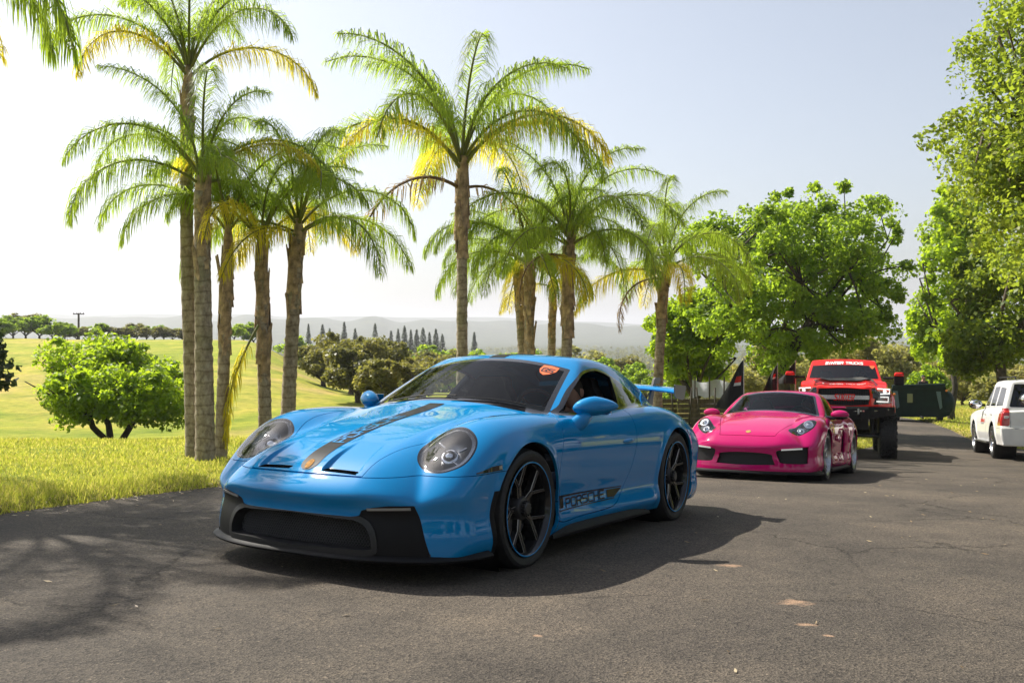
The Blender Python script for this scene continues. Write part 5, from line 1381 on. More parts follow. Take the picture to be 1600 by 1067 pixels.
def make_tree(name, rs, height, crown, trunk_h, trunk_r, nclump, n_per, leaf, lm, bm_, clump_r=.55, shape='round', lean=0.0, trunks=1, hollow=.35, bark_vis=True, lobes=0):
    """returns root empty with trunk and crown; crown = (rx, ry, rz); base at origin"""
    root = empty(name)
    rx, ry, rz = crown; cz = height - rz
    cen = []; rad = []
    nl_ = lobes or 7 + rs.randint(5); lob = []
    for k in range(nl_):
        v = rs.normal(size=3); v /= np.linalg.norm(v); lob.append((v * rs.uniform(.40, .78), rs.uniform(.22, .42)))
    lob.append((np.zeros(3), .45))
    while len(cen) < nclump:
        p = rs.uniform(-1, 1, 3); q = np.linalg.norm(p)
        if q > 1 or q < hollow * rs.uniform(.3, 1.3): continue
        if shape == 'dome' and p[2] < -.35 - .3 * rs.rand(): continue
        if shape == 'cone':
            zz = rs.uniform(0, 1) ** .95; aa = rs.uniform(0, 6.28); rr = (1 - zz) ** .85 * rs.uniform(.45, 1) + .03
            p = np.array([rr * math.cos(aa), rr * math.sin(aa), zz * 2 - 1])
        if shape != 'cone' and min(np.linalg.norm(p - lc) - lr for lc, lr in lob) > 0: continue
        lump = 1 + .12 * math.sin(3.1 * p[0] + 2.0 * rs.rand()) * math.cos(2.3 * p[1] + p[2] * 3)
        cen.append((p[0] * rx * lump, p[1] * ry * lump, cz + p[2] * rz * lump)); sprig = rs.rand() < .25 and shape != 'cone'
        if sprig: cen[-1] = tuple(np.array(cen[-1]) * np.array([1.12, 1.12, 1]) + np.array([0, 0, .10 * rz * max(0, p[2] + .3) * rs.uniform(.5, 1.8)]))
        rad.append(clump_r * (rs.uniform(.35, .6) if sprig else rs.uniform(.6, 1.2)) * (1 if shape != 'cone' else .30 + .75 * (1 - (p[2] + 1) / 2)))
    cen = np.array(cen); rad = np.array(rad)
    V, F = leaf_cloud(rs, cen, rad, n_per, leaf)
    co = mesh_obj("crown", V, F, lm, root)
    at_ = co.data.attributes.new("tone", 'FLOAT', 'FACE'); at_.data.foreach_set("value", np.repeat(np.clip(rs.normal(.5, .22, len(cen)), 0, 1), n_per).astype(np.float32))
    tb = MB()
    if shape == 'cone':
        tb.tube([(0, 0, -.3), (0, 0, height * .5), (0, 0, height * .97)], [trunk_r, trunk_r * .6, .03], 8)
    else:
        for t in range(trunks):
            a = 6.28 * t / max(1, trunks) + rs.rand(); off = 0 if trunks == 1 else trunk_r * 2.2
            bx, by = off * math.cos(a), off * math.sin(a); sp_ = .0 if trunks == 1 else rx * .25
            top = Vector((bx + sp_ * math.cos(a) + lean * height, by + sp_ * math.sin(a), trunk_h))
            tb.tube([(bx, by, -.4), (bx * 1.05, by * 1.05, trunk_h * .15), ((bx + top.x) / 2 + rs.normal() * .08, (by + top.y) / 2 + rs.normal() * .08, trunk_h * .6), tuple(top)], [trunk_r * 1.45, trunk_r * 1.05, trunk_r * .9, trunk_r * .8], 10)
            nb = max(5, int(nclump * (.35 if bark_vis else .12) / trunks)); sel = rs.permutation(len(cen))[:nb]
            # main limbs, then twigs out to the clumps
            nl = 5 + rs.randint(3); limbs = []
            for k in range(nl):
                aa = 6.28 * k / nl + rs.normal() * .25; e = rs.uniform(.35, .75)
                m1 = top + Vector((rx * .28 * math.cos(aa), ry * .28 * math.sin(aa), (height - trunk_h) * e * .35)); m2 = top + Vector((rx * .58 * math.cos(aa + .2), ry * .58 * math.sin(aa + .2), (height - trunk_h) * e * .8))
                tb.tube([top - Vector((0, 0, trunk_r)), (top + m1) / 2 + Vector((0, 0, -.1 * rx * .2)), m1, m2], [trunk_r * .62, trunk_r * .5, trunk_r * .36, trunk_r * .16], 7); limbs += [m1, m2]
            for j in sel:
                c = Vector(cen[j]); q = min(limbs, key=lambda v: (v - c).length); mid = (q + c) / 2 + Vector(rs.normal(size=3)) * .12 * (c - q).length
                tb.tube([q, mid, c], [trunk_r * .20, trunk_r * .13, .012], 5, False)
    tb.build("trunk", bm_, root, smooth=True)
    return root

def make_conifer(name, rs, h, r, n, lm, bm_):
    """slender spire: tiers of drooping sprays round a straight trunk"""
    root = empty(name); t = rs.uniform(0, 1, n) ** .8; z = h * (.06 + .94 * t); tier = .72 + .28 * np.abs(np.sin(t * 34 + rs.uniform(0, 6)))
    R_ = r * (1 - t) ** .8 * tier * rs.uniform(.35, 1, n) ** .6 * (1 + .25 * rs.normal(size=n) * .5) + .05; a = rs.uniform(0, 6.28, n)
    P = np.c_[R_ * np.cos(a), R_ * np.sin(a), z - .25 * R_]; o_ = np.c_[np.cos(a), np.sin(a), np.full(n, -.35)]; s_ = np.c_[-np.sin(a), np.cos(a), np.zeros(n)] + rs.normal(size=(n, 3)) * .25
    L_ = (.22 + .55 * (1 - t)) * rs.uniform(.6, 1.3, n); w_ = L_ * .42
    V = np.stack([P - o_ * L_[:, None] * .5, P + s_ * w_[:, None], P + o_ * L_[:, None], P - s_ * w_[:, None]], 1).reshape(-1, 3)
    co = mesh_obj("crown", V, np.arange(n * 4).reshape(n, 4), lm, root); at_ = co.data.attributes.new("tone", 'FLOAT', 'FACE'); at_.data.foreach_set("value", np.clip(rs.normal(.5, .2, n), 0, 1).astype(np.float32))
    MB().tube([(0, 0, -.3), (0, 0, h * .5), (0, 0, h * .98)], [.3, .18, .03], 7).build("trunk", bm_, root)
    return root
def stand(o, x, y, sink=0.0):
    o.location = (x, y, float(ground_z(np.array([x]), np.array([y]))[0]) - sink); return o
def at_px(x, d):
    return (x - 800) / FPX * d, d

# ---- palms
FR_G = leaf_mat('frond_green', [(0, (.045, .090, .014)), (.5, (.095, .155, .020)), (1, (.180, .215, .030))], (.42, .54, .06), .54)
FR_Y = leaf_mat('frond_yellow', [(0, (.120, .145, .014)), (.5, (.230, .230, .022)), (1, (.340, .300, .040))], (.80, .66, .06), .58)
FR_B = leaf_mat('frond_brown', [(0, (.16, .10, .045)), (.5, (.24, .16, .07)), (1, (.30, .21, .10))], (.40, .26, .10), .3)
RACH = mat('rachis', (.16, .17, .035), .55)
RACHB = mat('rachis_dry', (.15, .09, .045), .8)
def frond_mesh(rs, length, droop, leaflets, ml, mr, leaf_len, hang, width=.026):
    """arching frond in local X (out) / Z (up); rachis and two plumes of drooping leaflets"""
    n = 14; pts = []; ang = math.radians(rs.uniform(-3, 3)); x = z = 0.0; y = 0.0; side = rs.normal() * .10
    a = droop[0]; st = length / (n - 1); Pts = [Vector((0, 0, 0))]
    for i in range(1, n):
        t = i / (n - 1); a = droop[0] + (droop[1] - droop[0]) * t ** 1.35
        x += math.cos(a) * st; z += math.sin(a) * st; y += side * st * t; Pts.append(Vector((x, y, z)))
    mb = MB(); mb.tube(Pts, [.026 * (1 - .85 * i / (n - 1)) + .004 for i in range(n)], 5)
    nr = len(mb.F)
    V = []; F = []
    def along(t):
        f = t * (n - 1); i = min(int(f), n - 2); q = f - i; p = Pts[i].lerp(Pts[i + 1], q); d = (Pts[i + 1] - Pts[i]).normalized(); return p, d
    for k in range(leaflets):
        t = .16 + .84 * (k + rs.uniform(-.4, .4)) / leaflets; t = min(max(t, .14), .995); p, d = along(t)
        for sg in (1, -1):
            ll = leaf_len * (math.sin(math.pi * min(1, (t * .86 + .12))) ** .55) * rs.uniform(.75, 1.15)
            sd_ = Vector((0, sg, 0)); up = d.cross(sd_) * sg
            if up.z < 0: up = -up
            lift = rs.uniform(-.7, 1.1) * (1 - .7 * hang) - .15 * hang
            dir_ = (sd_ * rs.uniform(.45, 1.05) + d * rs.uniform(.3, 1.1) + up * lift).normalized()
            g = Vector((0, 0, -1)); m1 = p + dir_ * ll * .38; d2 = (dir_ * (1 - .35 - .4 * hang) + g * (.35 + .75 * hang) * rs.uniform(.6, 1.3)).normalized(); m2 = m1 + d2 * ll * .34; d3 = (d2 + g * (.5 + .9 * hang) * rs.uniform(.5, 1.2)).normalized(); m3 = m2 + d3 * ll * .32
            wv = dir_.cross(Vector((rs.normal() * .6, rs.normal() * .6, 1))); wv.normalize(); w0 = width * .5 * rs.uniform(.7, 1.25)
            b = len(V)
            V += [p - wv * w0 * .5, p + wv * w0 * .5, m1 - wv * w0, m1 + wv * w0, m2 - wv * w0 * .8, m2 + wv * w0 * .8, m3]
            F += [(b, b + 1, b + 3, b + 2), (b + 2, b + 3, b + 5, b + 4), (b + 4, b + 5, b + 6)]
    mb.add(V, F)
    me = bpy.data.meshes.new("frond"); me.from_pydata([tuple(v) for v in mb.V], [], mb.F); me.materials.append(mr); me.materials.append(ml)
    me.polygons.foreach_set("material_index", np.r_[np.zeros(nr, np.int32), np.ones(len(mb.F) - nr, np.int32)]); me.update()
    return me
_rs = np.random.RandomState(11)
FROND = {'up': [], 'arch': [], 'low': [], 'yarch': [], 'ylow': [], 'brown': [], 'hang': []}
for k in range(3): FROND['up'].append(frond_mesh(_rs, 2.7, (1.35, -.15 - .25 * k), 150, FR_G, RACH, .58, .45, .014))
for k in range(4): FROND['arch'].append(frond_mesh(_rs, 2.9, (1.0, -1.0 - .12 * k), 165, FR_G, RACH, .64, .62, .014))
for k in range(3): FROND['low'].append(frond_mesh(_rs, 2.8, (.55, -1.3 - .08 * k), 160, FR_G, RACH, .72, .82, .014))
for k in range(3): FROND['yarch'].append(frond_mesh(_rs, 2.8, (.9, -.95 - .15 * k), 160, FR_Y, RACH, .62, .62, .014))
for k in range(2): FROND['ylow'].append(frond_mesh(_rs, 2.7, (.30, -1.25), 155, FR_Y, RACH, .66, .8, .014))
for k in range(2): FROND['brown'].append(frond_mesh(_rs, 2.5, (.25, -1.35), 46, FR_B, RACHB, .42, .9, .018))
FROND['hang'].append(frond_mesh(_rs, 2.5, (-1.05, -1.62), 120, FR_Y, RACH, .46, .5, .018))

def palm_bark():
    m = bpy.data.materials.new("palm_bark"); m.use_nodes = True; n = m.node_tree; b = n.nodes["Principled BSDF"]; L = n.links
    tc = n.nodes.new("ShaderNodeTexCoord"); mp = _n(n, "ShaderNodeMapping"); mp.inputs["Scale"].default_value = (6, 6, 3.2); L.new(tc.outputs["Object"], mp.inputs[0])
    t = _n(n, "ShaderNodeTexNoise", Scale=2.6, Detail=8.0, Roughness=.7); L.new(mp.outputs[0], t.inputs[0])
    c = ramp(n, t.outputs["Fac"], [(.30, (.13, .098, .068)), (.46, (.30, .24, .18)), (.60, (.43, .36, .28)), (.8, (.55, .48, .38))]).outputs[0]
    t2 = _n(n, "ShaderNodeTexNoise", Scale=1.3, Detail=4.0); L.new(tc.outputs["Object"], t2.inputs[0])
    c = mixc(n, c, (.14, .145, .045), ramp(n, t2.outputs["Fac"], [(.52, (0, 0, 0)), (.70, (.7, .7, .7))]).outputs[0])
    wv = _n(n, "ShaderNodeTexWave", Scale=1.9, Distortion=5.0, Detail=4.0); wv.bands_direction = 'Z'; L.new(tc.outputs["Object"], wv.inputs[0]); wv.inputs["Detail Scale"].default_value = 1.2
    c = mixc(n, c, ramp(n, wv.outputs["Fac"], [(.0, (.68, .65, .62)), (.14, (1, 1, 1))]).outputs[0], 1.0, 'MULTIPLY')
    L.new(c, b.inputs["Base Color"]); b.inputs["Roughness"].default_value = .92
    bp = _n(n, "ShaderNodeBump", Strength=.8, Distance=.03); L.new(t.outputs["Fac"], bp.inputs["Height"]); L.new(bp.outputs[0], b.inputs["Normal"])
    return m
M['palm_bark'] = palm_bark()
M['palm_boot'] = mat('palm_boot', (.38, .27, .17), .9, noise=(9, .6), bump=(25, .8))
def boot_mesh(rs):
    """old split leaf base clasping the trunk"""
    V = []; F = []; L_ = .62
    for i in range(6):
        t = i / 5; w_ = .13 * (1 - .62 * t); x = .0 + .02 * t + .035 * t * t
        for k in range(5):
            u = -1 + k / 2; V.append((x + .03 * (1 - u * u), u * w_, L_ * t + (.03 * rs.normal() if i == 5 else 0)))
    n0 = len(V)
    V += [(x - .022, y, z) for x, y, z in V]
    for i in range(5):
        for k in range(4):
            a = i * 5 + k; F += [(a, a + 1, a + 6, a + 5), (a + n0, a + 5 + n0, a + 6 + n0, a + 1 + n0)]
    for k in range(4): F.append((25 + k, 26 + k, 26 + k + n0, 25 + k + n0))
    for i in range(5): F += [(i * 5, i * 5 + 5, i * 5 + 5 + n0, i * 5 + n0), (i * 5 + 4, i * 5 + 4 + n0, i * 5 + 9 + n0, i * 5 + 9)]
    me = bpy.data.meshes.new("leaf_boot"); me.from_pydata(V, [], F); me.materials.append(M['palm_boot']); me.update(); return me
BOOTS = [boot_mesh(_rs) for _ in range(3)]

def palm(base, path, r0, r1, spec, label, seed, scale=1.0, boots=8, boot_span=1.1, rings=26):
    """path: list of (dx, dy, h) from the base; spec: counts of each frond kind"""
    rs = np.random.RandomState(seed); r0 *= .84; r1 *= .84
    root = empty("palm_tree", base); tag(root, label, "palm tree", "queen palms along the verge")
    P = np.array([(0, 0, -.3)] + list(path), float); d = np.r_[0, np.cumsum(np.linalg.norm(np.diff(P, axis=0), axis=1))]
    fx, fy, fz = spl(d, P[:, 0]), spl(d, P[:, 1]), spl(d, P[:, 2]); H = d[-1]
    mb = MB(); pts = []; rad = []
    for i in range(rings * 3 + 1):
        t = i / (rings * 3); q = t * H; r = r0 + (r1 - r0) * min(1, t * 1.15) + .10 * r0 * math.exp(-t * 14)
        if i % 3 == 0: r *= 1.035
        elif i % 3 == 1: r *= .975
        pts.append((float(fx(q)) + rs.normal() * .003, float(fy(q)), float(fz(q)))); rad.append(r * (1 + rs.normal() * .012))
    mb.tube(pts, rad, 14).build("trunk", M['palm_bark'], root, smooth=True)
    top = Vector(pts[-1])
    # fibrous shaft above the trunk
    MB().tube([top - Vector((0, 0, .25)), top + Vector((0, 0, .15 * scale)), top + Vector((0, 0, .5 * scale))], [r1 * 1.05, r1 * .9, r1 * .35], 12).build("crown_shaft", M['palm_boot'], root, smooth=True)
    boots = int(boots * 1.7)
    for k in range(boots):
        h = 1 - (k + .5) / boots; a = k * 2.4 + rs.normal() * .3; q = H - boot_span * (1 - h) - .25
        o = bpy.data.objects.new("leaf_boot", BOOTS[k % 3]); COL.objects.link(o); o.parent = root
        o.location = (float(fx(q)) + math.cos(a) * r1 * .75, float(fy(q)) + math.sin(a) * r1 * .75, float(fz(q))); o.rotation_euler = (0, rs.uniform(-.05, .06), a); s_ = rs.uniform(.7, 1.15) * scale; o.scale = (s_, s_, s_)
    k = 0; tot = sum(c for _, c in spec)
    for kind, cnt in spec:
        for j in range(cnt):
            a = k * 2.39996 + rs.normal() * .22 + seed; k += 1
            me = FROND[kind][rs.randint(len(FROND[kind]))]
            o = bpy.data.objects.new("frond", me); COL.objects.link(o); o.parent = root
            lift = {'up': .42, 'arch': .32, 'yarch': .22, 'low': .15, 'ylow': .05, 'brown': -.1, 'hang': -.3}[kind] * scale
            o.location = top + Vector((math.cos(a) * r1 * .5, math.sin(a) * r1 * .5, lift)); s_ = scale * rs.uniform(.9, 1.1)
            o.scale = (s_, s_, s_); o.rotation_euler = (rs.normal() * .12, rs.normal() * .07, a)
    return root

def palm_px(xb, yb, d, pts, r0, r1, spec, label, seed, **kw):
    """pts: trunk points as photograph pixels from the ground up (same depth)"""
    X, Y = (xb - 800) / FPX * d, d
    z0 = float(ground_z(np.array([X]), np.array([Y]))[0]); b = Vector((X, Y, z0))
    path = []
    for (x, y) in pts:
        p = px(x, y, d) - b; path.append((p.x, 0.0, p.z))
    return palm(b, path, r0, r1, spec, label, seed, **kw)

FULL = [('up', 4), ('arch', 6), ('low', 4), ('yarch', 2), ('ylow', 1)]
P0_ = palm((-7.9, 9.6, float(ground_z(np.array([-7.9]), np.array([9.6]))[0])), [(.05, 0, 3), (.1, .1, 6.5)], .2, .14, [('up', 4), ('arch', 7), ('low', 6), ('ylow', 2)], "palm left of the frame, only its hanging frond tips show at the top left corner", 21, scale=1.2)
palm_px(303, 720, 14.4, [(298, 560), (292, 330), (296, 138)], .15, .105, [('up', 8), ('arch', 3), ('yarch', 2)], "tallest palm at left, crown cut by the top edge, thin trunk", 3, scale=.84)
palm_px(321, 722, 13.4, [(318, 520), (316, 300)], .172, .132, [('up', 4), ('arch', 4), ('low', 3), ('yarch', 2)], "palm with the thickest ringed trunk, front of the left cluster", 5, scale=.76)
palm_px(343, 722, 14.2, [(350, 560), (357, 385)], .118, .098, [('up', 5), ('arch', 2)], "slim leaning palm right behind the thickest trunk of the left cluster", 8, scale=.82, boots=9, boot_span=1.6)
palm_px(415, 690, 14.6, [(412, 560), (408, 400)], .128, .112, [('up', 4), ('arch', 2), ('yarch', 3)], "palm with shaggy split bark and a yellow frond hanging by its trunk", 13, scale=.84, boots=12, boot_span=1.9)
palm_px(447, 690, 15.0, [(455, 540), (467, 375)], .152, .118, [('up', 4), ('arch', 5), ('low', 3), ('yarch', 1), ('ylow', 1)], "palm with smooth grey trunk leaning right, right end of the left cluster", 17, scale=.84)
palm_px(722, 650, 19.0, [(722, 480), (721, 285)], .15, .125, [('up', 7), ('arch', 5), ('yarch', 4), ('brown', 2)], "tall lone palm with straight grey trunk behind the blue coupe's windshield", 29, scale=1.3, boots=7, boot_span=1.4)
palm_px(832, 640, 21.0, [(828, 540), (826, 420)], .14, .125, [('up', 4), ('arch', 5), ('low', 4), ('ylow', 2)], "short palm with rough brown trunk, left of the middle group", 31, scale=.95, boots=12, boot_span=2.2)
palm_px(818, 640, 22.5, [(815, 540), (808, 430)], .13, .12, [('up', 3), ('arch', 4), ('low', 3)], "thin palm trunk just left of the rough brown one in the middle group", 33, scale=.85)
palm_px(860, 640, 24.0, [(862, 540), (864, 450)], .14, .12, [('up', 4), ('arch', 3), ('ylow', 2)], "small green-trunked palm in the middle group, partly hidden", 36, scale=.75)
palm_px(884, 640, 20.5, [(886, 520), (890, 395)], .17, .13, [('up', 5), ('arch', 6), ('low', 4), ('yarch', 1), ('brown', 1)], "palm with scaly brown trunk behind the blue coupe's roof", 41, scale=1.12, boots=12, boot_span=1.8)
palm_px(1026, 660, 22.5, [(1030, 560), (1040, 430)], .155, .13, [('up', 4), ('arch', 5), ('low', 4), ('ylow', 3), ('brown', 1)], "palm standing behind the blue coupe's rear wing", 47, scale=1.0, boots=6)
for a_, sc_ in ((-.02, 1.42), (.22, 1.25), (-.35, 1.25)):        # the fronds that reach into the frame
    o = bpy.data.objects.new("frond", FROND['low'][1]); COL.objects.link(o); o.parent = P0_; o.location = (-.02, .1, 5.62); o.rotation_euler = (0, 0, a_); o.scale = (sc_,) * 3
# hanging yellow frond beside the shaggy palm
o = bpy.data.objects.new("frond", FROND['hang'][0]); COL.objects.link(o)
pr = [q for q in bpy.data.objects if q.name.startswith("palm_tree") and "shaggy" in q.get("label", "")][0]
o.parent = pr; o.location = px(404, 508, 14.3) - pr.location; o.rotation_euler = (0, 0, math.pi * 1.12); o.scale = (.78, .78, .78)
# ------------------------------------------------------------------ trees
def put(o, x, d, label, cat="tree", group=None, dz=0.0, rz=0.0, ytop=None, h=1.0):
    """stand it on the ground; ytop = photograph row its top reaches"""
    X, Y = at_px(x, d); stand(o, X, Y); sc = 1.0 if ytop is None else (px(x, ytop, d).z - o.location.z) / h
    o.location.z += dz; o.rotation_euler = (0, 0, rz); o.scale = (sc ** .5, sc ** .5, sc); tag(o, label, cat, group); return o
def rsd(k): return np.random.RandomState(k)
# bright bushy tree in the hollow at left
t = make_tree("bushy_tree", rsd(1), 3.75, (2.9, 2.6, 1.85), 1.15, .10, 320, 105, .10, LF['bright'], M['dark_bark'], .46, 'dome', trunks=3, lobes=24, hollow=.12)
put(t, 178, 26, "bright green spreading bushy tree in the hollow left of the palms", dz=-.15, ytop=508, h=3.75)
t = make_tree("dark_tree", rsd(2), 3.9, (1.5, 1.5, 1.7), 1.2, .16, 90, 90, .14, LF['dark'], M['dark_bark'], .5)
put(t, -75, 24, "dark green tree cut off by the left edge of the photo")
# big round-crowned tree behind the magenta car
t = make_tree("maple_tree", rsd(3), 8.3, (4.5, 3.8, 3.4), 2.2, .22, 450, 120, .105, LF['green'], M['dark_bark'], .52, 'round', lean=-.03, lobes=30, hollow=.2)
put(t, 1232, 33, "large round green tree behind the red truck and magenta car", dz=.3, ytop=298, h=8.3)
t = make_tree("maple_tree", rsd(4), 6.6, (3.0, 2.4, 2.9), 1.2, .16, 200, 140, .12, LF['bright'], M['dark_bark'], .5, 'round')
put(t, 1086, 38, "bright green leafy tree between the last palm and the large round tree", ytop=415, h=6.6)
# right-hand trees
t = make_tree("oak_tree", rsd(5), 12.2, (5.3, 5.0, 5.4), 3.2, .32, 1000, 165, .082, LF['leafy'], M['bark'], .72, 'round', hollow=.25, lobes=48)
X, Y = 14.6, 19.5; stand(t, X, Y); tag(t, "tall yellow-green oak over the white SUV, cut by the top right corner", "tree")
t = make_tree("oak_tree", rsd(15), 6.6, (2.4, 2.4, 2.5), 2.4, .17, 190, 130, .11, LF['leafy'], M['bark'], .52, 'round', hollow=.4)
put(t, 1562, 30, "smaller oak with pale forked trunk right behind the white SUV", ytop=330, h=6.6)
t = make_tree("maple_tree", rsd(6), 10.4, (2.8, 2.8, 4.2), 2.4, .14, 260, 130, .15, LF['bright'], M['dark_bark'], .62, 'round')
put(t, 1487, 45, "slender bright green tree with a dark straight trunk on the right lawn", ytop=285, h=10.4)
# oaks on the slope in the middle left
for k, (x, d, h, r, yt) in enumerate(((505, 62, 4.6, 2.6, 527), (548, 56, 5.0, 2.9, 519), (596, 60, 5.1, 3.0, 516), (560, 47, 3.6, 2.0, 545), (622, 44, 3.4, 2.4, 560), (660, 52, 3.8, 2.2, 545))):
    t = make_tree("live_oak", rsd(20 + k), h, (r, r, h * .47), .7, .2, 95, 110, .17, LF['oak'], M['dark_bark'], .62, 'dome', bark_vis=False)
    put(t, x, d, ["olive oak at the left end of the oak clump on the hillside", "broad olive oak in the middle of the hillside clump", "tallest olive oak at the back right of the hillside clump", "small low olive oak at the front of the hillside clump", "greyish oak just behind the blue coupe's right mirror", "olive oak beside the blue coupe's windshield pillar, right end of the clump"][k], group="oaks on the slope", ytop=yt, h=h)
# olive shrubs behind the truck and on the right
names = ["olive grey bush behind the magenta car's flags", "tall olive bush left of the red truck's roof", "olive bush above the red truck's roof", "pale olive bush right of the red truck's cab", "olive bush behind the dark green trailer", "bright green bush behind the dark green trailer", "low olive bush behind the dark trunk on the right lawn", "olive bush left of the white SUV's mirror", "olive bush behind the white SUV"]
for k, (x, d, h, r, lm, yt) in enumerate(((1165, 55, 3.6, 2.6, 'olive', 560), (1238, 58, 5.0, 3.0, 'olive', 533), (1310, 66, 5.6, 3.4, 'olive', 520), (1378, 62, 4.8, 2.6, 'olive', 528), (1428, 70, 4.6, 3.0, 'olive', 545), (1440, 58, 3.4, 1.7, 'bright', 572), (1505, 66, 3.6, 2.8, 'olive', 572), (1548, 60, 3.4, 2.4, 'olive', 575), (1600, 62, 4.0, 3.0, 'olive', 560))):
    t = make_tree("olive_bush", rsd(40 + k), h, (r, r, h * .5), .5, .12, 80, 100, .18, LF[lm], M['bark'], .66, 'dome', bark_vis=False)
    put(t, x, d, names[k], "bush", "bushes behind the vehicles", ytop=yt, h=h)
# proto trees for the distance (copies share their meshes)
PR = [make_tree("valley_tree", rsd(60 + k), 8, (3.6, 3.4, 3.6), 1.2, .2, 80, 80, .30, LF[l], M['dark_bark'], 1.0, 'dome', bark_vis=False) for k, l in enumerate(('green', 'oak', 'bright', 'olive'))]
CF = [make_conifer("conifer", rsd(70 + k), 22, 2.5 + .5 * k, 3200, LF['fir'], M['dark_bark']) for k in range(3)]
used = set()
def inst(P, x, ytop, d, w=None, base=None, label="", cat="tree", group=None, rz=0):
    """copy standing on the ground, tall enough that its top shows at photograph row ytop"""
    o = P if P.name not in used else copy_tree(P)
    used.add(P.name)
    X, Y = at_px(x, d); z = float(ground_z(np.array([X]), np.array([Y]))[0]); top = px(x, ytop, d).z; ph = 22 if P in CF else 8
    s_ = max(.25, (top - z) / ph); ws = s_ * (.8 + .5 * (x * 7 % 10) / 10 if P in CF else (w if w and w > 1.5 else 1.25))
    o.location = (X, Y, z - .1); o.scale = (ws, ws, s_); o.rotation_euler = (0, 0, rz); tag(o, label, cat, group); return o
rr = rsd(99)
# treeline on the crest of the hill at left
ordn = ["first", "second", "third", "fourth", "fifth", "sixth", "seventh", "eighth", "ninth", "tenth", "eleventh", "twelfth", "thirteenth", "fourteenth", "fifteenth", "sixteenth"]
ordw = ordn + ['seventeenth', 'eighteenth', 'nineteenth', 'twentieth', 'twenty-first', 'twenty-second', 'twenty-third', 'twenty-fourth', 'twenty-fifth', 'twenty-sixth', 'twenty-seventh', 'twenty-eighth', 'twenty-ninth', 'thirtieth', 'thirty-first', 'thirty-second']
left = [(2, 494, 104, 1.7, 0), (20, 489, 108, 1.6, 0), (40, 484, 112, 1.6, 1), (62, 488, 110, 1.7, 0), (82, 500, 108, 1.7, 2), (101, 500, 113, 1.6, 0), (120, 509, 118, 2.0, 1), (137, 507, 121, 1.9, 0), (152, 502, 122, 1.7, 2), (168, 512, 125, 2.2, 1), (186, 510, 124, 2.2, 1), (200, 507, 128, 2.0, 0), (214, 501, 130, 1.7, 1), (229, 508, 126, 2.0, 1), (242, 505, 130, 2.0, 0), (256, 507, 129, 1.9, 1), (270, 511, 132, 2.2, 0), (285, 513, 131, 2.2, 1), (300, 515, 133, 2.2, 1), (366, 508, 120, 1.8, 2), (380, 503, 124, 1.7, 2), (396, 500, 125, 1.7, 0)]
for k, (x, yt, d, w_, p) in enumerate(left):
    inst(PR[p], x, yt, d, w_, label=ordw[k] + " tree from the left in the line on the far field's crest", group="trees on the field's crest", rz=rr.uniform(0, 6))
# conifers
cx = [(482, 507), (504, 506), (515, 510), (538, 503), (555, 511), (586, 506), (611, 516), (622, 511), (632, 509), (642, 513), (651, 516), (661, 511), (671, 516), (681, 514), (691, 520), (741, 520)]
for k, (x, yt) in enumerate(cx):
    inst(CF[k % 3], x, yt + (k * 7 % 5) - 2, 235 + 14 * (k % 4), .95 + .1 * (k % 3), label=ordn[k] + " dark conifer from the left, rising from the valley behind the oaks", group="conifers in the valley", rz=rr.uniform(0, 6))
# valley trees between the conifers and the road
k = 0
for (x, yt, d, w_, p) in sorted(((470, 520, 150, 1.0, 2), (575, 523, 170, 1.2, 0), (640, 535, 150, 1.1, 1), (690, 540, 130, 1.1, 0), (668, 552, 100, .9, 1), (705, 556, 92, .9, 0), (742, 545, 115, 1.1, 2), (765, 540, 130, 1.1, 0), (790, 546, 110, 1.0, 2), (812, 540, 150, 1.2, 0), (842, 548, 120, 1.1, 0), (872, 552, 100, 1.0, 2), (905, 540, 140, 1.2, 3), (935, 552, 105, 1.1, 0), (962, 545, 120, 1.1, 1), (988, 560, 85, 1.0, 0), (1010, 575, 70, .9, 2), (915, 572, 78, .9, 1), (950, 585, 66, .8, 0), (862, 580, 74, .9, 0), (750, 565, 82, .9, 0), (800, 572, 76, .9, 2), (1060, 585, 60, .7, 0), (720, 590, 62, .7, 2), (1290, 545, 120, 1.2, 3), (1340, 540, 140, 1.2, 1), (1400, 552, 110, 1.1, 3), (500, 530, 120, 1, 0), (528, 527, 130, 1, 1), (610, 531, 125, 1, 0), (650, 533, 115, 1, 2), (690, 537, 110, 1, 1))):
    inst(PR[p], x, yt, d, w_ * .9, label="%s rounded tree %s in the valley, %s from the left" % (['mid green', 'olive', 'bright green', 'grey-olive'][p], "near by" if d < 90 else "farther off" if d < 125 else "far off", ordw[k]), group="trees in the valley", rz=rr.uniform(0, 6)); k += 1
# far woodland: nobody could count it
n_ = 2600; rw = rsd(7); A = rw.uniform(-.62, .62, n_); R_ = 170 * np.exp(rw.uniform(0, 2.2, n_)); Xw = R_ * np.sin(A); Yw = R_ * np.cos(A); Zw = ground_z(Xw, Yw)
keep = ~((A < -.15) & (R_ < 260)); Xw, Yw, Zw, R_ = Xw[keep], Yw[keep], Zw[keep], R_[keep]
V, F = leaf_cloud(rw, np.c_[Xw, Yw, Zw + 3.0], rw.uniform(2.2, 4.6, len(Xw)), 34, 1.5)
o = mesh_obj("woodland", V, F, LF['oak']); tag(o, "hazy woodland filling the valley towards the hills", "woodland", kind="stuff")
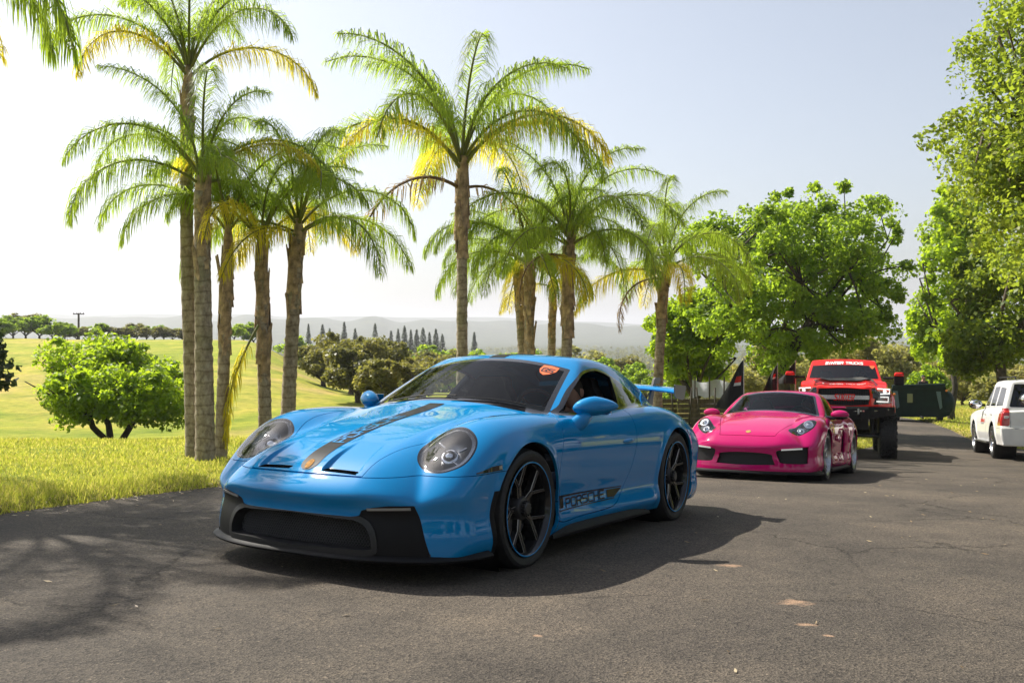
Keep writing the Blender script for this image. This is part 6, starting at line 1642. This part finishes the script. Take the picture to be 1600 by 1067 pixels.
# trees to the right, outside the frame, that the coupe's flank mirrors
for k, (X, Y, h) in enumerate(((24, 9.5, 9), (27, 14, 10), (30, 20, 10), (26, 3.5, 9), (33, 27, 10), (30, -4, 9))):
    o = copy_tree(PR[0 if k % 2 else 2]); o.location = (X, Y, float(ground_z(np.array([float(X)]), np.array([float(Y)]))[0])); s_ = h / 8; o.scale = (s_, s_, s_); o.rotation_euler = (0, 0, k * 1.3)
    tag(o, "leafy tree outside the frame on the right, mirrored in the blue coupe's door", "tree", "trees right of the frame")

for k, (X, Y, h) in enumerate(((-15, -17, 9), (-8, -21, 10), (-1, -18, 8.5), (6, -22, 10), (13, -18, 9), (20, -14, 9))):
    o = copy_tree(PR[(0, 2, 1)[k % 3]]); o.location = (X, Y, float(ground_z(np.array([float(X)]), np.array([float(Y)]))[0])); s_ = h / 8; o.scale = (s_, s_, s_); o.rotation_euler = (0, 0, k * 1.7)
    tag(o, "leafy tree behind the photographer, mirrored in the blue coupe's nose", "tree", "trees behind the photographer")

# ------------------------------------------------------------------ grass
def grass():
    rs = rsd(12); n = 270000
    # more blades near the road edge on the left
    Y = 2.5 + 27 * rs.rand(n) ** 1.45; xe = np.interp(Y, _LE[:, 1], _LE[:, 0]); X = xe + .08 - (rs.rand(n) ** 1.5) * (4.5 + Y * .62)
    X += .10 * np.convolve(rs.normal(size=n), np.ones(3), 'same')
    d = road_sdf(X, Y); k = (d > -.06) & (X / Y > -2.2) ; X, Y, d = X[k], Y[k], d[k]
    # right lawn
    n2 = 60000; Y2 = 23 + 32 * rs.rand(n2); X2 = 12 + 18 * rs.rand(n2); d2 = road_sdf(X2, Y2); k = (d2 > .02) & (d2 < 14); X2, Y2 = X2[k], Y2[k]
    # behind the coupe, between road and palms
    n3 = 40000; Y3 = 13 + 18 * rs.rand(n3); xe = np.interp(Y3, _LE[:200, 1], _LE[:200, 0]); X3 = xe - rs.rand(n3) * 4; 
    X = np.r_[X, X2, X3]; Y = np.r_[Y, Y2, Y3]; N = len(X); Z = ground_z(X, Y)
    cl = fnoise(X, Y, 2.2, 9) * .5 + fnoise(X, Y, .7, 8) * .5
    h = (.020 + .048 * rs.rand(N) ** 2.4) * (1 + .6 * cl) * (1 + np.clip((Y - 12) / 24, 0, 1.4)); w_ = (.0045 + .004 * rs.rand(N)) * (1 + np.clip((Y - 8) / 7, 0, 3))
    a = rs.uniform(0, 6.28, N); ln = h * rs.uniform(.1, .9, N); b = rs.uniform(0, 6.28, N)
    P = np.c_[X, Y, Z - .01]; dx = np.c_[np.cos(a), np.sin(a), np.zeros(N)]; tip = P + np.c_[np.cos(b) * ln, np.sin(b) * ln, h]
    V = np.stack([P - dx * w_[:, None], P + dx * w_[:, None], tip], 1).reshape(-1, 3); F = np.arange(N * 3).reshape(N, 3)
    gm = leaf_mat('grass_blade', [(0, (.090, .130, .018)), (.35, (.170, .205, .030)), (.58, (.270, .255, .055)), (.80, (.40, .32, .13)), (1, (.52, .41, .22))], (.50, .52, .08), .42, objvar=False)
    o = mesh_obj("grass", V, F, gm); tag(o, "short yellow-green grass with dry stalks on the verges", "grass", kind="stuff")
grass()
def litter():
    rs = rsd(31); n = 900; t = rs.rand(n); Y = 4.5 + 14 * t; xe = np.interp(Y, _LE[:, 1], _LE[:, 0]); X = xe + np.abs(rs.normal(0, .22, n)) * rs.choice([1, 1, 1, -.6], n)
    X2 = rs.uniform(-3, 9, 260); Y2 = rs.uniform(3, 15, 260); X = np.r_[X, X2]; Y = np.r_[Y, Y2]; d = road_sdf(X, Y); k = d < .3; X, Y = X[k], Y[k]; n = len(X)
    P = np.c_[X, Y, ground_z(X, Y) + .009]; a = rs.uniform(0, 6.28, n); L_ = rs.uniform(.006, .030, n); w_ = rs.uniform(.003, .008, n); u = np.c_[np.cos(a), np.sin(a), np.zeros(n)]; v = np.c_[-np.sin(a), np.cos(a), np.zeros(n)]
    V = np.stack([P - u * L_[:, None], P - v * w_[:, None] + [0, 0, .004], P + u * L_[:, None] + [0, 0, .006], P + v * w_[:, None]], 1).reshape(-1, 3)
    o = mesh_obj("leaf_litter", V, np.arange(n * 4).reshape(n, 4), leaf_mat('litter', [(0, (.16, .10, .05)), (.6, (.30, .22, .12)), (1, (.45, .38, .24))], (.3, .2, .1), .1, objvar=False)); tag(o, "dry leaf scraps along the edge of the road", "leaf litter", kind="stuff")
litter()
# ------------------------------------------------------------------ people
def person(J, R, mats, label, hair_col, face_dir=(0, -1, 0), group=None, cap=False):
    """J: joint name -> position (world), R radii; body grown over the skeleton as one skin"""
    root = empty("person", J['pelvis']); tag(root, label, "person", group)
    names = list(J); idx = {n_: i for i, n_ in enumerate(names)}
    E = [('pelvis', 'belly'), ('belly', 'chest'), ('chest', 'neck'), ('neck', 'chin')]
    for s_ in 'lr':
        E += [('chest', s_ + 'sh'), (s_ + 'sh', s_ + 'el'), (s_ + 'el', s_ + 'wr'), (s_ + 'wr', s_ + 'ha'), ('pelvis', s_ + 'hip'), (s_ + 'hip', s_ + 'kn'), (s_ + 'kn', s_ + 'an'), (s_ + 'an', s_ + 'to')]
    me = bpy.data.meshes.new("body"); p0_ = Vector(J['pelvis'])
    me.from_pydata([tuple(Vector(J[n_]) - p0_) for n_ in names], [(idx[a], idx[b]) for a, b in E], [])
    o = bpy.data.objects.new("body", me); COL.objects.link(o)
    o.modifiers.new("skin", 'SKIN'); sv = me.skin_vertices[0].data
    for n_ in names: r = R.get(n_, R.get(n_[1:], .05)); sv[idx[n_]].radius = (r, r) if not isinstance(r, tuple) else r
    sv[idx['pelvis']].use_root = True
    sub = o.modifiers.new("sub", 'SUBSURF'); sub.levels = 2; sub.render_levels = 2
    dg = bpy.context.evaluated_depsgraph_get(); dg.update(); me2 = bpy.data.meshes.new_from_object(o.evaluated_get(dg)); me2.name = "body"
    bpy.data.objects.remove(o)
    # head: a shaped skull with brow, nose, chin, ears welded into the same mesh
    bm = bmesh.new(); bm.from_mesh(me2); nb = len(bm.faces)
    f = Vector(face_dir).normalized(); up = Vector((0, 0, 1)); sd_ = f.cross(up).normalized(); hc = Vector(J['head']) - p0_
    hb = bmesh.new(); bmesh.ops.create_uvsphere(hb, u_segments=24, v_segments=18, radius=1.0)
    for v in hb.verts:
        a, b, c = v.co.x, v.co.y, v.co.z     # a side, b front, c up
        w_ = .076 * (1 - .22 * max(0, -c)); d_ = .098
        y = b * d_; z = c * .122; x = a * w_
        if b > 0 and c < -.25: y += .012 * b
        if b > .55 and abs(a) < .28 and -.45 < c < .15: y += .026 * (1 - abs(a) / .28) * (1 - abs(c + .2) / .4)      # nose
        if b > .5 and .08 < c < .3 and .2 < abs(a) < .55: y -= .010                                                   # eye sockets
        if b > .6 and -.62 < c < -.5: y += .004                                                                     # lips
        if abs(a) > .86 and -.25 < c < .30 and -.35 < b < .15: x += math.copysign(.018, a)                           # ears
        v.co = hc + sd_ * x + f * y + up * z
    tmp = bpy.data.meshes.new("h"); hb.to_mesh(tmp); hb.free(); bm.from_mesh(tmp); bpy.data.meshes.remove(tmp)
    bm.faces.ensure_lookup_table()
    P = {n_: Vector(J[n_]) - p0_ for n_ in names}
    for k, fc in enumerate(bm.faces):
        fc.smooth = True; c = fc.calc_center_median()
        if k >= nb: fc.material_index = 0; continue
        n_ = min(P, key=lambda q: (P[q] - c).length)
        q = n_[1:] if n_[0] in 'lr' and n_[1:] in ('sh', 'el', 'wr', 'ha', 'hip', 'kn', 'an', 'to') else n_
        fc.material_index = 0 if q in ('chin', 'neck', 'wr', 'ha', 'head') else 1 if q in ('belly', 'chest', 'sh', 'el') else 2 if q in ('pelvis', 'hip', 'kn') else 3
    me3 = bpy.data.meshes.new("body"); bm.to_mesh(me3); bm.free(); bpy.data.meshes.remove(me2)
    for m_ in mats: me3.materials.append(m_)
    ob = bpy.data.objects.new("body", me3); COL.objects.link(ob); ob.parent = root
    # fingers
    for s_ in 'lr':
        h = P[s_ + 'ha']; d = (P[s_ + 'ha'] - P[s_ + 'wr']).normalized(); sd2 = d.cross(up); sd2 = sd2.normalized() if sd2.length > .01 else Vector((1, 0, 0))
        fg = MB()
        for k in range(4):
            b0 = h + sd2 * (.024 - .016 * k); L_ = (.062, .07, .066, .05)[k]; fg.tube([b0, b0 + d * L_ * .55, b0 + d * L_ * .9 - up * .02], [.009, .008, .006], 6)
        fg.tube([h - d * .03 + sd2 * .03, h + sd2 * .05 - up * .01, h + d * .02 + sd2 * .052 - up * .02], [.010, .009, .007], 6)
        fg.build("fingers", mats[0], ob, smooth=True)
    # hair cap or hat
    hm = MB(); V = []; F = []; nu_, nv_ = 18, 8
    for i in range(nv_ + 1):
        th = (math.pi * .58) * i / nv_
        for k in range(nu_):
            a = 2 * math.pi * k / nu_; bk = math.cos(a)   # 1 = front
            t2 = th * (1.0 if bk < .2 else 1 - .38 * (bk - .2) / .8)
            V.append(hc + sd_ * (.083 * math.sin(t2) * math.sin(a)) + f * (.105 * math.sin(t2) * bk - .006) + up * (.132 * math.cos(t2)))
    for i in range(nv_):
        for k in range(nu_): F.append((i * nu_ + k, i * nu_ + (k + 1) % nu_, (i + 1) * nu_ + (k + 1) % nu_, (i + 1) * nu_ + k))
    hm.add(V, F).build("cap" if cap else "hair", mat('hair', hair_col, .8), ob, smooth=True)
    return root
RAD = dict(pelvis=(.16, .12), belly=(.15, .11), chest=(.17, .12), neck=.058, chin=.055, head=.02, sh=.07, el=.045, wr=.032, ha=(.042, .022), hip=.095, kn=.06, an=.042, to=.04)
def seated(root, ys, s_hip, z_hip, mats, label, hair, group, lean=.0, wheel_s=None):
    """driver in car coordinates of `root`, hands on the wheel"""
    Mw = root.matrix_world; W = lambda s, y, z: Mw @ Vector((-s, y, z))
    ws_ = s_hip - .40 if wheel_s is None else wheel_s
    J = {'pelvis': W(s_hip, ys, z_hip), 'belly': W(s_hip + .08, ys, z_hip + .18), 'chest': W(s_hip + .15, ys, z_hip + .38), 'neck': W(s_hip + .14, ys, z_hip + .53), 'chin': W(s_hip + .11, ys, z_hip + .60), 'head': W(s_hip + .10, ys, z_hip + .675)}
    for n_, sg in (('l', 1), ('r', -1)):
        J[n_ + 'sh'] = W(s_hip + .15, ys + sg * .19, z_hip + .42); J[n_ + 'el'] = W(s_hip - .06, ys + sg * .24, z_hip + .24); J[n_ + 'wr'] = W(ws_ + .10, ys + sg * .17, z_hip + .36); J[n_ + 'ha'] = W(ws_ + .03, ys + sg * .155, z_hip + .39)
        J[n_ + 'hip'] = W(s_hip - .02, ys + sg * .10, z_hip - .02); J[n_ + 'kn'] = W(s_hip - .42, ys + sg * .13, z_hip + .08); J[n_ + 'an'] = W(s_hip - .70, ys + sg * .11, z_hip - .08); J[n_ + 'to'] = W(s_hip - .82, ys + sg * .11, z_hip - .04)
    f = Mw.to_3x3() @ Vector((1, 0, 0))
    return person(J, RAD, mats, label, hair, f, group)
def standing(x, y, z, h, facing, mats, label, hair, group=None, bend=0.0):
    f = Vector((math.sin(facing), math.cos(facing), 0)); r = Vector((f.y, -f.x, 0)); b = Vector((x, y, z)); k = h / 1.78; up = Vector((0, 0, 1))
    W = lambda a, d, u: b + r * a * k + f * d * k + up * u * k
    J = {'pelvis': W(0, 0, .94), 'belly': W(0, .02, 1.12), 'chest': W(0, .01, 1.34), 'neck': W(0, .0, 1.50), 'chin': W(0, .02, 1.57), 'head': W(0, .03, 1.655)}
    for n_, sg in (('l', -1), ('r', 1)):
        J[n_ + 'sh'] = W(sg * .19, 0, 1.42); J[n_ + 'el'] = W(sg * .25, -.02 + bend * .1, 1.14); J[n_ + 'wr'] = W(sg * .22, .10 + bend * .2, .92 + bend * .25); J[n_ + 'ha'] = W(sg * .21, .13 + bend * .22, .85 + bend * .27)
        J[n_ + 'hip'] = W(sg * .10, 0, .90); J[n_ + 'kn'] = W(sg * .11, .03, .50); J[n_ + 'an'] = W(sg * .12, 0, .08); J[n_ + 'to'] = W(sg * .13, .14, .035)
    R2 = {q: (tuple(v * k for v in RAD[q]) if isinstance(RAD[q], tuple) else RAD[q] * k) for q in RAD}
    return person(J, R2, mats, label, hair, f, group)
cl_dark = mat('cloth_dark', (.03, .03, .035), .9); cl_blue = mat('cloth_blue', (.05, .10, .22), .9); cl_grey = mat('cloth_grey', (.16, .16, .17), .9); cl_jean = mat('cloth_jean', (.05, .07, .12), .9); shoe = mat('shoe', (.03, .028, .025), .7)
bpy.context.view_layer.update()
seated(ROOTB, .375, 1.525, .335, [M['skin'], cl_blue, cl_jean, shoe], "driver in a dark blue shirt at the wheel of the blue coupe", (.06, .045, .03), "drivers", wheel_s=1.12)
seated(ROOTM, .355, 1.38, .38, [M['skin'], cl_dark, cl_jean, shoe], "dark-clad driver at the wheel of the magenta coupe", (.03, .022, .018), "drivers", wheel_s=1.03)
seated(ROOTT, .42, 1.95, 1.30, [M['skin'], cl_grey, cl_jean, shoe], "driver in grey high in the red pickup truck", (.05, .04, .03), "drivers", wheel_s=1.63)
gz = lambda x, y: float(ground_z(np.array([x]), np.array([y]))[0])
standing(11.42, 28.0, gz(11.42, 28.0), 1.80, math.pi + .4, [M['skin'], cl_dark, cl_jean, shoe], "person in dark clothes standing behind the red truck's mirror", (.09, .06, .04))

# ------------------------------------------------------------------ flags behind the magenta coupe
def flag(x, d, ytop, ybot, sweep, label, seed, emblem=True, hpole=None):
    rs = np.random.RandomState(seed); X, Y = at_px(x, d); g = gz(X, Y); top = px(x, ytop, d); low = px(x, ybot, d).z
    root = empty("flag", (X, Y, g)); tag(root, label, "flag", "black flags on the verge")
    MB().tube([(0, 0, -.1), (0, 0, top.z - g + .05)], [.022, .012], 8).build("pole", M['steel'], root)
    H = top.z - low; n, m_ = 16, 12; V = []
    for i in range(n + 1):
        t = i / n; wd = sweep * t ** .8
        for k in range(m_ + 1):
            u = k / m_; V.append((-.012 + wd * u - .0 * t, .10 * math.sin(u * 9 + t * 5 + seed) * t * (.3 + u), top.z - g - H * (t * (1 - .12 * u) + .10 * u * t) - .25 * H * u * t * (1 - t)))
    F = [(i * (m_ + 1) + k, i * (m_ + 1) + k + 1, (i + 1) * (m_ + 1) + k + 1, (i + 1) * (m_ + 1) + k) for i in range(n) for k in range(m_)]
    mesh_obj("cloth", V, F, mat('flag_black', (.018, .018, .020), .75), root, smooth=True)
    if emblem:
        for col, (i0, i1, k0, k1) in (((.6, .03, .02), (5, 7, 2, 7)), ((.7, .7, .7), (7, 8, 2, 7))):
            Fe = [(i * (m_ + 1) + k, i * (m_ + 1) + k + 1, (i + 1) * (m_ + 1) + k + 1, (i + 1) * (m_ + 1) + k) for i in range(i0, i1) for k in range(k0, k1)]
            o = mesh_obj("emblem", [(a, b - .008, c) for a, b, c in V], Fe, mat('emblem', col, .7), root)
    return root
flag(1162, 20.5, 562, 640, -.62, "large black flag with red and white emblem left of the magenta coupe's roof", 1)
flag(1215, 23.0, 570, 612, -.40, "furled narrow black flag just left of the red truck's mirror", 4, True)
flag(1243, 23.6, 566, 600, -.48, "small black flag nearest to the red truck's mirror", 7, False)

# ------------------------------------------------------------------ fence, tarp and brush pile behind the coupe's wing
def fence():
    root = empty("board_fence", (*at_px(1100, 33.0), 0)); X0, Y0 = at_px(1100, 33.0); root.location.z = gz(X0, Y0); tag(root, "low weathered board fence with leaning posts behind the blue coupe's wing", "fence")
    wd = mat('weathered_board', (.075, .058, .045), .9, noise=(6, .5)); rs = np.random.RandomState(3)
    pm = MB().box((0, 0, 0), (1, .03, .15)); b0 = pm.build("board", wd, root); first = True
    for k in range(3):
        for j in range(4):
            for q in range(2):
                o = b0 if first else bpy.data.objects.new("board", b0.data)
                if not first: COL.objects.link(o); o.parent = root
                first = False; o.location = (-1.35 + j * .80 + rs.normal() * .01, .02 * q, .12 + (k * 2 + q) * .175); o.scale = (.795, 1, 1.1); o.rotation_euler = (0, rs.normal() * .012, 0)
    for j, (x, ln) in enumerate(((-1.45, -.3), (-1.05, -.14), (-.55, .1), (-.1, -.18), (.35, .05), (.85, .16), (1.25, -.05))):
        MB().tube([(x, -.05, -.1), (x + ln, -.05, 1.35 + .2 * rs.rand())], [.035, .028], 7).build("post", M['dark_bark'], root, smooth=True)
fence()
def tarp():
    X0, Y0 = at_px(1118, 34.4); root = empty("tarp_shelter", (X0, Y0, gz(X0, Y0))); tag(root, "white plastic sheet stretched over stakes behind the board fence", "tarp")
    V = []; n = 16
    for i in range(n + 1):
        for k in range(9): 
            u = -1 + 2 * i / n; v = k / 8; V.append((u * .85, .10 * math.sin(u * 7) * v + .25 * v, .05 + 1.15 + .58 * v + .06 * math.sin(u * 5 + 1) * v - .05 * math.sin(u * 11) * (1 - v)))
    F = [(i * 9 + k, i * 9 + 9 + k, i * 9 + 10 + k, i * 9 + 1 + k) for i in range(n) for k in range(8)]
    mesh_obj("sheet", V, F, mat('white_sheet', (.62, .63, .65), .45, bump=(6, .6)), root, smooth=True)
    for x in (-.8, -.25, .3, .82): MB().tube([(x, -.06, -.1), (x + .04, .05, 1.95)], .03, 6).build("stake", M['dark_bark'], root)
tarp()
def brush():
    X0, Y0 = at_px(1078, 24.5); root = empty("brush_pile", (X0, Y0, gz(X0, Y0))); tag(root, "brown pile of cut branches on the grass behind the coupe's tail", "brush pile", kind=None)
    rs = np.random.RandomState(5); tw = MB()
    for k in range(120):
        a = rs.uniform(0, 6.28); c = Vector((rs.normal() * .45, rs.normal() * .25, abs(rs.normal()) * .12)); d = Vector((math.cos(a), math.sin(a) * .5, rs.normal() * .35)) * rs.uniform(.15, .4); tw.tube([c - d, c + Vector((0, 0, .05 * rs.rand())), c + d], .010, 4, False)
    o = tw.build("twigs", mat('twig', (.17, .10, .06), .9), root); o["kind"] = "stuff"
brush()
# ------------------------------------------------------------------ dark green trailer on the right lawn
def trailer():
    X0, Y0 = at_px(1437, 43.0); root = empty("covered_trailer", (X0, Y0, gz(X0, Y0)), -.25); tag(root, "dark green covered trailer with orange marker lamps on the right lawn", "trailer")
    gm = mat('trailer_green', (.005, .018, .016), .6, spec=.2, noise=(3, .4)); lm = mat('trailer_panel', (.10, .16, .20), .3)
    MB().prism([(-1.30, .30), (-1.42, .55), (-1.20, 1.62), (1.12, 1.72), (1.40, .85), (1.32, .35), (1.1, .25), (-1.1, .22)], .1, Matrix.Translation((0, 0, 0))).build("front_wall", gm, root)
    MB().box((0, 1.0, .55), (2.5, 1.9, .5), bev=.05).build("tub", gm, root)
    MB().box((-.03, .1, 1.66), (2.3, .3, .22), bev=.03, rot=Matrix.Rotation(-.043, 3, 'Y')).build("header_beam", gm, root)
    for x, w_ in ((-1.02, .16), (.86, .14)): MB().prism([(x - w_, 1.45), (x + w_ * .4, 1.45), (x + w_ * .9, .70), (x + w_ * .2, .62)], .03, Matrix.Translation((0, -.04, 0))).build("side_panel", lm, root)
    MB().box((-.42, -.03, 1.12), (.24, .03, .42), bev=.01).build("window", mat('trailer_window', (.22, .24, .14), .15), root)
    for x, z in ((-1.10, 1.30), (1.16, 1.50)): MB().ball((x, -.06, z), .06, 2, (1, .6, .8)).build("marker_lamp", mat('amber', (.85, .25, .02), .3), root, smooth=True)
    MB().ball((1.22, .6, .88), 1, 3, (.42, .7, .62)).build("canvas_side", gm, root, smooth=True)
    MB().ball((-1.25, .6, .80), 1, 3, (.30, .65, .55)).build("canvas_side", gm, root, smooth=True)
    for x in (-.95, .95):
        w_ = empty("wheel", (x, .35, .3), math.pi / 2, root); MB().lathe([(.15, .11), (.28, .11), (.30, .06), (.30, -.06), (.28, -.11), (.15, -.11)], 24).build("tyre", M['rubber'], w_, smooth=True); MB().lathe([(0, .08), (.14, .08), (.15, .10)], 20).build("rim", M['dark_metal'], w_)
    MB().tube([(0, 0, .3), (0, -.9, .28)], .05, 6).build("drawbar", M['matte_black'], root)
    standing(X0 + .62, Y0 + 1.0, root.location.z + .42, 1.75, math.pi, [M['skin'], cl_dark, cl_jean, shoe], "dark figure standing up behind the green trailer's top edge", (.02, .018, .015))
trailer()
# ------------------------------------------------------------------ utility pole on the crest
X0, Y0 = at_px(123, 125); up_ = empty("utility_pole", (X0, Y0, gz(X0, Y0))); tag(up_, "wooden utility pole with a crossarm above the far treeline", "utility pole"); hh = px(123, 489, 125).z - gz(X0, Y0)
MB().tube([(0, 0, -.5), (0, 0, hh)], [.17, .13], 8).build("pole", M['dark_bark'], up_); MB().box((0, 0, hh - .15), (1.55, .12, .14)).build("crossarm", M['dark_bark'], up_)
for x in (-.65, -.25, .25, .65): MB().tube([(x, 0, hh - .08), (x, 0, hh + .08)], .05, 6).build("insulator", M['dark_metal'], up_)
# ------------------------------------------------------------------ haze: the air between here and the hills
def haze():
    m = bpy.data.materials.new("haze_air"); m.use_nodes = True; n = m.node_tree; n.nodes.clear()
    o = n.nodes.new("ShaderNodeOutputMaterial"); v = n.nodes.new("ShaderNodeVolumePrincipled")
    v.inputs["Color"].default_value = (.93, .95, 1.0, 1); v.inputs["Density"].default_value = HAZE; v.inputs["Anisotropy"].default_value = .3
    n.links.new(v.outputs[0], o.inputs["Volume"])
    b = MB().box((0, 0, 52), (19600, 19600, 196)).build("haze", m); tag(b, "pale haze hanging over the valley and hills", "haze", kind="stuff")
HAZE = 3.0e-4
haze()
